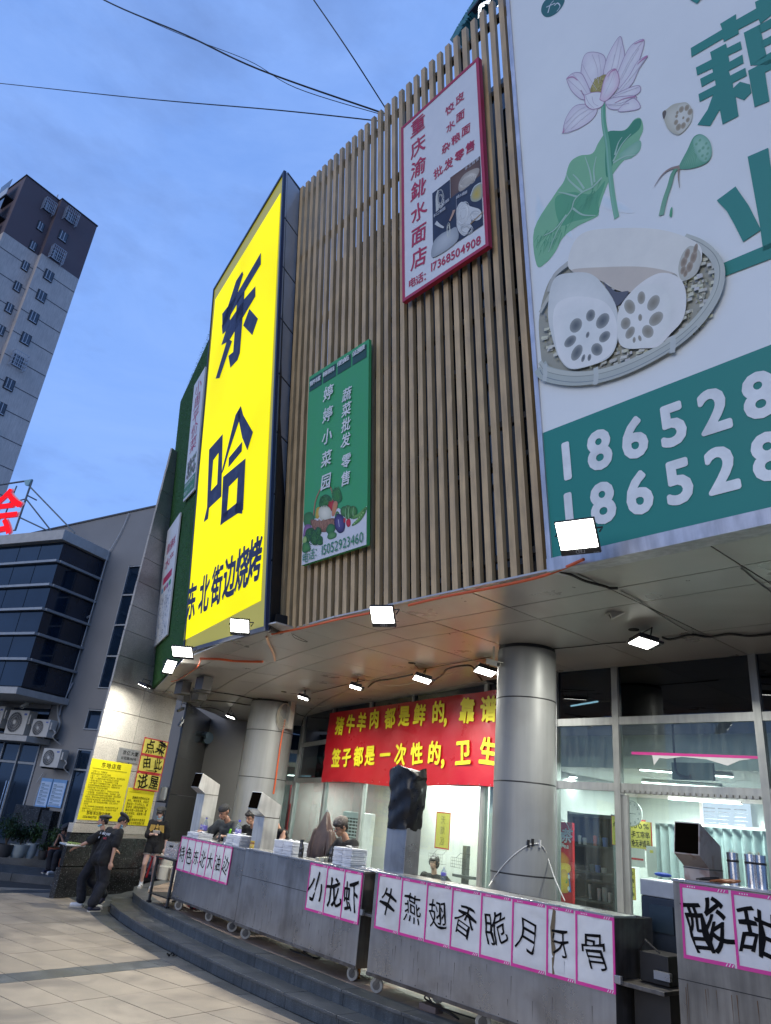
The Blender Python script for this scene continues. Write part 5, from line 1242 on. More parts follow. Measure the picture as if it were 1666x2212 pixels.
def caster(parent, x, y, zt, ang=0, r=.075):
    f = MB(); f.box(x-.05,x+.05,y-.05,y+.05,zt-.012,zt); 
    ca, sa = math.cos(ang), math.sin(ang); ox = -.03*ca; oy = -.03*sa
    for s in (-1, 1): f.prism([Vector((x-.03*ca-s*.026*sa, y-.03*sa+s*.026*ca, zt-.01)), Vector((x+.03*ca-s*.026*sa, y+.03*sa+s*.026*ca, zt-.01)), Vector((x+ox-.012*ca-s*.026*sa, y+oy-.012*sa+s*.026*ca, .3+r-.01)), Vector((x+ox-.03*ca-s*.026*sa, y+oy-.03*sa+s*.026*ca, .3+r))], (-s*.004*sa, s*.004*ca, 0))
    c = f.build('caster', m_fork, parent)
    MB().lathe((x+ox,y+oy,.3+r), [(r*.6,-.018),(r*.97,-.016),(r,-.008),(r,.008),(r*.97,.016),(r*.6,.018)], 20, ax=(-sa,ca,0)).build('wheel', m_tyre, c, smooth=True)
    MB().lathe((x+ox,y+oy,.3+r), [(.001,-.022),(r*.6,-.020),(r*.6,.020),(.001,.022)], 14, ax=(-sa,ca,0)).build('hub', m_fork, c)
def cart(name, label, a, b, depth, z0, z1, casters, side=m_ssd, front=m_ss, group='steel grill carts in a row', seam=None):
    a, b = Vector((*a, 0)), Vector((*b, 0)); t = thing(name, label, 'grill cart', Vector((a.x, a.y, .3)), group)
    fr = Fr(a, b-a, (0,0,1)); Ld = (b-a).length
    MB().fbox(fr, 0, Ld, z0, z1-.02, -.012, 0).build('front_panel', front, t, bevel=.003)
    MB().fbox(fr, Ld-.012, Ld, z0, z1-.02, -depth, -.013).build('side_panel', side, t); MB().fbox(fr, 0, .012, z0, z1-.02, -depth, -.013).build('side_panel', side, t)
    MB().fbox(fr, .013, Ld-.013, z0, z1-.02, -depth, -depth+.012).build('back_panel', side, t)
    MB().fbox(fr, .013, Ld-.013, z0, z0+.012, -depth+.013, -.013).build('bottom_panel', m_blk, t)
    MB().fbox(fr, -.008, Ld+.008, z1-.02, z1, -.34, .010).build('top_shelf', m_top, t, bevel=.003)
    MB().fbox(fr, .02, Ld-.02, z1-.16, z1-.15, -depth+.013, -.341).build('grill_bed', m_blk, t)
    for k in range(2): MB().fbox(fr, .02, Ld-.02, z1-.06, z1-.045, -.345-.14*(k+1), -.335-.14*(k+1)).build('grill_rail', m_top, t)
    if seam: MB().fbox(fr, 0, Ld, seam, seam+.006, .0005, .003).build('seam', m_blk, t)
    MB().fbox(fr, .0, Ld, z0-.004, z0+.03, .001, .008).build('bottom_lip', side, t)
    b = MB(); [b.ball(fr.P(Ld*(q+.5)/14, z0+.05, .001), (.006,.004,.006), 6, 4) for q in range(14)]; [b.ball(fr.P(Ld*(q+.5)/14, z1-.035, .001), (.006,.004,.006), 6, 4) for q in range(14)]; b.build('rivets', m_fork, t, kind='stuff')
    for (x, y, an) in casters: caster(t, x, y, z0, an)
    return t, fr, Ld
ca, fa, La = cart('grill_cart', 'farthest steel grill cart, wrapped with seven pink edged paper sheets', (-12.65,6.50), (-10.26,6.34), .72, .46, 1.44, [(-12.5,6.62,.6),(-11.4,6.6,.4),(-10.5,6.5,1.0),(-12.3,7.1,.2),(-10.5,7.0,.4)])
cb_, fb, Lb = cart('grill_cart', 'middle steel grill cart with three black characters at its right end', (-10.14,6.27), (-7.24,6.16), .72, .46, 1.46, [(-9.95,6.4,.8),(-7.4,6.3,.3),(-8.2,6.85,.2),(-9.3,6.9,.9)], seam=1.09)
cc, fc_, Lc = cart('grill_cart', 'nearest long steel grill cart covered by eight pink edged paper sheets', (-6.98,6.11), (-3.86,6.11), .62, .46, 1.49, [(-6.85,6.2,.5),(-6.3,6.6,.3),(-5.35,6.25,.6),(-4.1,6.25,.2),(-5.2,6.65,.3)])
cd, fd, Ld_ = cart('grill_cabinet', 'tall rust streaked steel cabinet cart at the right edge of the picture', (-3.30,6.10), (-1.2,6.30), .7, .46, 1.84, [(-3.1,6.3,.4),(-1.5,6.45,.4)], front=mat('rusty stainless', (.24,.23,.21), .34, metal=.8, var=.15, scale=3, streak=.25, tint2=((.20,.10,.03), 2.2, .6, .75)), seam=1.14)
def to_fr(fr, px, py, w=0): return fr.uv(px, py, w)
# papers on each cart (positions along the front)
A6 = lambda X, Y: ((600+.7203*X)/1.844, (3200+.7203*Y)/1.844); B7q = lambda X, Y: ((1700+.8235*X)/1.844, (3200+.8235*Y)/1.844)
def papers(t, fr, chars, us, v0, v1, **k):
    for i, ch in enumerate(chars): paper(t, fr, us[i]+.001, us[i+1]-.001, v0, v1, ch, borders='tb'+('l')+('r' if i == len(chars)-1 else ''), **k)
usA = [fa.uv(*A6(x, y))[0] for x, y in ((175,195),(213,200),(255,207),(290,213),(330,219),(372,225),(415,231),(460,238))]
papers(ca, fa, '特色东北大油边', usA, .90, 1.425, hk=.58, bold=0, sx=.85)
usB = [fb.uv(*A6(x, y))[0] for x, y in ((888,332),(984,348),(1080,364),(1180,378))]
papers(cb_, fb, '小龙虾', usB, .895, 1.44, hk=.62, bold=.012, rough=1.2, sx=.9)
usC = [fc_.uv(*A6(1270,395))[0], fc_.uv(*A6(1395,420))[0], fc_.uv(*B7q(0,390))[0]-.0] 
usC = [.08+.383*i for i in range(9)]
usC = [fc_.uv(*A6(1266,395))[0], fc_.uv(*A6(1396,420))[0]] + [fc_.uv(*A6(1534,450))[0]] + [fc_.uv(*B7q(x, y))[0] for x, y in ((128,408),(268,438),(418,462),(583,495),(722,525),(910,555))]
usC = sorted(set(round(u, 3) for u in usC))
papers(cc, fc_, '牛燕翅香脆月牙骨'[:len(usC)-1], usC, .92, 1.475, hk=.48, bold=0, rough=1.4, sx=.95)
usD = [fd.uv(*B7q(x, y))[0] for x, y in ((1225,385),(1473,425),(1720,450))]
papers(cd, fd, '酸甜', usD, 1.29, 1.81, hk=.60, bold=.010, rough=1.5, sx=.92)
# a torn brown scar across the sheet with 牙
u_t = usC[6]+.075 if len(usC) > 7 else 2.6
b = MB(); pts = [(u_t,1.46),(u_t+.03,1.44),(u_t+.02,1.32),(u_t+.01,1.2),(u_t+.03,1.15),(u_t+.005,1.0),(u_t+.02,.95),(u_t-.005,.94),(u_t-.012,1.1),(u_t-.03,1.3),(u_t-.01,1.4)]
b.prism([fc_.P(a, v, .0135) for a, v in pts], fc_.n*.0008); b.build('torn_edge', mat('rusty tear', (.12,.09,.05), .7), cc)
b = MB(); b.prism([fc_.P(u_t+.02,.97,.0130), fc_.P(u_t+.12,.97,.0130), fc_.P(u_t+.12,1.07,.0130), fc_.P(u_t+.02,1.08,.0130)], fc_.n*.0008); b.build('patch', m_paper, cc)
# rust drips on the cabinet
b = MB()
for _ in range(8):
    u = random.choice([rnd(.02,.12), rnd(.2,.4), rnd(.05,1.2)]); v = 1.13-rnd(0,.05); l = rnd(.08,.4); b.prism([fd.P(u,v,.003), fd.P(u+rnd(.002,.006),v,.003), fd.P(u+.005,v-l,.003)], fd.n*.0007)
b.build('rust_drips', mat('rust', (.10,.045,.015), .8, var=.3, scale=20), cd, kind='stuff')
for fr, t, L in ((fb, cb_, Lb), (fc_, cc, Lc)):
    b = MB()
    for _ in range(26):
        u = rnd(.1, L-.1); v = rnd(.6,.9); l = rnd(.04,.18); b.prism([fr.P(u,v,.0006), fr.P(u+rnd(.003,.009),v,.0006), fr.P(u+.004,v-l,.0006)], fr.n*.0006)
    b.build('grease_drips', mat('grease', (.10,.09,.085), .4, var=.3, scale=20), t, kind='stuff')
# fittings on the right side of cart C: hinged latch and black burner box
MB().fbox(fc_, Lc+.002, Lc+.42, .99, 1.02, -.5, -.02).build('side_ledge', m_ssd, cc, bevel=.003)
MB().fbox(fc_, Lc+.002, Lc+.06, 1.0, 1.06, -.02, .02).build('latch', m_top, cc, bevel=.004)
MB().fbox(fb, Lb+.002, Lb+.22, 1.0, 1.03, -.45, -.02).build('side_ledge', m_ssd, cb_, bevel=.003)
MB().fbox(fb, Lb+.002, Lb+.05, 1.0, 1.06, -.02, .015).build('latch', m_top, cb_, bevel=.004)
bb = thing('burner_box', 'small black sooty burner box wedged between the nearest cart and the cabinet', 'burner', (-3.6,6.45,.3))
MB().box(-3.82,-3.50,6.32,6.72,.3,.985).build('lower_case', m_blk, bb, bevel=.005); MB().box(-3.78,-3.52,6.36,6.66,1.025,1.24).build('upper_case', m_blk, bb, bevel=.005)
MB().box(-3.62,-3.48,6.30,6.34,1.07,1.13).build('control_plate', m_top, bb); MB().tube([(-3.80,6.4,1.24),(-3.72,6.36,1.33),(-3.60,6.38,1.25)], .008, 5).build('wire_handle', m_blk, bb)
MB().box(-3.79,-3.74,6.33,6.35,.5,.9).build('knob_strip', m_ssd, bb)

# exhaust ducts
def duct(parent, x, y, w, d, zb_, zt, m=m_top, hood=True):
    if not hood: return MB().box(x,x+w,y,y+d,zb_,zt).build('exhaust_duct', m, parent, bevel=.003)
    pr = [(0,zb_),(0,zt-.34),(-.15,zt-.25),(-.11,zt),(d,zt-.16),(d,zb_)]
    b = MB(); b.prism([Vector((x,y+a,z)) for a, z in pr], (w,0,0)); dd = b.build('exhaust_duct', m, parent, bevel=.003)
    mo = Vector((0,.05,.22)).normalized(); 
    q = [Vector((x+.008,y-.1495,zt-.242)), Vector((x+w-.008,y-.1495,zt-.242)), Vector((x+w-.008,y-.1125,zt-.010)), Vector((x+.008,y-.1125,zt-.010))]
    n = (q[1]-q[0]).cross(q[3]-q[0]).normalized(); 
    MB().prism([p-n*0 for p in q], n*.0015 if n.y < 0 else n*-.0015).build('duct_mouth', mat('duct inside shade', (.004,.003,.002), 1.0, spec=.0), dd)  # black plate stands in for the shaded hollow of the open mouth
    b = MB(); b.box(x-.004,x+w+.004,y-.004,y+d+.004,zt-.355,zt-.345); b.build('duct_joint', m_ssd, dd)
    return dd
m_dw = mat('bright duct sheet', (.55,.55,.53), .42, metal=.55, var=.1, scale=5, streak=.15); m_dr = mat('rust spotted duct', (.42,.36,.32), .5, metal=.4, var=.15, scale=6, tint2=((.22,.10,.06), 7, .52, .7))
p = atz(428,1806,1.45); xA = aty(415,1800,6.85).x
duct(ca, xA+.0, 6.8, .30, .28, 1.40, 2.50, m_dw)
xB = aty(545,1835,6.55).x; duct(cb_, xB, 6.5, .29, .27, 1.45, 2.25, m_dw)
xC = aty(833,1870,6.45).x; dC = duct(cc, xC, 6.42, .36, .24, 1.48, 2.58, m_ss, False)
xD = aty(1480,1880,6.4).x; duct(cd, xD, 6.38, .22, .24, 1.83, 2.28, m_dr)
# black plastic bag pulled over the duct of the nearest cart
bag = MB(); m_bag = mat('black plastic', (.008,.008,.009), .3, var=.2, scale=8, spec=.45)
ny_, nx_ = 16, 26; Hn = []
for j in range(ny_+1):
    z = 1.96+.70*j/ny_; t = j/ny_
    for i in range(nx_):
        a = 2*math.pi*i/nx_; ex = .21+.035*(abs(math.sin(3*t)))+(.05 if t > .85 else 0); ey = .17+.02*t
        sq = 1/max(abs(math.cos(a)), abs(math.sin(a)))**.75; rr = 1+rnd(-.022,.022)+.035*math.sin(i*2.3+j*.7)+.03*math.sin(i*.9-j*1.1)
        bag.v.append(Vector((xC+.18+math.cos(a)*ex*sq*.86*rr+.03*math.sin(t*3), 6.53+math.sin(a)*ey*sq*.86*rr, z+rnd(-.012,.012)+(.03*math.sin(a*3) if j == ny_ else 0)))); bag.c.append(None)
for j in range(ny_):
    for i in range(nx_): bag.f.append((j*nx_+i, j*nx_+(i+1) % nx_, (j+1)*nx_+(i+1) % nx_, (j+1)*nx_+i))
bag.f.append(tuple(ny_*nx_+i for i in range(nx_)))
o = bag.build('plastic_bag', m_bag, None, smooth=True); tag(o, 'crumpled black plastic bag pulled over the duct in front of the red banner', 'bag')

# ---- things standing on the cart tops
m_wp = mat('white paper stack', (.66,.68,.72), .6, var=.08, scale=12); 
def stack(px, py, y, z, w, d, h, label):
    c = aty(px, py, y); x = c.x; b = MB(); n = int(h/.011)
    for k in range(n):
        for s in (0, 1):
            jx, jy = rnd(-.006,.006), rnd(-.008,.008); x0 = x-w/2+s*(w/2+.002)+jx; zz = z+.0105*k
            P = [Vector((x0, y-d/2+jy, zz)), Vector((x0+w/2-.006, y-d/2+jy, zz+rnd(-.002,.003))), Vector((x0+w/2-.006, y+d/2+jy, zz+rnd(-.002,.003))), Vector((x0, y+d/2+jy, zz))]
            mid = (P[0]+P[1])/2+Vector((rnd(-.02,.02), -rnd(.003,.012), 0))
            b.prism([P[0], mid, P[1], P[2], P[3]], (0,0,.0085))
    top = z+.0105*n
    for k in range(5): a0 = rnd(0,6.28); b.poly([Vector((x+rnd(-w/2,w/2), y+rnd(-d/2,d/2), top+rnd(.0,.03))) for _ in range(3)])
    o = b.build('napkin_stack', m_wp, None); tag(o, label, 'paper stack', 'stacks of white paper bags on the cart tops')
stack(432,1808,6.62,1.44,.40,.28,.09,'low spread of white paper bags at the left end of the farthest cart')
stack(521,1812,6.55,1.44,.42,.28,.17,'neat stack of white paper bags at the right end of the farthest cart')
stack(628,1830,6.42,1.46,.46,.26,.19,'stack of white paper bags beside the sleeveless cook')
stack(757,1845,6.42,1.46,.38,.26,.23,'tallest stack of white paper bags, in front of the cook with glasses')
stack(1000,1862,6.3,1.49,.01,.01,.012,'tiny white paper scrap on the nearest cart') if False else None
def bottle(px, y, z, h, r, col, cap, label, name='plastic_bottle', clear=True):
    c = aty(px, 1800, y); t = thing(name, label, 'bottle', (c.x, y, z))
    m = glass('clear plastic', (.8,.85,.9), 1.5, haze=.25) if clear else mat('bottle '+name, col, .2, spec=.8)
    MB().lathe((c.x,y,z), [(r*.9,0),(r,.02),(r,h*.3),(r*.93,h*.34),(r,h*.38),(r,h*.62),(r*.85,h*.7),(r*.35,h*.9),(r*.35,h*.95)], 16).build('bottle_body', m, t, smooth=True)
    if clear: MB().lathe((c.x,y,z), [(r+.001,h*.36),(r+.002,h*.37),(r+.002,h*.6),(r+.001,h*.61)], 16).build('wrapper', mat('bottle label', (.16,.14,.5), .4, tint2=((.6,.6,.7), 20, .5, .9)), t, smooth=True)
    MB().lathe((c.x,y,z), [(r*.4,h*.93),(r*.4,h),(0.001,h*1.0)], 12).build('cap', mat('cap '+str(cap), cap, .4), t, smooth=True); return t
bottle(441,6.8,1.44,.33,.045,(.8,.8,.9),(.1,.1,.5),'right hand clear water bottle behind the leftmost duct'); bottle(430,6.85,1.44,.33,.045,(.8,.8,.9),(.1,.1,.5),'left hand clear water bottle half behind the leftmost duct')
bottle(514,6.85,1.44,.36,.05,(.8,.8,.9),(.05,.05,.6),'large clear water bottle with blue cap beside the cook in the black turban')
bottle(476,6.56,1.44,.13,.028,(.01,.008,.008),(.02,.02,.02),'small dark sauce bottle left of the steel cup','sauce_bottle',False)
bottle(656,6.36,1.46,.20,.035,(.008,.006,.006),(.02,.02,.02),'black sauce sprayer right of the middle paper stack','sauce_bottle',False)
bottle(722,6.42,1.46,.20,.035,(.01,.008,.008),(.02,.02,.02),'black sauce sprayer next to the tallest paper stack','sauce_bottle',False)
bottle(964,6.4,1.49,.14,.03,(.8,.8,.9),(.6,.62,.62),'small clear bottle on the nearest cart behind its top edge')
# spray triggers
c = aty(656,1800,6.36); b = MB(); b.box(c.x-.035,c.x+.02,6.35,6.37,1.65,1.68); b.box(c.x-.04,c.x-.03,6.35,6.37,1.60,1.66); o = b.build('spray_trigger', mat('black plastic cap', (.015,.015,.015), .4), None); tag(o, 'black trigger head on the sprayer right of the middle paper stack', 'trigger')
c = aty(547,1812,6.42); t = thing('spice_jar', 'small brown spice jar with a yellow lid at the end of the farthest cart', 'jar', (c.x,6.42,1.44))
MB().lathe((c.x,6.42,1.44), [(.032,0),(.034,.01),(.034,.085),(.03,.095)], 16).build('jar_glass', mat('spice', (.22,.10,.03), .25), t, smooth=True); MB().lathe((c.x,6.42,1.44), [(.035,.02),(.0355,.02),(.0355,.07),(.035,.07)], 16).build('wrapper', mat('jar label', (.5,.35,.05), .5, tint2=((.5,.48,.42), 30, .5, .9)), t); MB().lathe((c.x,6.42,1.44), [(.034,.096),(.034,.115),(.001,.116)], 16).build('lid', mat('jar lid', (.5,.36,.05), .4), t)
c = aty(489,1812,6.52); t = thing('steel_cup', 'shiny steel cup holding a green handled tool between the paper stacks', 'cup', (c.x,6.52,1.44)); MB().lathe((c.x,6.52,1.44), [(.04,0),(.045,.1),(.042,.1),(.038,.005)], 18).build('cup_body', mat('polished steel', (.7,.7,.7), .2, metal=1), t, smooth=True)
MB().tube([(c.x,6.52,1.46),(c.x+.03,6.54,1.57),(c.x+.06,6.54,1.66)], [.006,.014,.016], 6).build('tool_handle', mat('lime plastic', (.22,.6,.02), .4), t)
c = aty(598,1830,6.4); t = thing('whisk', 'wire whisk lying beside the duct on the middle cart', 'whisk', (c.x,6.4,1.46)); b = MB()
for k in range(6):
    a = math.pi*k/6; b.tube(spline([(c.x,6.4,1.49),(c.x+.04,6.4+.03*math.cos(a),1.49+.03*math.sin(a)),(c.x+.09,6.4,1.495),(c.x+.04,6.4-.03*math.cos(a),1.49-.03*math.sin(a)),(c.x,6.4,1.49)],3), .0016, 4)
b.build('whisk_wires', MATS['polished steel'], t); MB().tube([(c.x-.09,6.4,1.475),(c.x,6.4,1.49)], .009, 6).build('handle', mat('wood handle', (.5,.42,.3), .6), t)
for i, (px, y) in enumerate(((690,6.38),(700,6.36),(708,6.4))):
    c = aty(px, 1850, y); o = MB().box(c.x-.04,c.x+.04,y-.03,y+.03,1.46,1.46+.04+.01*i).build('food_tub', mat('cloudy tub', (.42,.40,.3), .3), None, bevel=.004); tag(o, ['left','middle','right'][i]+' one of three small cloudy food tubs left of the tallest paper stack', 'tub', 'food tubs')
c = aty(805,1868,6.38); t = thing('steel_tray', 'shallow steel tray of scraps right of the tallest paper stack', 'tray', (c.x,6.38,1.46)); MB().box(c.x-.2,c.x+.22,6.26,6.5,1.46,1.475).build('tray_plate', m_top, t, bevel=.005)
b = MB(); [b.ball((c.x+rnd(-.18,.18),6.38+rnd(-.09,.09),1.482),(.02,.015,.008),6,4) for _ in range(14)]; b.build('scraps', m_wp, t, kind='stuff')
# steel skewer cups on the cabinet
for i, px in enumerate((1586,1624,1645)):
    c = aty(px, 1890, 6.5); t = thing('skewer_cup', ['left','middle','right'][i]+' one of three tall shiny steel cups on top of the cabinet', 'cup', (c.x,6.5,1.84), 'skewer cups on the cabinet'); h = .24
    MB().lathe((c.x,6.5,1.84), [(.042,0),(.045,h),(.042,h),(.04,.01)], 18).build('cup_body', MATS['polished steel'], t, smooth=True)
    MB().lathe((c.x,6.5,1.84), [(.0455,h*.7),(.047,h*.71),(.047,h*.76),(.0455,h*.77)], 18).build('cup_band', m_blk, t)
    b = MB(); [b.tube([(c.x+rnd(-.02,.02),6.5+rnd(-.02,.02),1.9),(c.x+rnd(-.03,.03),6.5,1.84+h+rnd(.0,.03))], .0025, 4) for _ in range(7)]; b.build('skewers', mat('wood handle', (.5,.42,.3), .6), t)
for i, px in enumerate((1530,1560,1575)):
    c = aty(px, 1890, 6.25); b = MB(); b.tube(spline([(c.x-.1,6.25,1.853),(c.x,6.2,1.87),(c.x+.08,6.26,1.88),(c.x+.0,6.3,1.86),(c.x-.06,6.22,1.853)],4), .007, 5); o = b.build('tongs', mat('orange handle', (.35,.12,.04), .5) if i else m_blk, None); tag(o, ['black tangled cord on the front edge of the cabinet top','orange handled tongs left on the cabinet top','orange handled tongs lying nearest the steel cups'][i], 'tongs' if i else 'cord')
o = MB().ball((aty(1432,1880,6.93).x,6.93,1.83),(.09,.05,.02),8,5).build('blue_rag', mat('blue cloth', (.02,.08,.4), .8, bump=.5), None); tag(o, 'small bright blue rag on top of the dark air cooler', 'rag')
# power strip below nearest cart
pc = Vector((-6.1,6.25,.31)); t = thing('power_strip', 'dirty power strip with black cable coil under the nearest cart', 'power strip', pc); MB().box(-6.22,-5.98,6.2,6.32,.301,.36).build('strip_body', mat('grimy plastic', (.12,.09,.08), .6), t, bevel=.006)
MB().tube(spline([(-5.98,6.26,.33),(-5.85,6.2,.36),(-5.75,6.3,.31),(-5.95,6.4,.31),(-6.12,6.2,.40),(-6.05,6.15,.45),(-5.95,6.2,.38),(-5.6,6.5,.31)],6), .008, 6).build('cable', m_blk, t)
c = Vector((-8.85,6.7,.3)); o = MB().tube(spline([(c.x-.3,6.6,.31),(c.x,6.5,.33),(c.x+.25,6.62,.31),(c.x+.1,6.8,.31),(c.x-.2,6.75,.31),(c.x+.3,6.55,.32)],6), .010, 6).build('cable_coil', m_blk, None); tag(o, 'black cable heap on the platform under the middle cart', 'cable')
o = MB().lathe((-7.55,6.45,.3), [(.0,0),(.05,0),(.05,.1),(.0,.1)], 14).build('tin_can', mat('amber tin', (.3,.13,.02), .3, metal=.4), None); tag(o, 'small amber tin behind the right wheel of the middle cart', 'can')

# ---- serving trolley with onion bin, buckets, stools by the woman
tr = thing('serving_trolley', 'black steel trolley shelf at the left end of the farthest cart', 'trolley', (-13.3,6.75,.3))
b = MB(); b.box(-13.45,-12.68,6.45,7.0,1.02,1.045); b.build('top_shelf', m_blk, tr); MB().box(-13.45,-12.68,6.45,7.0,.44,.46).build('lower_shelf', m_blk, tr)
for x, y in ((-13.42,6.48),(-12.71,6.48),(-13.42,6.97),(-12.71,6.97)): MB().box(x-.02,x+.02,y-.02,y+.02,.33,1.02).build('leg', m_fork, tr); MB().box(x-.035,x+.035,y-.035,y+.035,.301,.33).build('foot', m_blk, tr)
t = thing('onion_bin', 'clear plastic bin of chopped onion with a wooden ladle on the trolley', 'bin', (-13.25,6.72,1.045)); m_clr = mat('cloudy plastic', (.5,.5,.5), .3, alpha=.35)
b = MB(); x0,x1,y0,y1,z0,z1 = -13.3,-12.8,6.52,6.9,1.047,1.30
for q in ((x0,x1,y0,y0+.01),(x0,x1,y1-.01,y1),(x0,x0+.01,y0+.011,y1-.011),(x1-.01,x1,y0+.011,y1-.011)): b.box(*q,z0,z1)
b.build('bin_wall', m_clr, t); b = MB(); [b.ball((rnd(x0+.03,x1-.03),rnd(y0+.03,y1-.03),rnd(z0+.01,z0+.14)),(.02,.018,.012),6,4) for _ in range(150)]; b.build('onion', mat('onion', (.5,.38,.42), .5, var=.3, scale=30), t, kind='stuff')
MB().tube([(-13.2,6.7,1.2),(-12.95,6.75,1.42)], [.012,.02], 6).build('ladle_handle', mat('ladle wood', (.35,.17,.09), .6), t); MB().box(-13.12,-12.98,6.512,6.519,1.22,1.25).build('handle_slot', m_blk, t)
bq = atz(352,1899,.3)
for i, (x, y, z, r, h) in enumerate(((bq.x,bq.y,.3,.17,.28),(bq.x,bq.y,.595,.17,.22),(bq.x+.35,bq.y+.15,.3,.16,.28))):
    t = thing('bucket', ['white bucket standing on the floor behind the trolley','white tub stacked on the bucket behind the trolley','second white bucket on the floor nearer the cart'][i], 'bucket', (x,y,z), 'white buckets behind the trolley')
    MB().lathe((x,y,z), [(r*.88,0),(r,h-.03),(r*1.04,h-.03),(r*1.04,h-.01),(r,h)], 24).build('pail', mat('white plastic', (.6,.58,.52), .4), t, smooth=True); MB().lathe((x,y,z), [(r*1.03,h+.001),(.9*r,h+.012),(.001,h+.012)], 24).build('lid', mat('white plastic', (.6,.58,.52), .4), t)
o = MB().add([(-13.0,7.0,.31),(-12.6,6.95,.31),(-12.6,7.3,.31),(-13.0,7.35,.31),(-12.95,7.05,.45),(-12.62,7.0,.42)], [(0,1,2,3),(0,1,5,4),(1,2,5),(2,3,4,5),(3,0,4)]).build('red_scoop', mat('red plastic', (.45,.02,.02), .4), None); tag(o, 'red plastic dustpan lying under the trolley by the buckets', 'dustpan')
t = thing('red_stool', 'red plastic stool behind the legs of the woman with the phone', 'stool', atz(338,1898,.3)); 
SQ = atz(338,1898,.3); MB().box(SQ.x-.17,SQ.x+.17,SQ.y-.17,SQ.y+.17,.72,.75).build('seat', mat('red plastic', (.45,.02,.02), .4), t, bevel=.01)
for sx_, sy_ in ((-1,-1),(1,-1),(-1,1),(1,1)): MB().prism([Vector((SQ.x+sx_*.15,SQ.y+sy_*.15,.72)), Vector((SQ.x+sx_*.10,SQ.y+sy_*.15,.72)), Vector((SQ.x+sx_*.14,SQ.y+sy_*.19,.3)), Vector((SQ.x+sx_*.19,SQ.y+sy_*.19,.3))], (0,-sy_*.03,0)).build('leg', mat('red plastic', (.45,.02,.02), .4), t)
# ================================================================== PEOPLE
def caps(b, a, c, r0, r1, n=12):
    a, c = Vector(a), Vector(c); d = c-a
    if d.length < 1e-4: d = Vector((0,0,1e-3))
    L_ = d.length; pr = [(.001,-r0)]
    for k in range(1, 4): t = math.pi/2*(1-k/4); pr.append((r0*math.cos(t), -r0*math.sin(t)))
    pr += [(r0,0),(r1,L_)]
    for k in range(1, 4): t = math.pi/2*k/4; pr.append((r1*math.cos(t), L_+r1*math.sin(t)))
    pr.append((.001, L_+r1)); b.lathe(a, pr, n, ax=d)
def chain(b, pts, rs):
    for (p, r), (q, s) in zip(zip(pts, rs), list(zip(pts, rs))[1:]): caps(b, p, q, r, s)
wr_t = bpy.data.textures.new('cloth folds', 'CLOUDS'); wr_t.noise_scale = .11; wr_t.noise_depth = 2
def fuse(o, vox, it=4, fold=0):
    m = o.modifiers.new('fuse', 'REMESH'); m.mode = 'VOXEL'; m.voxel_size = vox; m.use_smooth_shade = True
    s = o.modifiers.new('soften', 'SMOOTH'); s.iterations = it; s.factor = .5
    if fold: d = o.modifiers.new('folds', 'DISPLACE'); d.texture = wr_t; d.strength = fold; d.mid_level = .5; d.texture_coords = 'GLOBAL'
m_skin = mat('skin', (.42,.235,.165), .5, var=.06, scale=10); m_skinp = mat('pale skin', (.52,.33,.26), .5, var=.06, scale=10)
m_hair = mat('black hair', (.010,.008,.008), .45, var=.3, scale=60, bump=.5, bscale=160); m_cloth = mat('black cotton', (.007,.007,.008), .95, var=.2, scale=6, bump=.3, bscale=18)
m_gcloth = mat('faded black cotton', (.045,.05,.05), .85, var=.2, scale=6, bump=.3, bscale=18); m_den = mat('dark trousers', (.008,.009,.014), .95, var=.2, scale=5, bump=.4, bscale=14)
m_mask = mat('mask blue', (.22,.45,.55), .7); m_beret = mat('black beret', (.02,.021,.024), .7, var=.15); m_sole = mat('shoe sole', (.55,.50,.42), .6); m_sw = mat('shoe white', (.6,.6,.6), .5); m_sn = mat('shoe navy', (.012,.015,.04), .5)
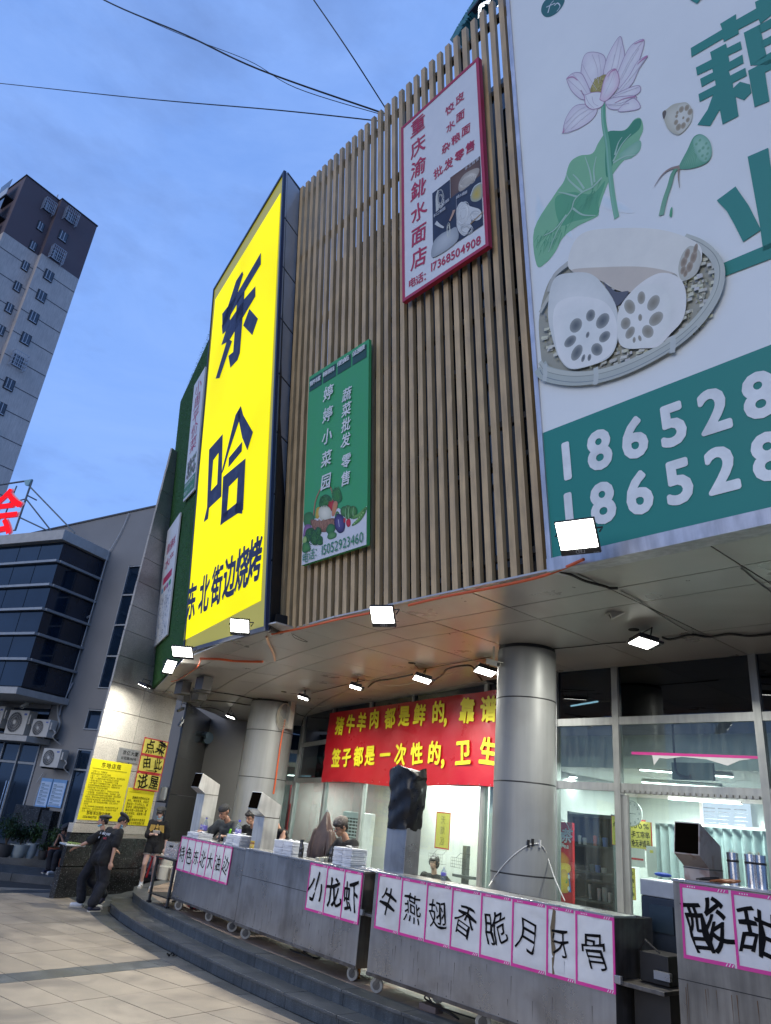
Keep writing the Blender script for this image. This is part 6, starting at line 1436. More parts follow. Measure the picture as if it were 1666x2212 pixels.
def person(label, base, head_dir, lean=0, hp_=0, hy=0, hr=0, scale=1.0, hands=None, feet=None, sit=False, skin=None, top=None, bottom='trousers', hair='short', hat=None, mask=False, sleeve=.55, glasses=False, female=False, legs=True, top_m=None, roll_=0, apron=False):
    skin = skin or m_skin; top_m = top_m or m_cloth
    h = Vector((head_dir[0], head_dir[1], 0)).normalized(); rt = Vector((h.y, -h.x, 0)); up = Vector((0,0,1)); B = Vector(base)
    t = thing('person', label, 'person', B)
    g = lambda x, y, z: B + (rt*x + h*y + up*z)*scale
    hipz = .88 if not sit else .46
    pel = Vector((0, 0, hipz+.03)); ml = Matrix.Rotation(-lean, 3, 'X') @ Matrix.Rotation(roll_, 3, 'Y')
    T = lambda x, y, z: pel + ml @ Vector((x, y, z-.91))       # torso frame measured with pelvis at .91
    G = lambda v: g(v.x, v.y, v.z)
    sw = .165 if female else .185
    neck0, neck1 = T(0,0,1.38), T(0,.02,1.46)
    hm = Matrix.Rotation(-hy, 3, 'Z') @ Matrix.Rotation(-(lean*.6+hp_), 3, 'X') @ Matrix.Rotation(hr, 3, 'Y')
    hc = neck1 + hm @ Vector((0,.02,.10)); Hd = lambda x, y, z: hc + hm @ Vector((x, y, z))
    ls = hands or {}
    arms = {}
    for s, k in ((-1, 'l'), (1, 'r')):
        sh = T(s*sw, 0, 1.35); tg = Vector(ls.get(k, (s*.24, .04, .80 if not sit else .55)))
        d = tg-sh; L1, L2 = .27, .25; D = min(d.length, L1+L2-.005); dn = d.normalized(); tg = sh+dn*D
        a = (L1*L1-L2*L2+D*D)/(2*D); hh = math.sqrt(max(0, L1*L1-a*a)); pole = Vector((s*.6, -.7, -.5)); pole = (pole-pole.dot(dn)*dn).normalized()
        el = sh+dn*a+pole*hh; arms[k] = (sh, el, tg, s)
    hz = hipz; ft = feet or {'l': (-.10,.03,.0), 'r': (.10,.0,.0)}
    lg = {}
    for s, k in ((-1, 'l'), (1, 'r')):
        hp1 = Vector((s*.09, 0, hz)); fo = Vector(ft[k][:3]); an = fo+Vector((0,-.04,.09)); d = an-hp1; L1, L2 = .42, .41; D = min(d.length, L1+L2-.003); dn = d.normalized(); an = hp1+dn*D
        a = (L1*L1-L2*L2+D*D)/(2*D); hh = math.sqrt(max(0, L1*L1-a*a)); pole = Vector((s*.08, 1, .2)); pole = (pole-pole.dot(dn)*dn).normalized(); kn = hp1+dn*a+pole*hh
        lg[k] = (hp1, kn, an, s, ft[k][3] if len(ft[k]) > 3 else 0)
    S = scale
    body = MB()
    cp = lambda a, c, r0, r1: caps(body, G(a), G(c), r0*S, r1*S)
    cp(T(-sw+.02,0,1.33), T(sw-.02,0,1.33), .055, .055); cp(T(-.07,0,1.26), T(-.06,0,1.0), .085, .08); cp(T(.07,0,1.26), T(.06,0,1.0), .085, .08); cp(T(-.06,0,.94), T(.06,0,.94), .095, .095)
    cp(neck0, neck1, .052, .047)
    body.ball(G(Hd(0,-.01,.035)), (.075*S,.092*S,.09*S), rot=Matrix.Rotation(math.atan2(-h.x, h.y), 3, 'Z') @ hm); cp(Hd(0,.035,-.03), Hd(0,.05,-.055), .055, .035)
    cp(Hd(0,.085,.02), Hd(0,.105,-.005), .008, .014); cp(Hd(-.077,-.005,.005), Hd(-.08,-.01,.03), .010,.014); cp(Hd(.077,-.005,.005), Hd(.08,-.01,.03), .010,.014)
    cp(Hd(-.02,.083,-.035), Hd(.02,.083,-.035), .008,.008)
    for k, (sh, el, wr, s) in arms.items():
        cp(sh, el, .048, .038); cp(el, wr, .038, .024)
        d = (wr-el).normalized(); side = d.cross(Vector((0,0,1))); side = side.normalized() if side.length > .1 else Vector((0,1,0)); nn = side.cross(d)
        cp(wr, wr+d*.06, .022, .026); cp(wr+d*.03-side*.012, wr+d*.075-side*.02, .02, .018); cp(wr+d*.03+side*.012, wr+d*.075+side*.02, .02, .018)
        for q, (o_, l_) in enumerate(((-.030,.055),(-.010,.068),(.010,.064),(.029,.050))):
            p0 = wr+d*.075+side*o_; p1 = p0+d*l_*.5-nn*.006; p2 = p1+d*l_*.35-nn*.022; cp(p0, p1, .0095, .009); cp(p1, p2, .009, .008)
        th = -1 if s > 0 else 1; p0 = wr+d*.02+side*.022*th; cp(p0, p0+d*.03+side*.025*th, .011, .010); cp(p0+d*.03+side*.025*th, p0+d*.06+side*.03*th-nn*.012, .010, .009)
    if legs:
        for k, (a, kn, an, s, tt) in lg.items():
            cp(a, kn, .082 if female else .075, .055); cp(kn, (kn+an)/2+Vector((0,-.015,.03)), .052, .054); cp((kn+an)/2+Vector((0,-.015,.03)), an, .052, .035)
            fd_ = Vector((0, math.cos(tt), -math.sin(tt))); cp(an+Vector((0,-.01,-.04)), an+fd_*.13+Vector((0,0,-.055)), .034, .028)
    o = body.build('body', skin, t); fuse(o, .0085*S, 3)
    # shirt
    c = MB(); q = lambda a, e, r0, r1: caps(c, G(a), G(e), r0*S, r1*S)
    w_ = .0 if female else .01
    q(T(-sw+.015,0,1.335), T(sw-.015,0,1.335), .07, .07); kf = .86 if female else 1; q(T(-.09*kf,0,1.26), T(-.105*kf,0,.84), .11*kf, .12*kf); q(T(.09*kf,0,1.26), T(.105*kf,0,.84), .11*kf, .12*kf); q(T(0,0,1.25), T(0,0,.86), .10, .11)
    if sleeve > 0:
        for k, (sh, el, wr, s) in arms.items():
            e2 = sh.lerp(el, min(1, sleeve*1.3)); q(sh, e2, .075, .092)
            if sleeve > .8: q(el, el.lerp(wr, .75), .06, .045)
    o = c.build('shirt' if sleeve > 0 else 'vest', top_m, t); fuse(o, .012*S, 3, .028)
    if legs:
        c = MB()
        if bottom == 'shorts':
            for k, (a, kn, an, s, tt) in lg.items(): q(a+Vector((0,0,.02)), a.lerp(kn, .30), .105, .105)
            q(Vector((-.06,0,hz+.05)), Vector((.06,0,hz+.05)), .12, .12)
            o = c.build('shorts', m_cloth, t); fuse(o, .012*S, 4)
            c = MB()
            for k, (a, kn, an, s, tt) in lg.items():
                p_ = a.lerp(kn, .50); ax_ = (kn-a).normalized(); c.lathe(G(p_), [(.088*S,-.006),(.107*S,0),(.088*S,.006)], 24, ax=(rt*ax_.x+h*ax_.y+up*ax_.z))
            c.build('white_hem', m_sw, t)
        else:
            for k, (a, kn, an, s, tt) in lg.items(): q(a, kn, .115, .092); q(kn, an+Vector((0,0,.06)), .092, .095)
            q(Vector((-.06,0,hz+.03)), Vector((.06,0,hz+.03)), .12, .12)
            o = c.build('trousers', m_den, t); fuse(o, .012*S, 3, .028)
        for k, (a, kn, an, s, tt) in lg.items():
            c = MB(); fd_ = Vector((0, math.cos(tt), -math.sin(tt))); nd = Vector((0, math.sin(tt), math.cos(tt)))
            q(an+Vector((0,-.02,-.045)), an+fd_*.15+nd*-.055, .046, .038); q(an+Vector((0,-.02,-.01)), an+Vector((0,-.02,-.045)), .046, .046); o = c.build('shoe', m_sw if s < 0 or female else m_sn, t); fuse(o, .01*S, 2)
            c2 = MB(); c = c2; q2 = an+Vector((0,-.05,-.075)); e2 = q2+fd_*.23
            P4 = [G(q2+Vector((-.042,0,0))), G(q2+Vector((.042,0,0))), G(e2+Vector((.042,0,0))), G(e2+Vector((-.042,0,0)))]
            c2.prism(P4, (rt*nd.x+h*nd.y+up*nd.z)*-.018*S); c2.build('sole', m_sole, o)
            if female:
                c3 = MB(); c3.ball(G(an+fd_*.13+nd*-.045), (.045*S,.045*S,.03*S)); c3.ball(G(an+Vector((0,-.045,-.05))), (.047*S,.03*S,.035*S)); c3.build('toe_cap', m_sn, o, smooth=True)
                c4 = MB(); caps(c4, G(an+Vector((0,0,.05))), G(an), .043*S, .043*S); c4.build('sock', m_sw, t, smooth=True)
    R3 = Matrix.Rotation(math.atan2(-h.x, h.y), 3, 'Z') @ hm
    def hb(mb, x, y, z, a, b_, c_): mb.ball(G(Hd(x, y, z)), (a*S, b_*S, c_*S), 16, 10, rot=R3)
    c = MB()
    if hair == 'short': hb(c,0,-.025,.06,.084,.092,.08); hb(c,0,-.07,.02,.07,.045,.075); hb(c,0,.045,.085,.068,.05,.035); hb(c,-.06,-.01,.04,.025,.05,.045); hb(c,.06,-.01,.04,.025,.05,.045)
    elif hair == 'fringe': hb(c,0,-.025,.06,.086,.094,.08); hb(c,0,-.07,.0,.072,.045,.09); hb(c,0,.062,.06,.062,.034,.035); hb(c,-.066,.0,.02,.022,.05,.06); hb(c,.066,.0,.02,.022,.05,.06)
    elif hair == 'turban': hb(c,0,-.015,.07,.088,.1,.065); hb(c,0,-.08,.02,.06,.045,.06)
    o = c.build('hair' if hair != 'turban' else 'turban', m_hair if hair != 'turban' else mat('black turban', (.02,.02,.022), .75, bump=.4), t); fuse(o, .009*S, 2)
    if hat == 'beret':
        c = MB(); hb(c,0,-.05,.098,.112,.122,.042); hb(c,0,-.02,.085,.086,.095,.03); o = c.build('beret', m_beret, t); fuse(o, .01*S, 3)
    if hat == 'bubble':
        c = MB(); hb(c,0,-.025,.085,.105,.112,.075); o = c.build('head_cap', mat('spotted cap', (.05,.04,.035), .7, tint2=((.25,.22,.2), 50, .5, .8), bump=.5), t); fuse(o, .009*S, 2)
    f = MB()
    for s in (-1, 1): f.ball(G(Hd(s*.03,.082,.022)), (.011*S,.006*S,.005*S), 8, 6, rot=R3); f.ball(G(Hd(s*.031,.083,.042)), (.018*S,.006*S,.004*S), 8, 6, rot=R3)
    f.build('eyes', m_hair, t); f = MB(); f.ball(G(Hd(0,.092,-.036)), (.02*S,.006*S,.005*S), 8, 6, rot=R3); f.build('lips', mat('lips', (.35,.12,.1), .5), t)
    if mask: f = MB(); hb(f,0,.05,-.085,.052,.035,.022); hb(f,-.05,.02,-.06,.02,.03,.012); hb(f,.05,.02,-.06,.02,.03,.012); f.build('face_mask', m_mask, t, smooth=True)
    if glasses:
        f = MB()
        for s in (-1, 1): f.tube([G(Hd(s*.033+.026*math.cos(a), .10, .02+.018*math.sin(a))) for a in [k*.6283 for k in range(11)]], .0022*S, 4); f.tube([G(Hd(s*.058,.10,.024)), G(Hd(s*.082,.0,.024))], .0022*S, 4)
        f.build('glasses', m_fork, t)
    return t, g, T, G, arms, Hd
def vdir(px):                                        # picture forward and right directions at a column
    r = ray(px, 1800); f = Vector((r.x, r.y, 0)).normalized(); return f, Vector((f.y, -f.x, 0))
# 1 worker walking, seen from behind
f1_, r1_ = vdir(215)
w1 = person('stooping man in black beret, white and red print on the back of his black shirt', (-14.55,5.92,.003), r1_*.85+f1_*.55, lean=.30, hp_=.45, hy=.15, hat='beret', hair='short', mask=True, glasses=True, sleeve=.6, scale=1.0,
            hands={'r': (.27,.02,.78), 'l': (-.15,.32,1.0)}, feet={'l': (-.11,.16,.0), 'r': (.11,-.02,.0)})
t, g, T, G, arms, Hd = w1
def cloth_text(t, G, T, s, x0, x1, y, z, h, m, back=True, nm='back_print'):
    P0 = T(x0 if not back else -x0, y, z); P1 = T(x1 if not back else -x1, y, z); fr = Fr(G(P0), G(P1)-G(P0), G(T(0,y,z+.1))-G(T(0,y,z)))
    b = MB(); L_ = (G(P1)-G(P0)).length; line(b, fr, s, 0, L_, 0, h, B1, w=.0); b.build(nm, m, t)
bx_ = (arms['r'][0]+arms['l'][0])/2
cloth_text(t, G, T, 'smoke your', .17, -.17, -.165, 1.26, .085, m_sw); cloth_text(t, G, T, 'and', .15, .05, -.165, 1.18, .07, m_sw); cloth_text(t, G, T, 'heart.', .03, -.12, -.165, 1.18, .07, MATS['red plastic'])
# 2 worker behind, facing left with a tray
w2 = person('man in black beret facing left, carrying a tray, mostly hidden behind the stooping man', (-14.98,5.98,.003), -r1_*.9+f1_*.1, hat='beret', hair='short', mask=True, scale=.94, sleeve=.6, top_m=m_cloth,
            hands={'l': (-.14,.42,1.05), 'r': (.16,.42,1.05)}, feet={'l': (-.08,.14,.0), 'r': (.08,-.24,.10,.8)})
t, g = w2[0], w2[1]
tc_ = g(0,.52,1.07); tr_ = thing('food_tray', 'silver foil tray of green vegetables carried by the man facing left', 'tray', tc_)
MB().prism([tc_+Vector((-.24,-.17,0)), tc_+Vector((.22,-.2,0)), tc_+Vector((.24,.17,0)), tc_+Vector((-.22,.2,0))], (0,0,.03)).build('foil_tray', mat('foil', (.6,.62,.62), .3, metal=.6, bump=.5), tr_, bevel=.01)
b = MB(); [b.ball(tc_+Vector((rnd(-.15,.15),rnd(-.10,.10),.042)),(.035,.015,.012),6,4) for _ in range(26)]; b.build('greens', mat('greens', (.25,.35,.05), .5, var=.4, scale=20, tint2=((.5,.5,.2), 20, .5, .8)), tr_, kind='stuff')
# 3 woman with phone
f3, r3 = vdir(335)
w3 = person('woman in black beret, eagle print shirt and short shorts, looking down at her phone', (-15.35,7.28,.301), -f3*.95-r3*.12, hp_=.38, hat='beret', hair='fringe', mask=True, female=True, bottom='shorts', skin=m_skinp, scale=.90, sleeve=.75,
            hands={'r': (.02,.28,1.12), 'l': (-.27,.03,.76)}, feet={'l': (-.13,.08,.0), 'r': (.12,.04,.0)})
t, g, T, G, arms, Hd = w3
hd_ = arms['r'][2]; pc_ = G(hd_+Vector((-.05,.05,.03))); ph = thing('phone', 'white phone held in the hand of the woman with the eagle shirt', 'phone', pc_)
MB().par(pc_+r3*-.07, r3*.14, -f3*.045+Vector((0,0,.05)), Vector((0,0,-.008))).build('phone_body', m_sw, ph, bevel=.002); MB().par(pc_+r3*-.065+Vector((0,0,.002)), r3*.13, -f3*.04+Vector((0,0,.045)), Vector((0,0,.0012))).build('screen', m_blk, ph)
gold = mat('gold print', (.42,.27,.05), .5); b = MB(); o0 = G(T(0,.125,1.24)); frw = Fr(o0, G(T(-.1,.125,1.24))-o0, G(T(0,.125,1.34))-o0)
if frw.n.dot(CV-o0) < 0: frw = Fr(o0, G(T(.1,.125,1.24))-o0, G(T(0,.125,1.34))-o0)
for s in (-1, 1):
    for k in range(5): b.prism([frw.P(s*(.035+.01*k), .045-.012*k, .012), frw.P(s*(.06+.018*k), .07-.0*k, .012), frw.P(s*(.075+.02*k), -.03-.012*k, .012-.002*k), frw.P(s*(.06+.017*k), -.035-.01*k, .012)], frw.n*.002)
b.prism([frw.P(-.03,.0,.012), frw.P(.03,.0,.012), frw.P(.02,.06,.012), frw.P(-.0,.085,.012), frw.P(-.02,.06,.012)], frw.n*.002); b.prism([frw.P(-.035,-.045,.012), frw.P(.035,-.045,.012), frw.P(.03,-.02,.012), frw.P(-.03,-.02,.012)], frw.n*.002)
b.build('eagle_print', gold, t)
# 4 seated person at far left
f4, r4 = vdir(140)
w4 = person('person in black sitting on an orange stool left of the pillar, bent over a phone', (-18.86,6.80,.153), -r4*.6-f4*.5, sit=True, hat='beret', hair='fringe', hp_=.5, scale=.86, lean=.3, hands={'l': (-.05,.33,.88), 'r': (.10,.33,.88)}, feet={'l': (-.10,.42,.0), 'r': (.12,.40,.0)})
o_ = w4[1](0,.0,0); st_ = thing('orange_stool', 'orange plastic stool under the seated person', 'stool', o_); b = MB(); b.lathe(o_, [(.19,0),(.15,.38),(.16,.395),(.001,.40)], 4); b.build('stool_shell', mat('orange plastic', (.45,.10,.03), .45), st_)
b = MB(); b.lathe(o_, [(.11,.401),(.11,.403),(.001,.403)], 12); b.build('stool_hole', m_blk, st_)
# cooks behind the carts
def cook(label, px, py, y, **k):
    c = aty(px, py, y); return person(label, (c.x, y, .301), (.02,-1,0), **k)
c1_ = person('cook in a black turban and grey shirt bending over the farthest cart', (-12.25,7.32,.301), (.25,-1,0), lean=.50, hp_=.25, hair='turban', top_m=m_gcloth, skin=mat('tan skin', (.30,.16,.11), .5, var=.06), sleeve=.9, scale=1.08, hands={'l': (-.30,.55,1.12), 'r': (.28,.5,1.14)}, legs=True)
t, g, T, G, arms, Hd = c1_
b = MB(); b.prism([G(T(-.09,.125,1.22)), G(T(.09,.125,1.22)), G(T(.13,.14,.9)), G(T(-.13,.14,.9))], G(Vector((0,.012,0)))-G(Vector())); b.build('apron', m_cloth, t)
c2_ = person('young cook in a black sleeveless vest behind the middle cart', (-10.45,7.15,.301), (-.1,-1,0), lean=.30, hp_=.35, hair='short', sleeve=0, scale=1.05, hands={'l': (-.2,.45,1.0), 'r': (.22,.45,1.0)})
c3_ = person('cook with glasses and a spotted cap bending behind the tallest paper stack', (-8.75,7.22,.301), (-.15,-1,0), lean=.32, hp_=.3, hair='short', hat='bubble', glasses=True, sleeve=.6, scale=1.04, skin=mat('tan skin2', (.36,.20,.13), .5, var=.06), hands={'l': (-.2,.45,1.0), 'r': (.22,.45,1.0)})
c4_ = person('dark haired person almost hidden behind the bright duct of the middle cart', (-11.9,7.55,.301), (.3,-1,0), lean=.3, hp_=.3, hair='short', sleeve=.6, scale=1.02, hands={'l': (-.2,.45,1.0), 'r': (.22,.45,1.0)})
c5 = aty(955,1878,9.9); w5 = person('young man with fringe seen low behind the soaped glass', (c5.x, 9.72, .301), (.3,-1,0), sit=True, hair='fringe', scale=1.0, sleeve=.6, skin=m_skinp)
o = MB().box(c5.x-.22,c5.x+.22,9.5,9.94,.301,.70).build('bench', m_blk, None); tag(o, 'dark bench under the young man behind the glass', 'bench')
# brown jacket on a coat stand
jx, jy = -9.35, 7.1
js = thing('coat_stand', 'coat stand carrying the brown jacket behind the middle cart', 'coat stand', (jx,jy,.3)); MB().tube([(jx,jy,.32),(jx,jy,2.1)], .015, 8).build('pole', m_top, js); MB().lathe((jx,jy,.3), [(.18,0),(.18,.02),(.02,.04)], 16).build('foot', m_blk, js)
jm = MB(); rows = [(2.07,.02,.02),(2.02,.05,.04),(1.93,.09,.06),(1.80,.19,.09),(1.72,.24,.11),(1.55,.25,.13),(1.35,.24,.13),(1.15,.25,.12),(1.05,.24,.12)]; nj = 30
for j, (z, a, b_) in enumerate(rows):
    for i in range(nj):
        q = 2*math.pi*i/nj; rr = 1+.10*math.sin(q*7+j*.6)+.05*math.sin(q*13); jm.v.append(Vector((jx+math.cos(q)*a*rr, jy+math.sin(q)*b_*rr, z+rnd(-.006,.006)))); jm.c.append(None)
for j in range(len(rows)-1):
    for i in range(nj): jm.f.append((j*nj+i, j*nj+(i+1) % nj, (j+1)*nj+(i+1) % nj, (j+1)*nj+i))
m_lea = mat('brown leather', (.075,.045,.035), .5, var=.3, scale=5, bump=.6, bscale=16); jt = thing('jacket', 'brown jacket hung by its collar behind the middle cart', 'jacket', (jx,jy,1.1)); jm.build('jacket_body', m_lea, jt, smooth=True)
for s in (-1, 1):
    b = MB(); chain(b, [Vector((jx+s*.17,jy-.03,1.78)), Vector((jx+s*.24,jy-.05,1.5)), Vector((jx+s*.20,jy-.10,1.22))], [.055,.065,.055]); o = b.build('sleeve', m_lea, jt); fuse(o, .012, 3)
# ================================================================== BANNER AND OTHER SIGNS UNDER THE CANOPY
m_ban = mat('red banner vinyl', (.40,.006,.015), .32, var=.06, scale=2, bump=.35, bscale=5); m_yel = mat('yellow print', (.75,.68,.02), .4, var=.02)
bA, bB = Vector((-13.62,10.14,0)), Vector((-7.3,9.02,0)); BF = Fr(bA, bB-bA, (0,0,1)); assert BF.n.y < 0
ban = thing('red_banner', 'large red banner with two lines of yellow characters fixed over the shopfront', 'banner', (bA+bB)/2+Vector((0,0,2.7)))
LBn = (bB-bA).length; nx, ny = 60, 14; b = MB()
def bw_(u, v): return .07+.010*math.sin(u*2.1+v*1.3)+.006*math.sin(u*7-v*5)+(.012*math.sin((u*2-v*6)*4) if u < 1.2 and v < 3.2 else 0)
for j in range(ny+1):
    for i in range(nx+1):
        u = LBn*i/nx; v0 = 2.66+.03*math.sin(u*1.5)*(1 if 0 < i < nx else 0); v1 = 4.16; v = v0+(v1-v0)*j/ny; b.v.append(BF.P(u, v, bw_(u, v))); b.c.append(None)
for j in range(ny):
    for i in range(nx): k = j*(nx+1)+i; b.f.append((k,k+1,k+nx+2,k+nx+1))
b.build('banner_sheet', m_ban, ban, smooth=True)
c4q = crp(1200, 2500, .6002)
def btext(s, pts, h):
    for ch, (x, y) in zip(s, pts):
        u, v = BF.uv(*c4q(x, y), .08); q = MB(); glyph(q, BF, ch, u, v, h, B2, bw_(u, v)+.022, rough=.4, sx=1.0); q.build('character', m_yel, ban)
lt = MB()
btext('猪牛羊肉都是鲜的', [(258,652),(335,640),(406,628),(490,606),(590,600),(686,585),(792,578),(915,560)], .40); btext('靠谱', [(1102,550),(1245,540)], .43)
btext('签子都是一次性的', [(232,865),(306,860),(388,855),(460,848),(560,845),(660,840),(768,835),(892,832)], .40); btext('卫生', [(1080,828),(1240,820)], .43)
for (x, y) in ((975,640),(955,915)): u, v = BF.uv(*c4q(x, y), .08); glyph(lt, BF, ',', u-.05, v+.20, .5, B2, bw_(u, v)+.022)
lt.build('lettering', m_yel, ban)
b = MB(); [b.lathe(BF.P(.05+i*.28, 2.70, .09), [(.0,0),(.009,0),(.009,.004)], 8, ax=BF.n) for i in range(22)]; b.build('eyelets', m_top, ban)

# ---- signs on the granite pillar
c1 = crp(0, 2600, 768/1666)
def pilsign(name, label, q, m, th=.006, w=.006, cat='sign'):
    us = [PF.uv(*c1(*p)) for p in q]; u0, u1 = sorted((sum(a[0] for a in (us[0], us[3]))/2, sum(a[0] for a in us[1:3])/2)); v1 = (us[0][1]+us[1][1])/2; v0 = (us[2][1]+us[3][1])/2
    t = thing(name, label, cat, PF.P((u0+u1)/2, v0, w)); b = MB(); b.fbox(PF, u0, u1, v0, v1, w, w+th); b.build('board', m, t); return t, u0, u1, v0, v1, w+th+.0015
m_yp = mat('yellow poster', (.80,.70,.01), .5, var=.02)
t, u0, u1, v0, v1, w = pilsign('rules_poster', 'larger yellow poster of shop rules on the left of the pillar', [(800,915),(1125,960),(1045,1470),(658,1430)], m_yp)
b = MB(); W_u = u1-u0; line(b, PF, '东哈店规', u0+W_u*.24, u0+W_u*.74, v1-.10, .115, B1, w=w)
b.fbox(PF, u0+.08, u1-.12, v1-.185, v1-.180, w-.001, w); b.fbox(PF, u0+.08, u1-.12, v1-.197, v1-.194, w-.001, w)
rules = ['一您吃什么？不要紧张！','是您选择的时候可以多子品尝','一咸了，淡了，口味问题可以和我们说，我们帮您调换。','不要一个人默默的吃着不符合自己口味的串','一本店不建议打包，打包的烧烤就少了灵魂','一每个服务人员都佩戴有工号牌，如您有任何不好','的体验感或者建议都请联系店长，他是帮我们自','性的成长离不开您的批评教育','一不新鲜的食材我们都扔了，不好的人你也不要','一出餐稍慢，我知道的绝不预制，生肉现烤，长期','一正常范围内美味的食物不会变成酸甜，是变成温暖','的血液，跳亮的睛和支撑你勇敢生活的力量','一希望你在本店吃的每一份串食都是因为喜欢，就像','很多因为爱，因为老板娘喜欢吃串，才有了如今大','的东哈','一世上有各种理子但有理有据，我们想听的是开心事','就算不开心，可以告诉任何员工，让他送你一瓶快','乐水，希望你可以开心一点']
prep_glyphs({0: ''.join(rules)+'高峰期点菜和出品会排队特别周末出品可能会在一个小时以上甚至更长具体咨询前台建议点菜一次性点够避免多次排队或者周一到周四前来给您带来的不便请谅解无论任何原因我们愿无条件退或补有问题及时和领班或者前台京亿大厦谷阳路号'})
vv = v1-.245
for r_ in rules:
    L_ = min(1, len(r_)/24); line(b, PF, r_, u0+.07, u0+.07+(W_u-.16)*L_, vv, .042, 0, w=w); vv -= .046
line(b, PF, '东哈·东北街边烧烤', u0+.22, u1-.35, v0+.135, .07, B1, w=w); line(b, PF, '13264162705（微信同步）', u0+.14, u1-.25, v0+.06, .065, B1, w=w)
b.build('lettering', m_ink, t)
t, u0, u1, v0, v1, w = pilsign('notice_poster', 'smaller yellow notice poster, right of and lower than the rules poster', [(1105,1135),(1335,1215),(1270,1500),(1045,1480)], m_yp)
b = MB(); b.fbox(PF, u0+.07, u1-.5, v1-.09, v1-.085, w-.001, w); vv = v1-.20
for i, r_ in enumerate(['高峰期点菜和出品会','排队，特别周末，出品可','能会在一个小时以上，甚','至更长（具体咨询前台）。','建议点菜一次性点够，避','免多次排队，或者周一到','周四前来！','给您带来的不便请谅','解，无论任何原因我们愿','无条件退或补，有问题','及时和领班或者前台']):
    a = u0+.06+(.14 if i in (0,7) else 0); line(b, PF, r_, a, a+(u1-u0-.12)*len(r_)/12.2, vv, .062, .012, w=w); vv -= .066
b.build('lettering', m_ink, t)
t, u0, u1, v0, v1, w = pilsign('address_plate', 'brushed steel address plate above the yellow posters', [(1030,825),(1200,840),(1190,960),(1005,935)], mat('brushed plate', (.42,.43,.45), .35, metal=.6), .012)
b = MB(); line(b, PF, '京亿大厦', u0+.12, u1-.03, (v0+v1)/2+.055, .10, B1, w=w); line(b, PF, '谷阳路388号', u0+.10, u1-.06, (v0+v1)/2-.06, .07, B1, w=w); b.build('lettering', m_ink, t)
# order-here strip of three taped sheets
us_ = [PF.uv(*c1(*p)) for p in ((1255,735),(1455,765),(1350,1210),(1130,1170))]; u0, u1 = 1.56*1, 2.44; 
u0, u1 = sorted((sum((us_[0][0], us_[3][0]))/2, sum((us_[1][0], us_[2][0]))/2)); v1, v0 = (us_[0][1]+us_[1][1])/2, (us_[2][1]+us_[3][1])/2
t = thing('order_arrow_sign', 'three hand lettered yellow sheets with an arrow, edged in red tape', 'sign', PF.P((u0+u1)/2, v0, .02)); m_yh = mat('handmade yellow', (.66,.58,.10), .5, var=.06); m_rt = mat('red tape', (.5,.02,.03), .5)
hh = (v1-v0)/3; rowsT = ('点菜', '由此', '进屋')
for i, r_ in enumerate(rowsT):
    b1_ = v1-hh*(i+1); sh = paper(t, PF, u0, u1, b1_+.002, b1_+hh-.002, None, m=m_yh, border=m_rt, ticks=True, w=.03)
    b = MB(); hz_ = .30 if i != 1 else .26
    for k, ch in enumerate(r_): glyph(b, PF, ch, u0+(u1-u0)*(.28+.46*k), b1_+hh*(.52 if i != 1 else .60), hz_*1.08, .02, .0455, rough=1.2, sx=1.05)
    if i == 1: b.fbox(PF, u0+.28, u1-.26, b1_+.055, b1_+.067, .0455, .0465); b.prism([PF.P(u1-.30,b1_+.10,.0455), PF.P(u1-.20,b1_+.06,.0455), PF.P(u1-.30,b1_+.02,.0455), PF.P(u1-.28,b1_+.06,.0455)], PF.n*.001)
    b.build('lettering', m_ink, sh)

# ================================================================== INDOORS
def tube_light(a, bb_, watts, label, grp='fluorescent tubes in the shop'):
    a, bb_ = Vector(a), Vector(bb_); t = thing('tube_light', label, 'light', (a+bb_)/2, grp); d = (bb_-a); s = d.cross(Vector((0,0,1))).normalized()*.05
    MB().prism([a-s*1.3, bb_-s*1.3, bb_+s*1.3, a+s*1.3], (0,0,.04)).build('fitting', m_iw, t); MB().prism([a-s-Vector((0,0,.012)), bb_-s-Vector((0,0,.012)), bb_+s-Vector((0,0,.012)), a+s-Vector((0,0,.012))], (0,0,.010)).build('lit_tube', emis('fluorescent', (.93,1,.97), 9), t)
    ld = bpy.data.lights.new('lamp', 'AREA'); ld.shape = 'RECTANGLE'; ld.size = d.length; ld.size_y = .12; ld.energy = watts; ld.color = (.97,1,.95); lo = bpy.data.objects.new('lamp', ld); COL.objects.link(lo); lo.parent = t; lo.location = (0,0,-.03); lo.rotation_euler = (0,0,math.atan2(d.y, d.x))
c5q = crp(2100, 2400, .5834)
for (p, q, z, e, lab) in (((770,1140),(1405,1190),3.07,95,'fluorescent tube broken in view by the dark hanging box'),((785,1225),(1335,1262),3.07,85,'fluorescent tube just below the one crossed by the dark box'),((60,1178),(335,1192),3.07,80,'fluorescent tube behind the pane beside the near column'),((60,1280),(570,1306),3.07,80,'long tube low behind the pane beside the near column'),((970,1340),(1465,1375),3.07,80,'fluorescent tube seen through the doorway')):
    a, b_ = atz(*c5q(*p), z), atz(*c5q(*q), z)
    if a.y > 13.3 or b_.y > 13.3: k = 13.0/max(a.y, b_.y); a, b_ = CV+(a-CV)*k, CV+(b_-CV)*k
    tube_light(a, b_, e, lab)
tube_light((-10.5,10.2,3.05), (-9.0,9.9,3.05), 130, 'tube lighting the white kitchen partition'); tube_light((-19.4,13.1,3.0), (-18.2,13.0,3.0), 110, 'tube inside the far shop behind the far column'); tube_light((-13.8,11.6,3.05), (-12.6,11.3,3.05), 110, 'tube above the air conditioner')
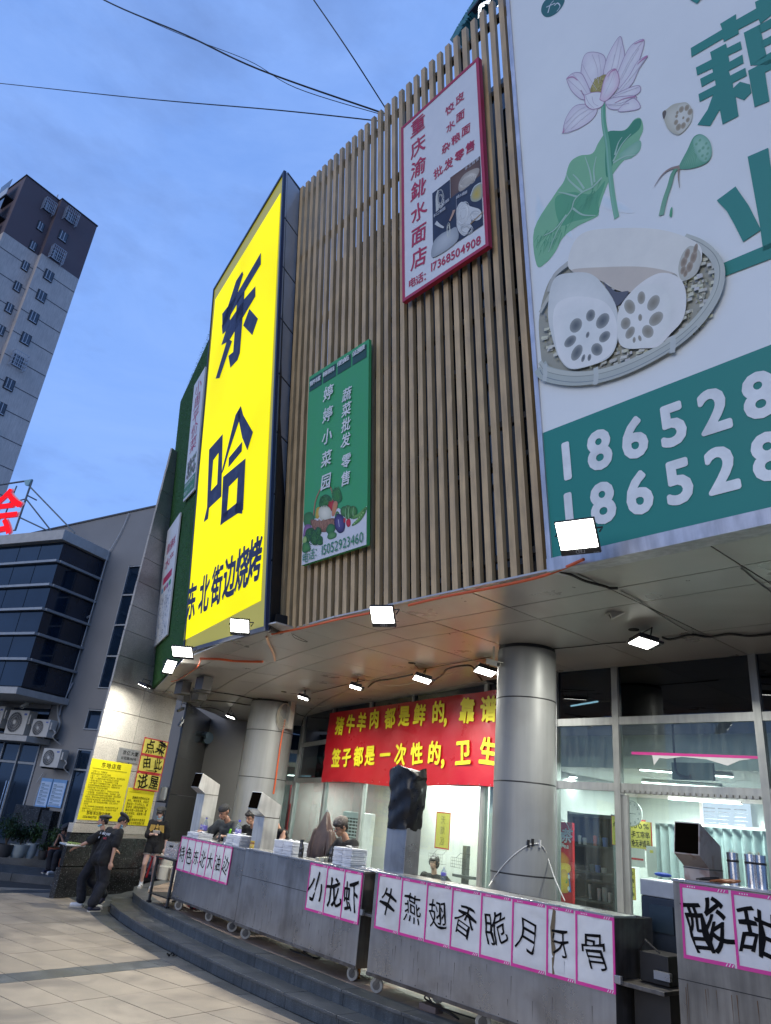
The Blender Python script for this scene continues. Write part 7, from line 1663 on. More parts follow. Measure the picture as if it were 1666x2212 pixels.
# hanging dark box with cable, torn pink paper strip
c = aty(*c5q(1125,1155), 9.3); t = thing('hanging_box', 'flat dark box hanging by a black cable behind the pane', 'box', c); MB().box(c.x-.27,c.x+.27,9.3,9.36,c.z-.10,c.z+.11).build('box_case', mat('dim grey case', (.10,.12,.12), .5), t)
MB().tube(spline([(c.x-.2,9.26,c.z+.6),(c.x-.2,9.26,c.z+.1),(c.x-.17,9.26,c.z-.03),(c.x-.05,9.26,c.z-.07),(c.x,9.26,c.z-.04)],5), .016, 6).build('cable', m_blk, t)
c = aty(*c5q(1110,1045), 8.83); t = thing('torn_paper_strip', 'torn pink and white paper strip taped across the middle pane', 'paper', c); w_ = .83
MB().prism([(c.x-w_*.95,8.835,c.z+.01),(c.x+w_*.98,8.835,c.z-.03),(c.x+w_*.98,8.835,c.z-.0),(c.x-w_*.95,8.835,c.z+.045)], (0,.002,0)).build('pink_edge', m_pink, t)
b = MB(); b.prism([(c.x-w_*.9,8.836,c.z+.01),(c.x-.5,8.836,c.z-.0),(c.x-.48,8.836,c.z-.12),(c.x-.40,8.836,c.z-.03),(c.x-.3,8.836,c.z-.04),(c.x-.1,8.836,c.z-.015),(c.x+.2,8.836,c.z-.04),(c.x+.45,8.836,c.z-.11),(c.x+.6,8.836,c.z-.05),(c.x+w_*.9,8.836,c.z-.03)], (0,.001,0)); b.build('torn_sheet', m_paper, t)
# clock, yellow sheet, card, curtain, shelves, tea fridge
c = aty(*c5q(715,1440), 11.6); t = thing('wall_clock', 'round white clock with black figures inside the glass door', 'clock', c); r_ = .195
MB().lathe((c.x,11.6,c.z), [(.001,0),(r_,0),(r_,.03),(.001,.03)], 32, ax=(0,-1,0)).build('clock_case', mat('clock white', (.72,.74,.74), .4), t)
MB().tube([(c.x+r_*math.cos(k*.2618), 11.572, c.z+r_*math.sin(k*.2618)) for k in range(25)], .008, 6, cap=False).build('clock_rim', mat('clock rim', (.5,.52,.52), .4), t)
cfr = Fr((c.x,11.56,c.z), (1,0,0), (0,0,1)); b = MB()
for k in range(1, 13): a = math.pi/2-k*math.pi/6; s_ = str(k); [glyph(b, cfr, q, .155*math.cos(a)+(i-(len(s_)-1)/2)*.022, .155*math.sin(a), .053, 0, .002) for i, q in enumerate(s_)]
b.build('figures', m_ink, t); b = MB(); b.prism([cfr.P(-.004,.0,.004), cfr.P(.0,-.005,.004), cfr.P(.095,-.012,.004), cfr.P(.095,-.006,.004)], cfr.n*.001); b.prism([cfr.P(.0,.006,.005), cfr.P(.004,-.004,.005), cfr.P(-.05,-.045,.005), cfr.P(-.055,-.04,.005)], cfr.n*.001); b.build('hands', m_ink, t)
def sheet(name, label, fr, uv0, uv1, rows_, m, border, txt_m=m_ink if 'm_ink' in globals() else None, bold=.02, mirror=False, vertical=False):
    (u0, v0), (u1, v1) = uv0, uv1; t = thing(name, label, 'poster', fr.P((u0+u1)/2, v0)); MB().fbox(fr, u0, u1, v0, v1, 0, .003).build('sheet', m, t); s = (u1-u0)*.05
    b = MB(); b.fbox(fr,u0,u0+s,v0,v1,.0031,.0036); b.fbox(fr,u1-s,u1,v0,v1,.0031,.0036); b.fbox(fr,u0+s,u1-s,v1-s,v1,.0031,.0036); b.fbox(fr,u0+s,u1-s,v0,v0+s,.0031,.0036); b.build('border', border, t)
    b = MB(); n = len(rows_); hh = (v1-v0)*.86/n
    for i, r_ in enumerate(rows_):
        L_ = (u1-u0)*.8; cen = v1-(v1-v0)*.07-hh*(i+.5)
        if mirror or len(r_) == 1: glyph(b, fr, r_, (u0+u1)/2, cen, min(hh*.8, (u1-u0)*.62), bold, .005, mirror=mirror, rough=.6)
        else: line(b, fr, r_, (u0+u1)/2-L_/2, (u0+u1)/2+L_/2, cen, hh*.85, bold, w=.005, rough=.8)
    b.build('lettering', txt_m, t); return t
G885 = Fr((0,11.7,0), (1,0,0), (0,0,1))
def g2(x, y, k=c5q): return G885.uv(*k(x, y))
sheet('hand_lettered_poster', 'yellow hand lettered poster in a red border below the clock', G885, g2(700,1682), g2(850,1490), ['100%','手工宰串','绝无半成品'], m_yh, m_rt)
B7 = crp(1700, 3200, .8235)
t = thing('card_panel', 'small white wall panel under the yellow poster', 'panel', (G885.P(*G885.uv(*B7(1020,262))))); (ua, va), (ub, vb) = G885.uv(*B7(978,302)), G885.uv(*B7(1058,222)); MB().fbox(G885, ua, ub, va, vb, 0, .02).build('panel_box', m_iw, t)
b = MB(); b.fbox(G885, ua+.03, ub-.03, va+.10, va+.13, .021, .022); b.build('label_strip', m_rt, t)
(ua, va), (ub, vb) = G885.uv(*B7(1070,355)), G885.uv(*B7(1162,215)); t = thing('payment_card', 'white hanging payment card right of the clock wall panel', 'card', G885.P((ua+ub)/2, va)); MB().fbox(G885, ua, ub, va, vb, 0, .01).build('card_sheet', m_iw, t); MB().fbox(G885, ua+.06, ua+.12, vb-.10, vb-.06, .011, .012).build('yellow_logo', m_yh, t)
sheet('yellow_strip_poster', 'narrow vertical yellow strip poster below the payment card', G885, G885.uv(*B7(985,465)), G885.uv(*B7(1008,315)), ['牛','肉','一','串'], m_yh, m_rt)
sheet('yellow_edge_poster', 'yellow poster half hidden by the door frame, left of the clock', Fr((0,8.92,0),(1,0,0),(0,0,1)), Fr((0,8.92,0),(1,0,0),(0,0,1)).uv(*B7(898,200)), Fr((0,8.92,0),(1,0,0),(0,0,1)).uv(*B7(925,62)), ['点','单'], m_yh, m_rt)
t = thing('curtain', 'pale teal pleated curtain on a white rail inside the door', 'curtain', (-4,11.2,.4)); b = MB(); n = 90; x0, x1 = aty(*B7(1110,200), 11.2).x, aty(*B7(1700,200), 11.2).x; zt = aty(*B7(1300,110), 11.2).z
for i in range(n+1):
    x = x0+(x1-x0)*i/n; y = 11.2+.05*math.sin(i*.9); b.v += [Vector((x,y,.5)), Vector((x,y,zt))]; b.c += [None, None]
b.f = [(2*i,2*i+2,2*i+3,2*i+1) for i in range(n)]; b.build('curtain_cloth', mat('teal curtain', (.33,.41,.41), .8), t, smooth=True); MB().box(x0-.1,x1,11.1,11.14,zt,zt+.04).build('curtain_rail', m_iw, t)
for i, x in enumerate((aty(*B7(1375,60),13.4).x, aty(*B7(1445,60),13.4).x, aty(*B7(1525,60),13.4).x)):
    z = aty(*B7(1445,62),13.4).z; t = thing('lit_menu', ['left','middle','right'][i]+' one of three glowing menu sheets high on the back wall', 'menu', (x,13.4,z), 'glowing menu sheets'); MB().box(x-.15,x+.15,13.4,13.42,z-.22,z+.22).build('menu_panel', emis('menu glow', (.8,.85,1), 1.2), t)
    b = MB(); [b.box(x-.12,x+.12-rnd(0,.08),13.39,13.395,z-.19+k*.06,z-.175+k*.06) for k in range(6)]; b.build('menu_lines', mat('menu print', (.2,.2,.25), .6), t)
# tea fridge
tx0, tx1 = aty(*B7(612,300), 9.5).x, aty(*B7(705,300), 9.5).x; TZ = aty(*B7(660,90), 9.5).z
t = thing('tea_display_board', 'tall red iced tea display board just right of the near column', 'display board', ((tx0+tx1)/2,9.6,.3)); tf = Fr((tx0,9.5,0),(1,0,0),(0,0,1))
MB().box(tx0,tx1,9.5,9.56,.3,TZ).build('board', mat('tea red', (.45,.01,.015), .35), t, bevel=.006); tq = lambda x, y: tf.uv(*B7(x, y))
b = MB(); u, v = tq(652,172); glyph(b, tf, '红', u-.04, v, .24, .03, .006, sh=.2); glyph(b, tf, '茶', u+.10, v+.05, .20, .03, .006, sh=.2); u, v = tq(645,203); line(b, tf, 'ice Tea', u-.17, u+.16, v, .085, .02, w=.006, sh=.2)
b.tube([tf.P(tq(655,160)[0]+.15*math.cos(a), tq(655,160)[1]+.22*math.sin(a), .008) for a in [k*.35 for k in range(14)]], .006, 4); b.build('lettering', m_sw, t)
ik = Ink(tf, .006); T7 = lambda pts, c0, c1=None, **k: ik.blob(pts, c0, c1, px=B7, **{'smooth': k.get('smooth', True)})
ik2 = lambda pts: [tq(*q) for q in pts]
ik.blob(ik2([(618,420),(618,330),(690,335),(700,430)]), (.02,.15,.45), smooth=False); ik.blob(ik2([(635,260),(655,235),(690,270),(680,300),(640,300)]), (.6,.25,.03), (.5,.1,.02)); ik.blob(ik2([(620,320),(640,290),(690,295),(695,330),(650,350)]), (.7,.5,.03), (.6,.35,.02)); ik.blob(ik2([(640,420),(650,330),(680,330),(690,425)]), (.75,.5,.05), (.5,.25,.03))
for _ in range(14): x, y = rnd(622,690), rnd(340,425); ik.ell(*tq(x, y), .02, .03, random.choice([(.6,.45,.05),(.05,.3,.6),(.1,.3,.1),(.6,.6,.6)]), n=8)
ik.build(t, 'printed_graphics')
# dark shelves with goods
sx0, sx1 = aty(*B7(708,300), 10.3).x, aty(*B7(915,300), 10.3).x; t = thing('goods_shelf', 'dark shelf unit of cups and boxes right of the red tea board', 'shelf', ((sx0+sx1)/2,10.4,.3))
MB().box(sx0,sx1,10.62,10.66,.3,2.45).build('shelf_back', mat('shelf dark', (.04,.055,.055), .6), t)
for z in (.9,1.25,1.62,1.98,2.4): MB().box(sx0,sx1,10.2,10.61,z-.015,z+.015).build('shelf_board', mat('shelf dark', (.04,.055,.055), .6), t)
MB().box(sx0-.03,sx0,10.2,10.66,.3,2.45).build('shelf_side', mat('shelf dark', (.04,.055,.055), .6), t); MB().box(sx1,sx1+.03,10.2,10.66,.3,2.45).build('shelf_side', mat('shelf dark', (.04,.055,.055), .6), t)
gi = 0
for z, hs_, cs in ((1.265,.2,[(.5,.5,.48),(.4,.42,.4)]),(.915,.24,[(.06,.3,.1),(.5,.08,.03),(.1,.2,.5)]),(1.635,.12,[(.12,.16,.16),(.5,.5,.5)]),(1.995,.14,[(.15,.2,.2),(.4,.42,.42)])):
    x = sx0+.08; nth = 0; brd = {1.265: 'third', .915: 'lowest', 1.635: 'second', 1.995: 'top'}[z]
    while x < sx1-.12:
        w_ = rnd(.05,.09); hh_ = rnd(.5,1)*hs_; cl_ = random.choice(cs); gi += 1
        if random.random() < .7:
            o = MB().lathe((x+w_/2,10.32,z), [(w_*.4,0),(w_*.5,hh_),(w_*.45,hh_+.01),(.001,hh_+.012)], 12).build('cup', mat('goods %d' % (gi % 8), cl_, .4), None, smooth=True)
            nth += 1; tag(o, '%s %s cup %s on the %s board of the dark shelf' % ('short' if hh_ < hs_*.72 else 'tall', {0: 'pale', 1: 'coloured'}[int(max(cl_)-min(cl_) > .1)], ['at the left end','next to the left end','left of the middle','just left of centre','near the centre','just right of centre','right of the middle','next to the right end','at the right end','at the far right end','beyond','last'][min(nth-1, 11)], brd), 'cup', 'cups on the goods shelf')
        x += w_+.02
MB().box(sx0+.45,sx1-.1,10.22,10.4,.915,1.17).build('maroon_box', mat('maroon box', (.12,.03,.05), .5), t)
c = aty(*B7(1330,470), 8.2) ; 
# dark air cooler beside the cabinet
t = thing('air_cooler', 'tall dark blue air cooler with black louvres behind the burner box', 'air cooler', (-3.75,7.0,.3)); ax0, ax1 = aty(*B7(1030,450), 6.85).x, aty(*B7(1200,450), 6.85).x; az1 = aty(*B7(1100,372), 6.85).z
MB().box(ax0,ax1,6.87,7.4,.35,az1-.14).build('cooler_case', mat('cooler navy', (.012,.02,.035), .4), t, bevel=.01); MB().box(ax0,ax1,6.86,7.4,az1-.138,az1).build('cooler_top', mat('cooler grey', (.35,.38,.42), .4), t, bevel=.01)
for k in range(17): MB().box(ax0+.09,ax1-.03,6.845,6.868,.55+k*.038,.575+k*.038).build('louvre', m_blk, t)
MB().box(ax0+.09,ax1-.03,6.855,6.868,az1-.42,az1-.2).build('control_panel', mat('cooler panel', (.02,.035,.05), .3), t)
# free standing air conditioner, mirrored no-smoking sheet, wire baskets
c = aty(*c4q(335,1300), 10.55); t = thing('floor_air_conditioner', 'white floor standing air conditioner with a louvred grille behind the glass', 'air conditioner', (c.x,10.6,.3)); AZ = aty(*c4q(335,1222), 10.55).z
MB().box(c.x-.34,c.x+.30,10.55,10.95,.3,AZ).build('cabinet', mat('appliance white', (.62,.64,.64), .4), t, bevel=.02); MB().box(c.x-.25,c.x+.22,10.54,10.549,AZ-.52,AZ-.12).build('grille_recess', m_blk, t)
for k in range(6): MB().box(c.x-.24,c.x+.21,10.525,10.54,AZ-.50+k*.065,AZ-.475+k*.065).build('louvre', mat('appliance white', (.62,.64,.64), .4), t)
for k in range(4): MB().box(c.x-.17+k*.11,c.x-.16+k*.11,10.52,10.524,AZ-.51,AZ-.13).build('louvre_rib', mat('appliance white', (.62,.64,.64), .4), t)
GQ = Fr((-8.1,9.22,0), (1.65,-.37,0), (0,0,1))            # pane right of the bagged duct, seen from outside
def q4(x, y, w=-.03): return GQ.uv(*c4q(x, y), w)
GI = Fr(GQ.P(0,0,-.03), GQ.x, (0,0,1))
GP2 = Fr(Vector((-10.3,9.62,0))+Vector((.03,.05,0)), (2.2,-.40,0), (0,0,1)); n4 = lambda x, y: GP2.uv(*c4q(x, y))
sheet('no_smoking_area_poster', 'yellow and red poster seen reversed through the soaped glass', GP2, n4(885,1462), n4(995,1228), ['无','烟','区'], m_yh, m_rt, txt_m=mat('faded ink', (.35,.32,.08), .6), mirror=True)
def wire_basket(label, x, y, w_, h_):
    u0, v0 = n4(x, y); t = thing('wire_basket', label, 'basket', GP2.P(u0, v0, .1), 'wire baskets'); b = MB()
    for k in range(9): b.tube([GP2.P(u0+w_*k/8, v0, .11), GP2.P(u0+w_*k/8, v0+h_, .11)], .0022, 4)
    for k in range(4): b.tube([GP2.P(u0, v0+h_*k/3, .11), GP2.P(u0+w_, v0+h_*k/3, .11)], .0022, 4)
    for k in (0, 8): b.tube([GP2.P(u0+w_*k/8, v0, .11), GP2.P(u0+w_*k/8, v0, .02)], .0022, 4)
    b.tube([GP2.P(u0+w_*.35, v0+h_, .11), GP2.P(u0+w_*.35, v0+h_*1.5, .03), GP2.P(u0+w_, v0+h_*1.5, .03), GP2.P(u0+w_, v0+h_, .11)], .003, 4); b.build('basket_wires', m_blk, t)
wire_basket('left wire basket on the soaped glass below the reversed poster', 878,1558,.40,.14); wire_basket('right wire basket on the soaped glass nearer the column', 1028,1588,.40,.14)
t = thing('pole_stand', 'dark grey pole stand behind the left wire basket', 'stand', GP2.P(*n4(1005,1640), -.3)); u, v = n4(1008,1440); MB().fbox(GP2, u-.05, u+.05, .4, v, -.32, -.24).build('pole', mat('grey pole', (.12,.13,.13), .5), t); MB().fbox(GP2, u-.25, u+.2, n4(1008,1660)[1], n4(1008,1640)[1], -.36, -.2).build('cross_bar', mat('grey pole', (.12,.13,.13), .5), t)
# small red sheet and far shop clutter
FQ = Fr(Vector((-17.8,12.26,0)), Vector((2.0,-1.31,0)), (0,0,1)); cq3 = crp(600, 2500, 800/1666); fq = lambda x, y: FQ.uv(*cq3(x, y), .06)
FQ2 = Fr(FQ.P(0,0,.06), FQ.x, (0,0,1)); fz = lambda x, y: FQ2.uv(*cq3(x, y))
sheet('red_window_sheet', 'red sheet with yellow characters on the glass beside the far column', FQ2, fz(1060,1600), fz(1165,1458), ['东哈·烧烤','东北街边','烧烤'], mat('sheet red', (.5,.01,.02), .5), mat('sheet red', (.5,.01,.02), .5), txt_m=m_yel)
FL = Fr(Vector((-21.0,11.16,0)), Vector((3.2,1.1,0)), (0,0,1)); FL2 = Fr(FL.P(0,0,-.2) if FL.n.dot(CV-FL.o) > 0 else FL.P(0,0,.2), FL.x, (0,0,1)); fy = lambda x, y: FL2.uv(*cq3(x, y))
sheet('yellow_character_sheet', 'yellow sheet with one large character inside the far shop', FL2, fy(672,1425), fy(738,1312), ['司'], m_yh, m_yh); sheet('small_yellow_sheet', 'small yellow lettered sheet low behind the cook in the turban', FL2, fy(595,1640), fy(685,1535), ['行','明'], m_yh, m_rt)
b = MB()
for _ in range(40):
    u, v = fy(rnd(500,660), rnd(1300,1425)); b.ball(FL2.P(u, v, -.1), (rnd(.03,.09),.04,rnd(.03,.08)), 7, 5)
o = b.build('shelf_clutter', mat('clutter', (.45,.46,.45), .6, var=.5, scale=12, tint2=((.05,.05,.06), 9, .5, .9)), None, kind='stuff')
# soft drink case below the far shop window
t = thing('grey_cabinet', 'grey metal cabinet behind the cook in the black turban', 'cabinet', FL2.P(fy(560,1700)[0], .3, .2)); u0, v1 = fy(480,1560); u1, v0 = fy(590,1700); MB().fbox(FL2, u0, u1, .3, v1, -.1, .3).build('cabinet_case', mat('grey metal', (.10,.11,.13), .4, metal=.5), t); b = MB(); line(b, FL2, 'LIS', u1-.22, u1-.05, v1-.2, .12, B1, w=.305); b.build('lettering', m_ink, t)

# ================================================================== CEILING FITTINGS AND CABLES
ZU = ZC-.002
def cable(pts, r, label, m=m_blk, name='ceiling_cable', cat='cable', n=6): o = MB().tube(spline([Vector(p) for p in pts], 5), r, n).build(name, m, None); return tag(o, label, cat)
cm_ = crp(1200, 2500, .6002); cr_ = crp(2200, 2000, .5234); cl_ = crp(500, 2400, .4802)
Z = lambda f, pts, dz=-.02: [atz(*f(*q), ZC+dz) for q in pts]
cable(Z(cl_, [(655,720),(760,745),(900,765),(1080,800),(1200,808),(1330,835)]), .012, 'black ceiling cable running from the dark ducts to the far column')
cable(Z(cl_, [(495,805),(555,790),(700,812),(860,825),(1000,848),(1072,850)], -.03), .014, 'thick black ceiling cable ending at the left side of the far column')
cable(Z(cl_, [(475,835),(600,870),(720,875),(820,910)], -.03), .010, 'black ceiling cable feeding the far left ceiling floodlight')
cable(Z(cl_, [(1400,905),(1440,930),(1490,945)], -.03), .008, 'short black ceiling cable at the right of the far column')
cable(Z(cm_, [(70,435),(250,390),(420,350)], -.02), .007, 'dark thin cable between the two left ceiling floodlights')
cable(Z(cm_, [(445,395),(500,355),(600,340),(740,310)], -.03), .014, 'thick black cable between the second and third ceiling floodlights')
cable(Z(cm_, [(890,345),(940,310),(970,275),(1050,255),(1130,255),(1170,310),(1200,350)], -.05), .014, 'thick black cable looping to the floodlight at the near column')
cable(Z(cm_, [(745,235),(770,260),(800,275),(1000,240),(1260,195)], -.02), .005, 'thin cord from the ceiling hole towards the near column')
cable([p+Vector((0,0,-.0)) for p in Z(cm_, [(60,480),(100,515),(150,522),(230,480),(290,420)], -.12)], .005, 'thin pale wire drooping between the two left ceiling floodlights', mat('pale wire', (.5,.48,.4), .5))
cable(Z(cm_, [(510,380),(600,388),(700,375),(760,365)], -.10), .005, 'thin pale wire drooping to the middle ceiling floodlight', mat('pale wire', (.5,.48,.4), .5))
cable(Z(cm_, [(880,330),(1000,300),(1110,255)], -.05), .005, 'thin pale wire right of the middle ceiling floodlight', mat('pale wire', (.5,.48,.4), .5))
cable(Z(cr_, [(0,1118),(200,1100),(380,1080),(560,1065)], -.01), .006, 'pair of thin cords from the near column to the right floodlight')
cable(Z(cr_, [(840,1030),(900,1045),(1000,1022),(1070,1010),(1200,1025),(1350,1005),(1500,1018),(1666,1005),(1800,990)], -.02), .014, 'thick black cable leaving the right ceiling floodlight to the picture edge')
cable(Z(cr_, [(60,530),(150,555),(250,600),(400,640),(440,655),(500,655)], -.02), .014, 'thick black cable from the billboard floodlight to the near camera')
cable(Z(cr_, [(520,675),(640,740),(720,795),(860,885),(970,950),(1075,1010)], -.008), .006, 'thin pale conduit along the ceiling joint by the near camera', mat('conduit grey', (.42,.42,.40), .5))
cable(Z(cr_, [(1440,505),(1490,550),(1560,610),(1640,670),(1700,720)], -.008), .008, 'pale sealant conduit along the right hand ceiling joint', mat('conduit grey', (.42,.42,.40), .5))
m_or = mat('orange conduit', (.62,.10,.02), .5, var=.05)
def fpt(px, py, y, dz=0): return aty(px, py, y)+Vector((0,0,dz))
cable([F.P(-8.55,-.03,.03), F.P(-7.8,-.035,.03), F.P(-7.0,-.02,.03), F.P(-6.2,-.03,.03), F.P(-6.0,-.03,.03)], .016, 'orange conduit along the foot of the slats, left half', m_or, 'orange_conduit', 'conduit')
cable([F.P(-5.75,-.03,.03), F.P(-5.2,-.02,.03), F.P(-4.5,-.03,.03), F.P(-3.9,-.02,.03), F.P(-3.35,.0,.20)], .016, 'orange conduit along the foot of the slats, right half', m_or, 'orange_conduit', 'conduit')
cable(Z(cl_, [(1170,285),(1190,345),(1225,420),(1240,480)], -.03), .018, 'short white and orange conduit branching inwards near the yellow sign', mat('pale wrap', (.5,.3,.2), .6), 'orange_conduit', 'conduit')
cable(Z(cl_, [(620,465),(780,470),(900,485),(1050,490),(1140,490)], -.03), .020, 'double orange conduit on the ceiling below the yellow sign', m_or, 'orange_conduit', 'conduit')
cable(Z(cl_, [(625,475),(600,530),(530,585),(440,640),(380,655)], -.03), .010, 'thin orange conduit curving left towards the turf wall', m_or, 'orange_conduit', 'conduit')
cable(Z(cl_, [(1380,255),(1400,290),(1470,320),(1510,325),(1440,290),(1390,262)], -.02), .004, 'thin tangled loop of wire under the left slats', m_blk)
# column conduit, coil and box on far column
q3 = crp(600, 2500, 800/1666)
cx1, cy1 = -14.66, 9.2
def oncol(px, py, r=.56):
    rr = ray(px, py); a = rr.x**2+rr.y**2; b_ = -2*(rr.x*cx1+rr.y*cy1); c_ = cx1*cx1+cy1*cy1-r*r; D_ = b_*b_-4*a*c_
    tt = (-b_-math.sqrt(max(0, D_)))/(2*a); return CV+rr*tt
cable([oncol(*q3(*p)) for p in ((1118,765),(1090,900),(1060,1100),(1040,1250),(1020,1380))], .018, 'orange conduit running down the right side of the far column', m_or, 'orange_conduit', 'conduit')
t = thing('junction_box', 'white junction box with a coiled cable at the top of the far column', 'junction box', oncol(*q3(1165,710))); pj = oncol(*q3(1160,710), .60); MB().box(pj.x-.05,pj.x+.10,pj.y-.08,pj.y+.05,pj.z-.35,pj.z+.25).build('box_case', mat('dusty white box', (.42,.41,.38), .6), t, bevel=.006)
pk_ = oncol(*q3(1130,705), .62); b = MB()
for k in range(7): r_ = .13+.012*k; b.tube([pk_+Vector((.55,.83,0)).normalized()*(r_*.8*math.cos(a)+rnd(-.004,.004))+Vector((0,0,r_*1.4*math.sin(a)-.02*k+.03))+Vector((.01*k-.06,-.01*k,0)) for a in [q*.4 for q in range(17)]], .007, 5)
b.build('coil', mat('pale wire', (.5,.48,.4), .5), t)
cable([aty(*q3(*p), 11.4) for p in ((530,790),(505,900),(470,1050),(447,1180))], .03, 'orange conduit on the frame left of the far column', m_or, 'orange_conduit', 'conduit')
cable([aty(*q3(*p), 11.2) for p in ((495,780),(580,800),(700,802),(830,797))], .012, 'pale cable slung across the far left window head', mat('pale wire', (.5,.48,.4), .5))
# cable clips on near column with white wires
b7p = lambda x, y, r=.385: (lambda rr: CV+rr*((lambda a,b_,c_: (-b_-math.sqrt(max(0,b_*b_-4*a*c_)))/(2*a))(rr.x**2+rr.y**2, -2*(rr.x*-5.94+rr.y*7.5), 5.94**2+7.5**2-r*r)))(ray(*B7(x, y)))
m_wwire = mat('white wire', (.62,.62,.6), .4)
cable([b7p(550,195), b7p(525,195), b7p(490,203), b7p(440,235), b7p(390,280), b7p(340,340), b7p(320,370)]+[aty(*B7(300,400),6.9)], .006, 'white wire swagged left from the clips on the near column', m_wwire, 'white_wire', 'wire')
cable([b7p(550,197), b7p(572,225), b7p(590,275)]+[aty(*B7(615,350),7.2), aty(*B7(640,410),7.1), aty(*B7(668,470),6.9)], .006, 'white wire falling right from the clips on the near column', m_wwire, 'white_wire', 'wire')
for i, (x, y) in enumerate(((492,195),(513,190),(548,195))): p = b7p(x, y, .39); o = MB().box(p.x-.012,p.x+.012,p.y-.01,p.y+.01,p.z-.04,p.z+.04).build('cable_clip', m_blk if i < 2 else m_wwire, None); tag(o, ['left black clip holding the white wires on the near column','right black clip holding the white wires on the near column','white clip holding the white wires on the near column'][i], 'clip')
# security cameras
m_cam = mat('camera housing', (.50,.50,.44), .4)
def camera_thing(p, aim, L_, label, up=.15, col=None):
    p = Vector(p); d = Vector(aim).normalized(); t = thing('security_camera', label, 'camera', p); x = d.cross(Vector((0,0,1))).normalized(); z = x.cross(d); w_, h_ = L_*.30, L_*.26
    MB().par(p-x*w_/2-z*h_/2-d*L_/2, x*w_, d*L_, z*h_).build('camera_body', col or m_cam, t, bevel=.006); MB().par(p-x*w_*.6+z*h_*.5-d*L_*.55, x*w_*1.2, d*L_*1.2, z*.008).build('sun_shield', col or m_cam, t); MB().par(p-x*w_*.3-z*h_*.3+d*L_*.5, x*w_*.6, d*.004, z*h_*.6).build('lens_window', m_blk, t)
    MB().tube([p+z*h_*.5, p+Vector((0,0,up*.6)), p+Vector((0,0,up))], .012, 6).build('mount', m_cam, t); return t
camera_thing(aty(*cr_(525,830), 6.6), (-.65,-.5,-.45), .26, 'beige security camera hanging from the ceiling joint right of the column', .30)
camera_thing(aty(*cm_(1275,235), 7.1), (.8,-.2,-.25), .24, 'security camera on a white stem at the top of the near column', .22)
camera_thing(aty(*cl_(458,890), 8.3), (.3,-.75,-.4), .22, 'white security camera by the granite pillar top', .30); camera_thing(aty(*cl_(462,1000), 8.3), (.4,-.5,-.7), .20, 'lower grey camera housing hanging below the white one', .14, mat('grey dome', (.22,.23,.24), .3))
camera_thing(aty(*q3(385,1010), 10.6), (.8,-.4,-.1), .3, 'dim bullet camera in the dark entrance recess', .12, mat('dim camera', (.25,.28,.28), .5))
camera_thing(WF.P(-3.1,4.3,1.0), (.5,-.5,-.4), .30, 'small security camera above the outdoor air conditioners', .14)
# towel dispenser in the recess
RW = Fr(Vector((-17.45,8.35,0)), Vector((-3.55,2.81,0))*-1, (0,0,1)); RW = Fr(Vector((-21.0,11.16,0)), Vector((3.55,-2.81,0)), (0,0,1)); cw = crp(350, 3050, 400/1475); ww = lambda x, y: RW.uv(*cw(x, y), .03)
(ua, va), (ub, vb) = ww(1130,540), ww(1345,335); t = thing('towel_dispenser', 'rounded white towel dispenser on the dark wall above the woman', 'dispenser', RW.P((ua+ub)/2, va, .1)); MB().fbox(RW, ua, ub, va+.03, vb, .03, .22).build('dispenser_case', mat('dispenser white', (.50,.53,.53), .3), t, bevel=.05); MB().fbox(RW, ua-.04, ub+.02, va-.01, va+.02, .03, .24).build('tray', m_blk, t)
cable([RW.P((ua+ub)/2, va, .04), RW.P((ua+ub)/2-.05, va-.5, .05), RW.P((ua+ub)/2-.02, va-.9, .04), RW.P((ua+ub)/2-.1, va-1.2, .04)], .006, 'thin wire hanging below the towel dispenser', mat('pale wire', (.5,.48,.4), .5))
# dark duct bend in the recess
t = thing('ventilation_duct', 'big dark blue ventilation duct bending down in the recess left of the window', 'duct', aty(*q3(300,830), 10.2)); P = [aty(*q3(x, y), 10.2) for x, y in ((430,800),(340,790),(300,820),(290,870),(330,900),(400,905),(480,915))]; MB().tube(spline(P, 4), .16, 14).build('duct_bend', mat('duct blue', (.05,.08,.11), .5), t, smooth=True); MB().tube(spline([aty(*q3(x, y), 10.0) for x, y in ((310,760),(325,840),(370,880),(470,895))], 5), .05, 10).build('pipe', mat('duct blue', (.05,.08,.11), .5), t, smooth=True)
for i, (x, y, w_, h_) in enumerate(((190,500,60,110),(240,520,80,100),(300,460,80,80))):
    p = aty(*q3(x, y), 8.3); o = MB().box(p.x-.25,p.x+.25,p.y-.1,p.y+.3,p.z-.22,p.z+.25).build('dark_box', mat('sooty steel', (.05,.05,.05), .6), None, bevel=.01); tag(o, ['left','middle','right'][i]+' one of the dark steel boxes hung where turf wall meets pillar', 'box', 'dark boxes at the ceiling edge')
# fly lamp cable on glazing (white light tube behind upper pane)
c = aty(*c5q(390,702), 10.3); t = thing('bare_tube', 'short bare glowing tube high behind the dark pane by the near column', 'light', c); MB().tube([(c.x-.26,10.3,c.z-.0),(c.x+.26,10.3,c.z+.05)], .014, 6).build('lit_tube', emis('fluorescent', (.93,1,.97), 9), t)

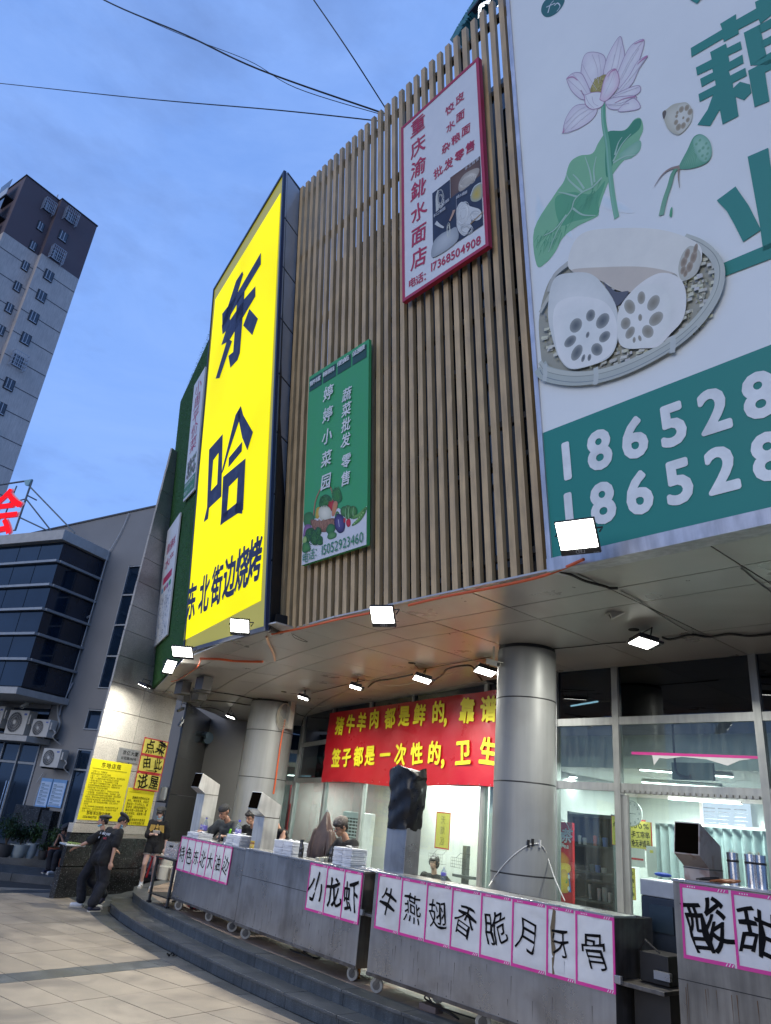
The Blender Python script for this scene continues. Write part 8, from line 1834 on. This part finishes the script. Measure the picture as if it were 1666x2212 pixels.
# ================================================================== LEFT SIDE: air units, poster, plants
m_acw = mat('air unit cream', (.50,.49,.45), .5, var=.05); m_acd = mat('fan dark', (.03,.032,.035), .5)
def ac_unit(u, v, w_, h_, d, label, wo=.55):
    t = thing('air_conditioner_unit', label, 'air unit', WF.P(u+w_/2, v, wo), 'outdoor air conditioner units on the grey building'); MB().fbox(WF, u, u+w_, v, v+h_, wo-d, wo).build('unit_case', m_acw, t, bevel=.012)
    r_ = h_*.42; c = WF.P(u+w_*.40, v+h_*.5, wo); MB().lathe(c, [(.001,.001),(r_,.001),(r_,.004)], 32, ax=WF.n).build('fan_opening', m_acd, t)
    b = MB(); 
    for k in range(26): a = 2*math.pi*k/26; p = c+WF.x*r_*math.cos(a)+WF.y*r_*math.sin(a)+WF.n*.01; q = c+WF.x*r_*.25*math.cos(a+.5)+WF.y*r_*.25*math.sin(a+.5)+WF.n*.012; b.tube([p, q], .0035, 3)
    for rr in (1, .75, .5, .25): b.tube([c+WF.x*r_*rr*math.cos(a)+WF.y*r_*rr*math.sin(a)+WF.n*.012 for a in [2*math.pi*k/24 for k in range(25)]], .004, 4)
    b.build('fan_grille', m_acw, t); MB().lathe(c, [(.001,.018),(r_*.2,.016),(r_*.2,.008)], 16, ax=WF.n).build('fan_hub', m_acw, t)
    MB().fbox(WF, u+w_+.001, u+w_+.06, v+h_*.45, v+h_*.85, wo-d*.6, wo-d*.15).build('valve_cover', m_acw, t); MB().fbox(WF, u+w_*.78, u+w_*.92, v+h_*.80, v+h_*.88, wo+.0005, wo+.002).build('badge', mat('badge blue', (.08,.12,.35), .5), t)
    for q in (.1, .85): MB().fbox(WF, u+w_*q, u+w_*q+.04, v-.05, v-.002, 0, wo).build('bracket_arm', m_rail, t)
    MB().tube(spline([WF.P(u+w_+.04,v+h_*.5,wo-.15), WF.P(u+w_+.14,v+h_*.3,wo-.2), WF.P(u+w_+.08,v+.02,wo-.2), WF.P(u+w_+.16,v-.15,.1)],5), .016, 6).build('pipe', m_acw, t); return t
ac_unit(-4.20,3.42,.92,.78,.36,'largest outdoor air unit, on the ledge left of two others',.6); ac_unit(-3.0,3.40,.78,.55,.32,'middle outdoor air unit with a dark fan, right end of the ledge',.6)
ac_unit(-2.22,2.52,.78,.56,.32,'lowest outdoor air unit, on its own bracket above the blue notices',.55); ac_unit(-5.35,3.6,.85,.7,.36,'outdoor air unit cut off by the left picture edge',.6)
b0_ = crp(0, 1800, 1/2.211)
def wp(x, y, w=0, f=c1): u, v = WF.uv(*f(x, y), w); return WF.P(u, v, w)
cable([wp(790,1445,.1,b0_), wp(720,1500,.12,b0_), wp(640,1620,.12,b0_), wp(560,1800,.14,b0_), wp(520,2000,.14,b0_), wp(512,180,.14), wp(510,350,.14), wp(500,520,.12), wp(515,620,.12), wp(480,700,.12)], .035, 'thick pale lagged pipe curving down the grey wall', mat('lagging', (.42,.40,.36), .7), 'lagged_pipe', 'pipe')
cable([wp(665,0,.06), wp(640,120,.06), wp(610,200,.06)], .018, 'upper drain pipe length on the grey wall', mat('pale cable', (.45,.45,.43), .6), 'drain_pipe', 'pipe')
cable([wp(630,260,.08), wp(600,320,.08), wp(540,430,.08), wp(515,540,.08)], .03, 'short grey drain pipe slanting to the air units', mat('drain grey', (.35,.36,.38), .6), 'drain_pipe', 'pipe')
cable([wp(380,1030,.1), wp(320,1120,.1)], .014, 'thin hose hanging from the lowest air unit', mat('pale cable', (.45,.45,.43), .6), 'hose', 'pipe')
cable([wp(355,1120,.3), wp(310,1250,.3), wp(275,1380,.3)], .014, 'white pipe leaning beside the blue notices', mat('pale cable', (.45,.45,.43), .6), 'hose', 'pipe')
for i, (x0, x1, sy0, sy1) in enumerate(((365,462,1080,1095),(468,587,1090,1100))):
    u0, v1 = WF.uv(*c1(x0, sy0), .05); u1, v1b = WF.uv(*c1(x1, sy1), .05); v0 = WF.uv(*c1(x0-50, 1330), .05)[1]; t = thing('blue_notice', ['left','right'][i]+' half of the pair of pale blue notice boards on the grey wall', 'notice', WF.P((u0+u1)/2, v0, .05), 'blue notice boards'); MB().fbox(WF, u0, u1-.01, v0, v1, .03, .05).build('board', mat('notice blue', (.16,.33,.60), .4), t)
    MB().fbox(WF, u0+.03, u1-.04, v0+.05, v1-.10, .0505, .052).build('notice_field', mat('notice pale', (.42,.55,.72), .5), t); b = MB()
    for k in range(6):
        b.fbox(WF, u0+.06, u0+.2, v1-.18-k*.105, v1-.16-k*.105, .0525, .053)
        for q in range(3): b.fbox(WF, u0+.06, u1-.08-rnd(0,.05), v1-.20-k*.105-q*.02, v1-.192-k*.105-q*.02, .0525, .053)
    b.build('notice_lines', mat('notice ink', (.05,.12,.2), .6), t)
# potted plants
m_leaf = mat('dark leaf', (.022,.055,.018), .5, var=.5, scale=10); m_leaf2 = mat('fresh leaf', (.05,.10,.025), .5, var=.4, scale=10)
def plant(px, py, pot_m, pr_, ph_, h_, spread, label, nleaf=260, lm=None, z=.3):
    pr_, ph_, h_, spread = pr_*.68, ph_*.72, h_*.52, spread*.66
    c = atz(px, py, z); t = thing('potted_plant', label, 'plant', c); MB().lathe(c, [(pr_*.6,0),(pr_*.9,ph_*.3),(pr_,ph_*.9),(pr_*1.05,ph_),(pr_*.9,ph_),(pr_*.85,ph_*.9),(.001,ph_*.88)], 22).build('pot', pot_m, t, smooth=True)
    b = MB(); tips = []
    for k in range(9):
        a = rnd(0,6.28); e = Vector((math.cos(a)*spread*rnd(.2,.9), math.sin(a)*spread*rnd(.2,.9), h_*rnd(.6,1))); b.tube([c+Vector((0,0,ph_*.9)), c+Vector((e.x*.4,e.y*.4,ph_+e.z*.5)), c+Vector((e.x,e.y,ph_+e.z))], [.012,.008,.003], 5); tips.append(e)
    b.build('stem', mat('stem brown', (.06,.045,.03), .8), t); b = MB()
    for _ in range(nleaf):
        e = random.choice(tips); s_ = rnd(.35,1.05); p = c+Vector((e.x*s_, e.y*s_, ph_+e.z*s_))+Vector((rnd(-.10,.10), rnd(-.10,.10), rnd(-.08,.08))); d = Vector((rnd(-1,1), rnd(-1,1), rnd(-.7,.5))).normalized(); L_ = rnd(.06,.12); x = d.cross(Vector((0,0,1))).normalized()*L_*.22
        m_ = p+d*L_*.5+Vector((0,0,.012)); b.add([p, m_-x, p+d*L_-Vector((0,0,.02)), m_+x], [(0,1,2,3)])
    b.build('foliage', lm or m_leaf, t, kind='stuff')
m_wpot = mat('white pot', (.42,.46,.44), .35); m_dpot = mat('dark pot', (.05,.05,.05), .5); m_opot = mat('terracotta pot', (.22,.06,.03), .6)
A2 = crp(0, 3200, .5402)
plant(*A2(125,400), m_wpot, .34, .42, .95, .5, 'plant in a wide white glazed pot', 460); plant(*A2(212,405), m_wpot, .22, .48, .85, .34, 'plant in a tall white pot, second from the left', 260, m_leaf2)
plant(*A2(20,395), m_dpot, .30, .4, 1.3, .55, 'large dark bush in a dark pot at the left picture edge', 520); plant(*A2(385,425), m_opot, .24, .42, .9, .45, 'plant in a terracotta pot beside the seated person', 300, m_leaf2); plant(*A2(310,415), m_dpot, .18, .28, .35, .2, 'small low plant in a black pot between white and terracotta pots', 90)
# litter by the step
for i, (x, y) in enumerate(((1250,1120),(1375,1195),(445,860),(545,945),(885,1360),(1230,1260),(820,830),(755,750))):
    p = atz(*A2(x, y), .004 if i not in (99,) else .15); b = MB(); n = 9 if i == 0 else 1
    for _ in range(n):
        q = p+Vector((rnd(-.07,.07), rnd(-.05,.05), 0))*(1 if n > 1 else 0); s_ = .035 if n > 1 else .018; b.add([q, q+Vector((rnd(-s_,s_), s_, .0)), q+Vector((s_, rnd(-s_,s_), rnd(.0,.06) if n > 1 else .006))], [(0,1,2)])
    o = b.build('litter', m_blk if i in (0,2,3) else m_wp, None); tag(o, ['small heap of burnt scraps at the foot of the first step','pale scrap at the foot of the first step, right of the burnt heap','dark speck of litter on the far paving','dark speck of litter on the middle paving','white speck of litter near the front paving','white crumb where the dark band meets the border','white crumb on the dark border near the pillar','white scrap behind the stooping man'][i], 'litter')
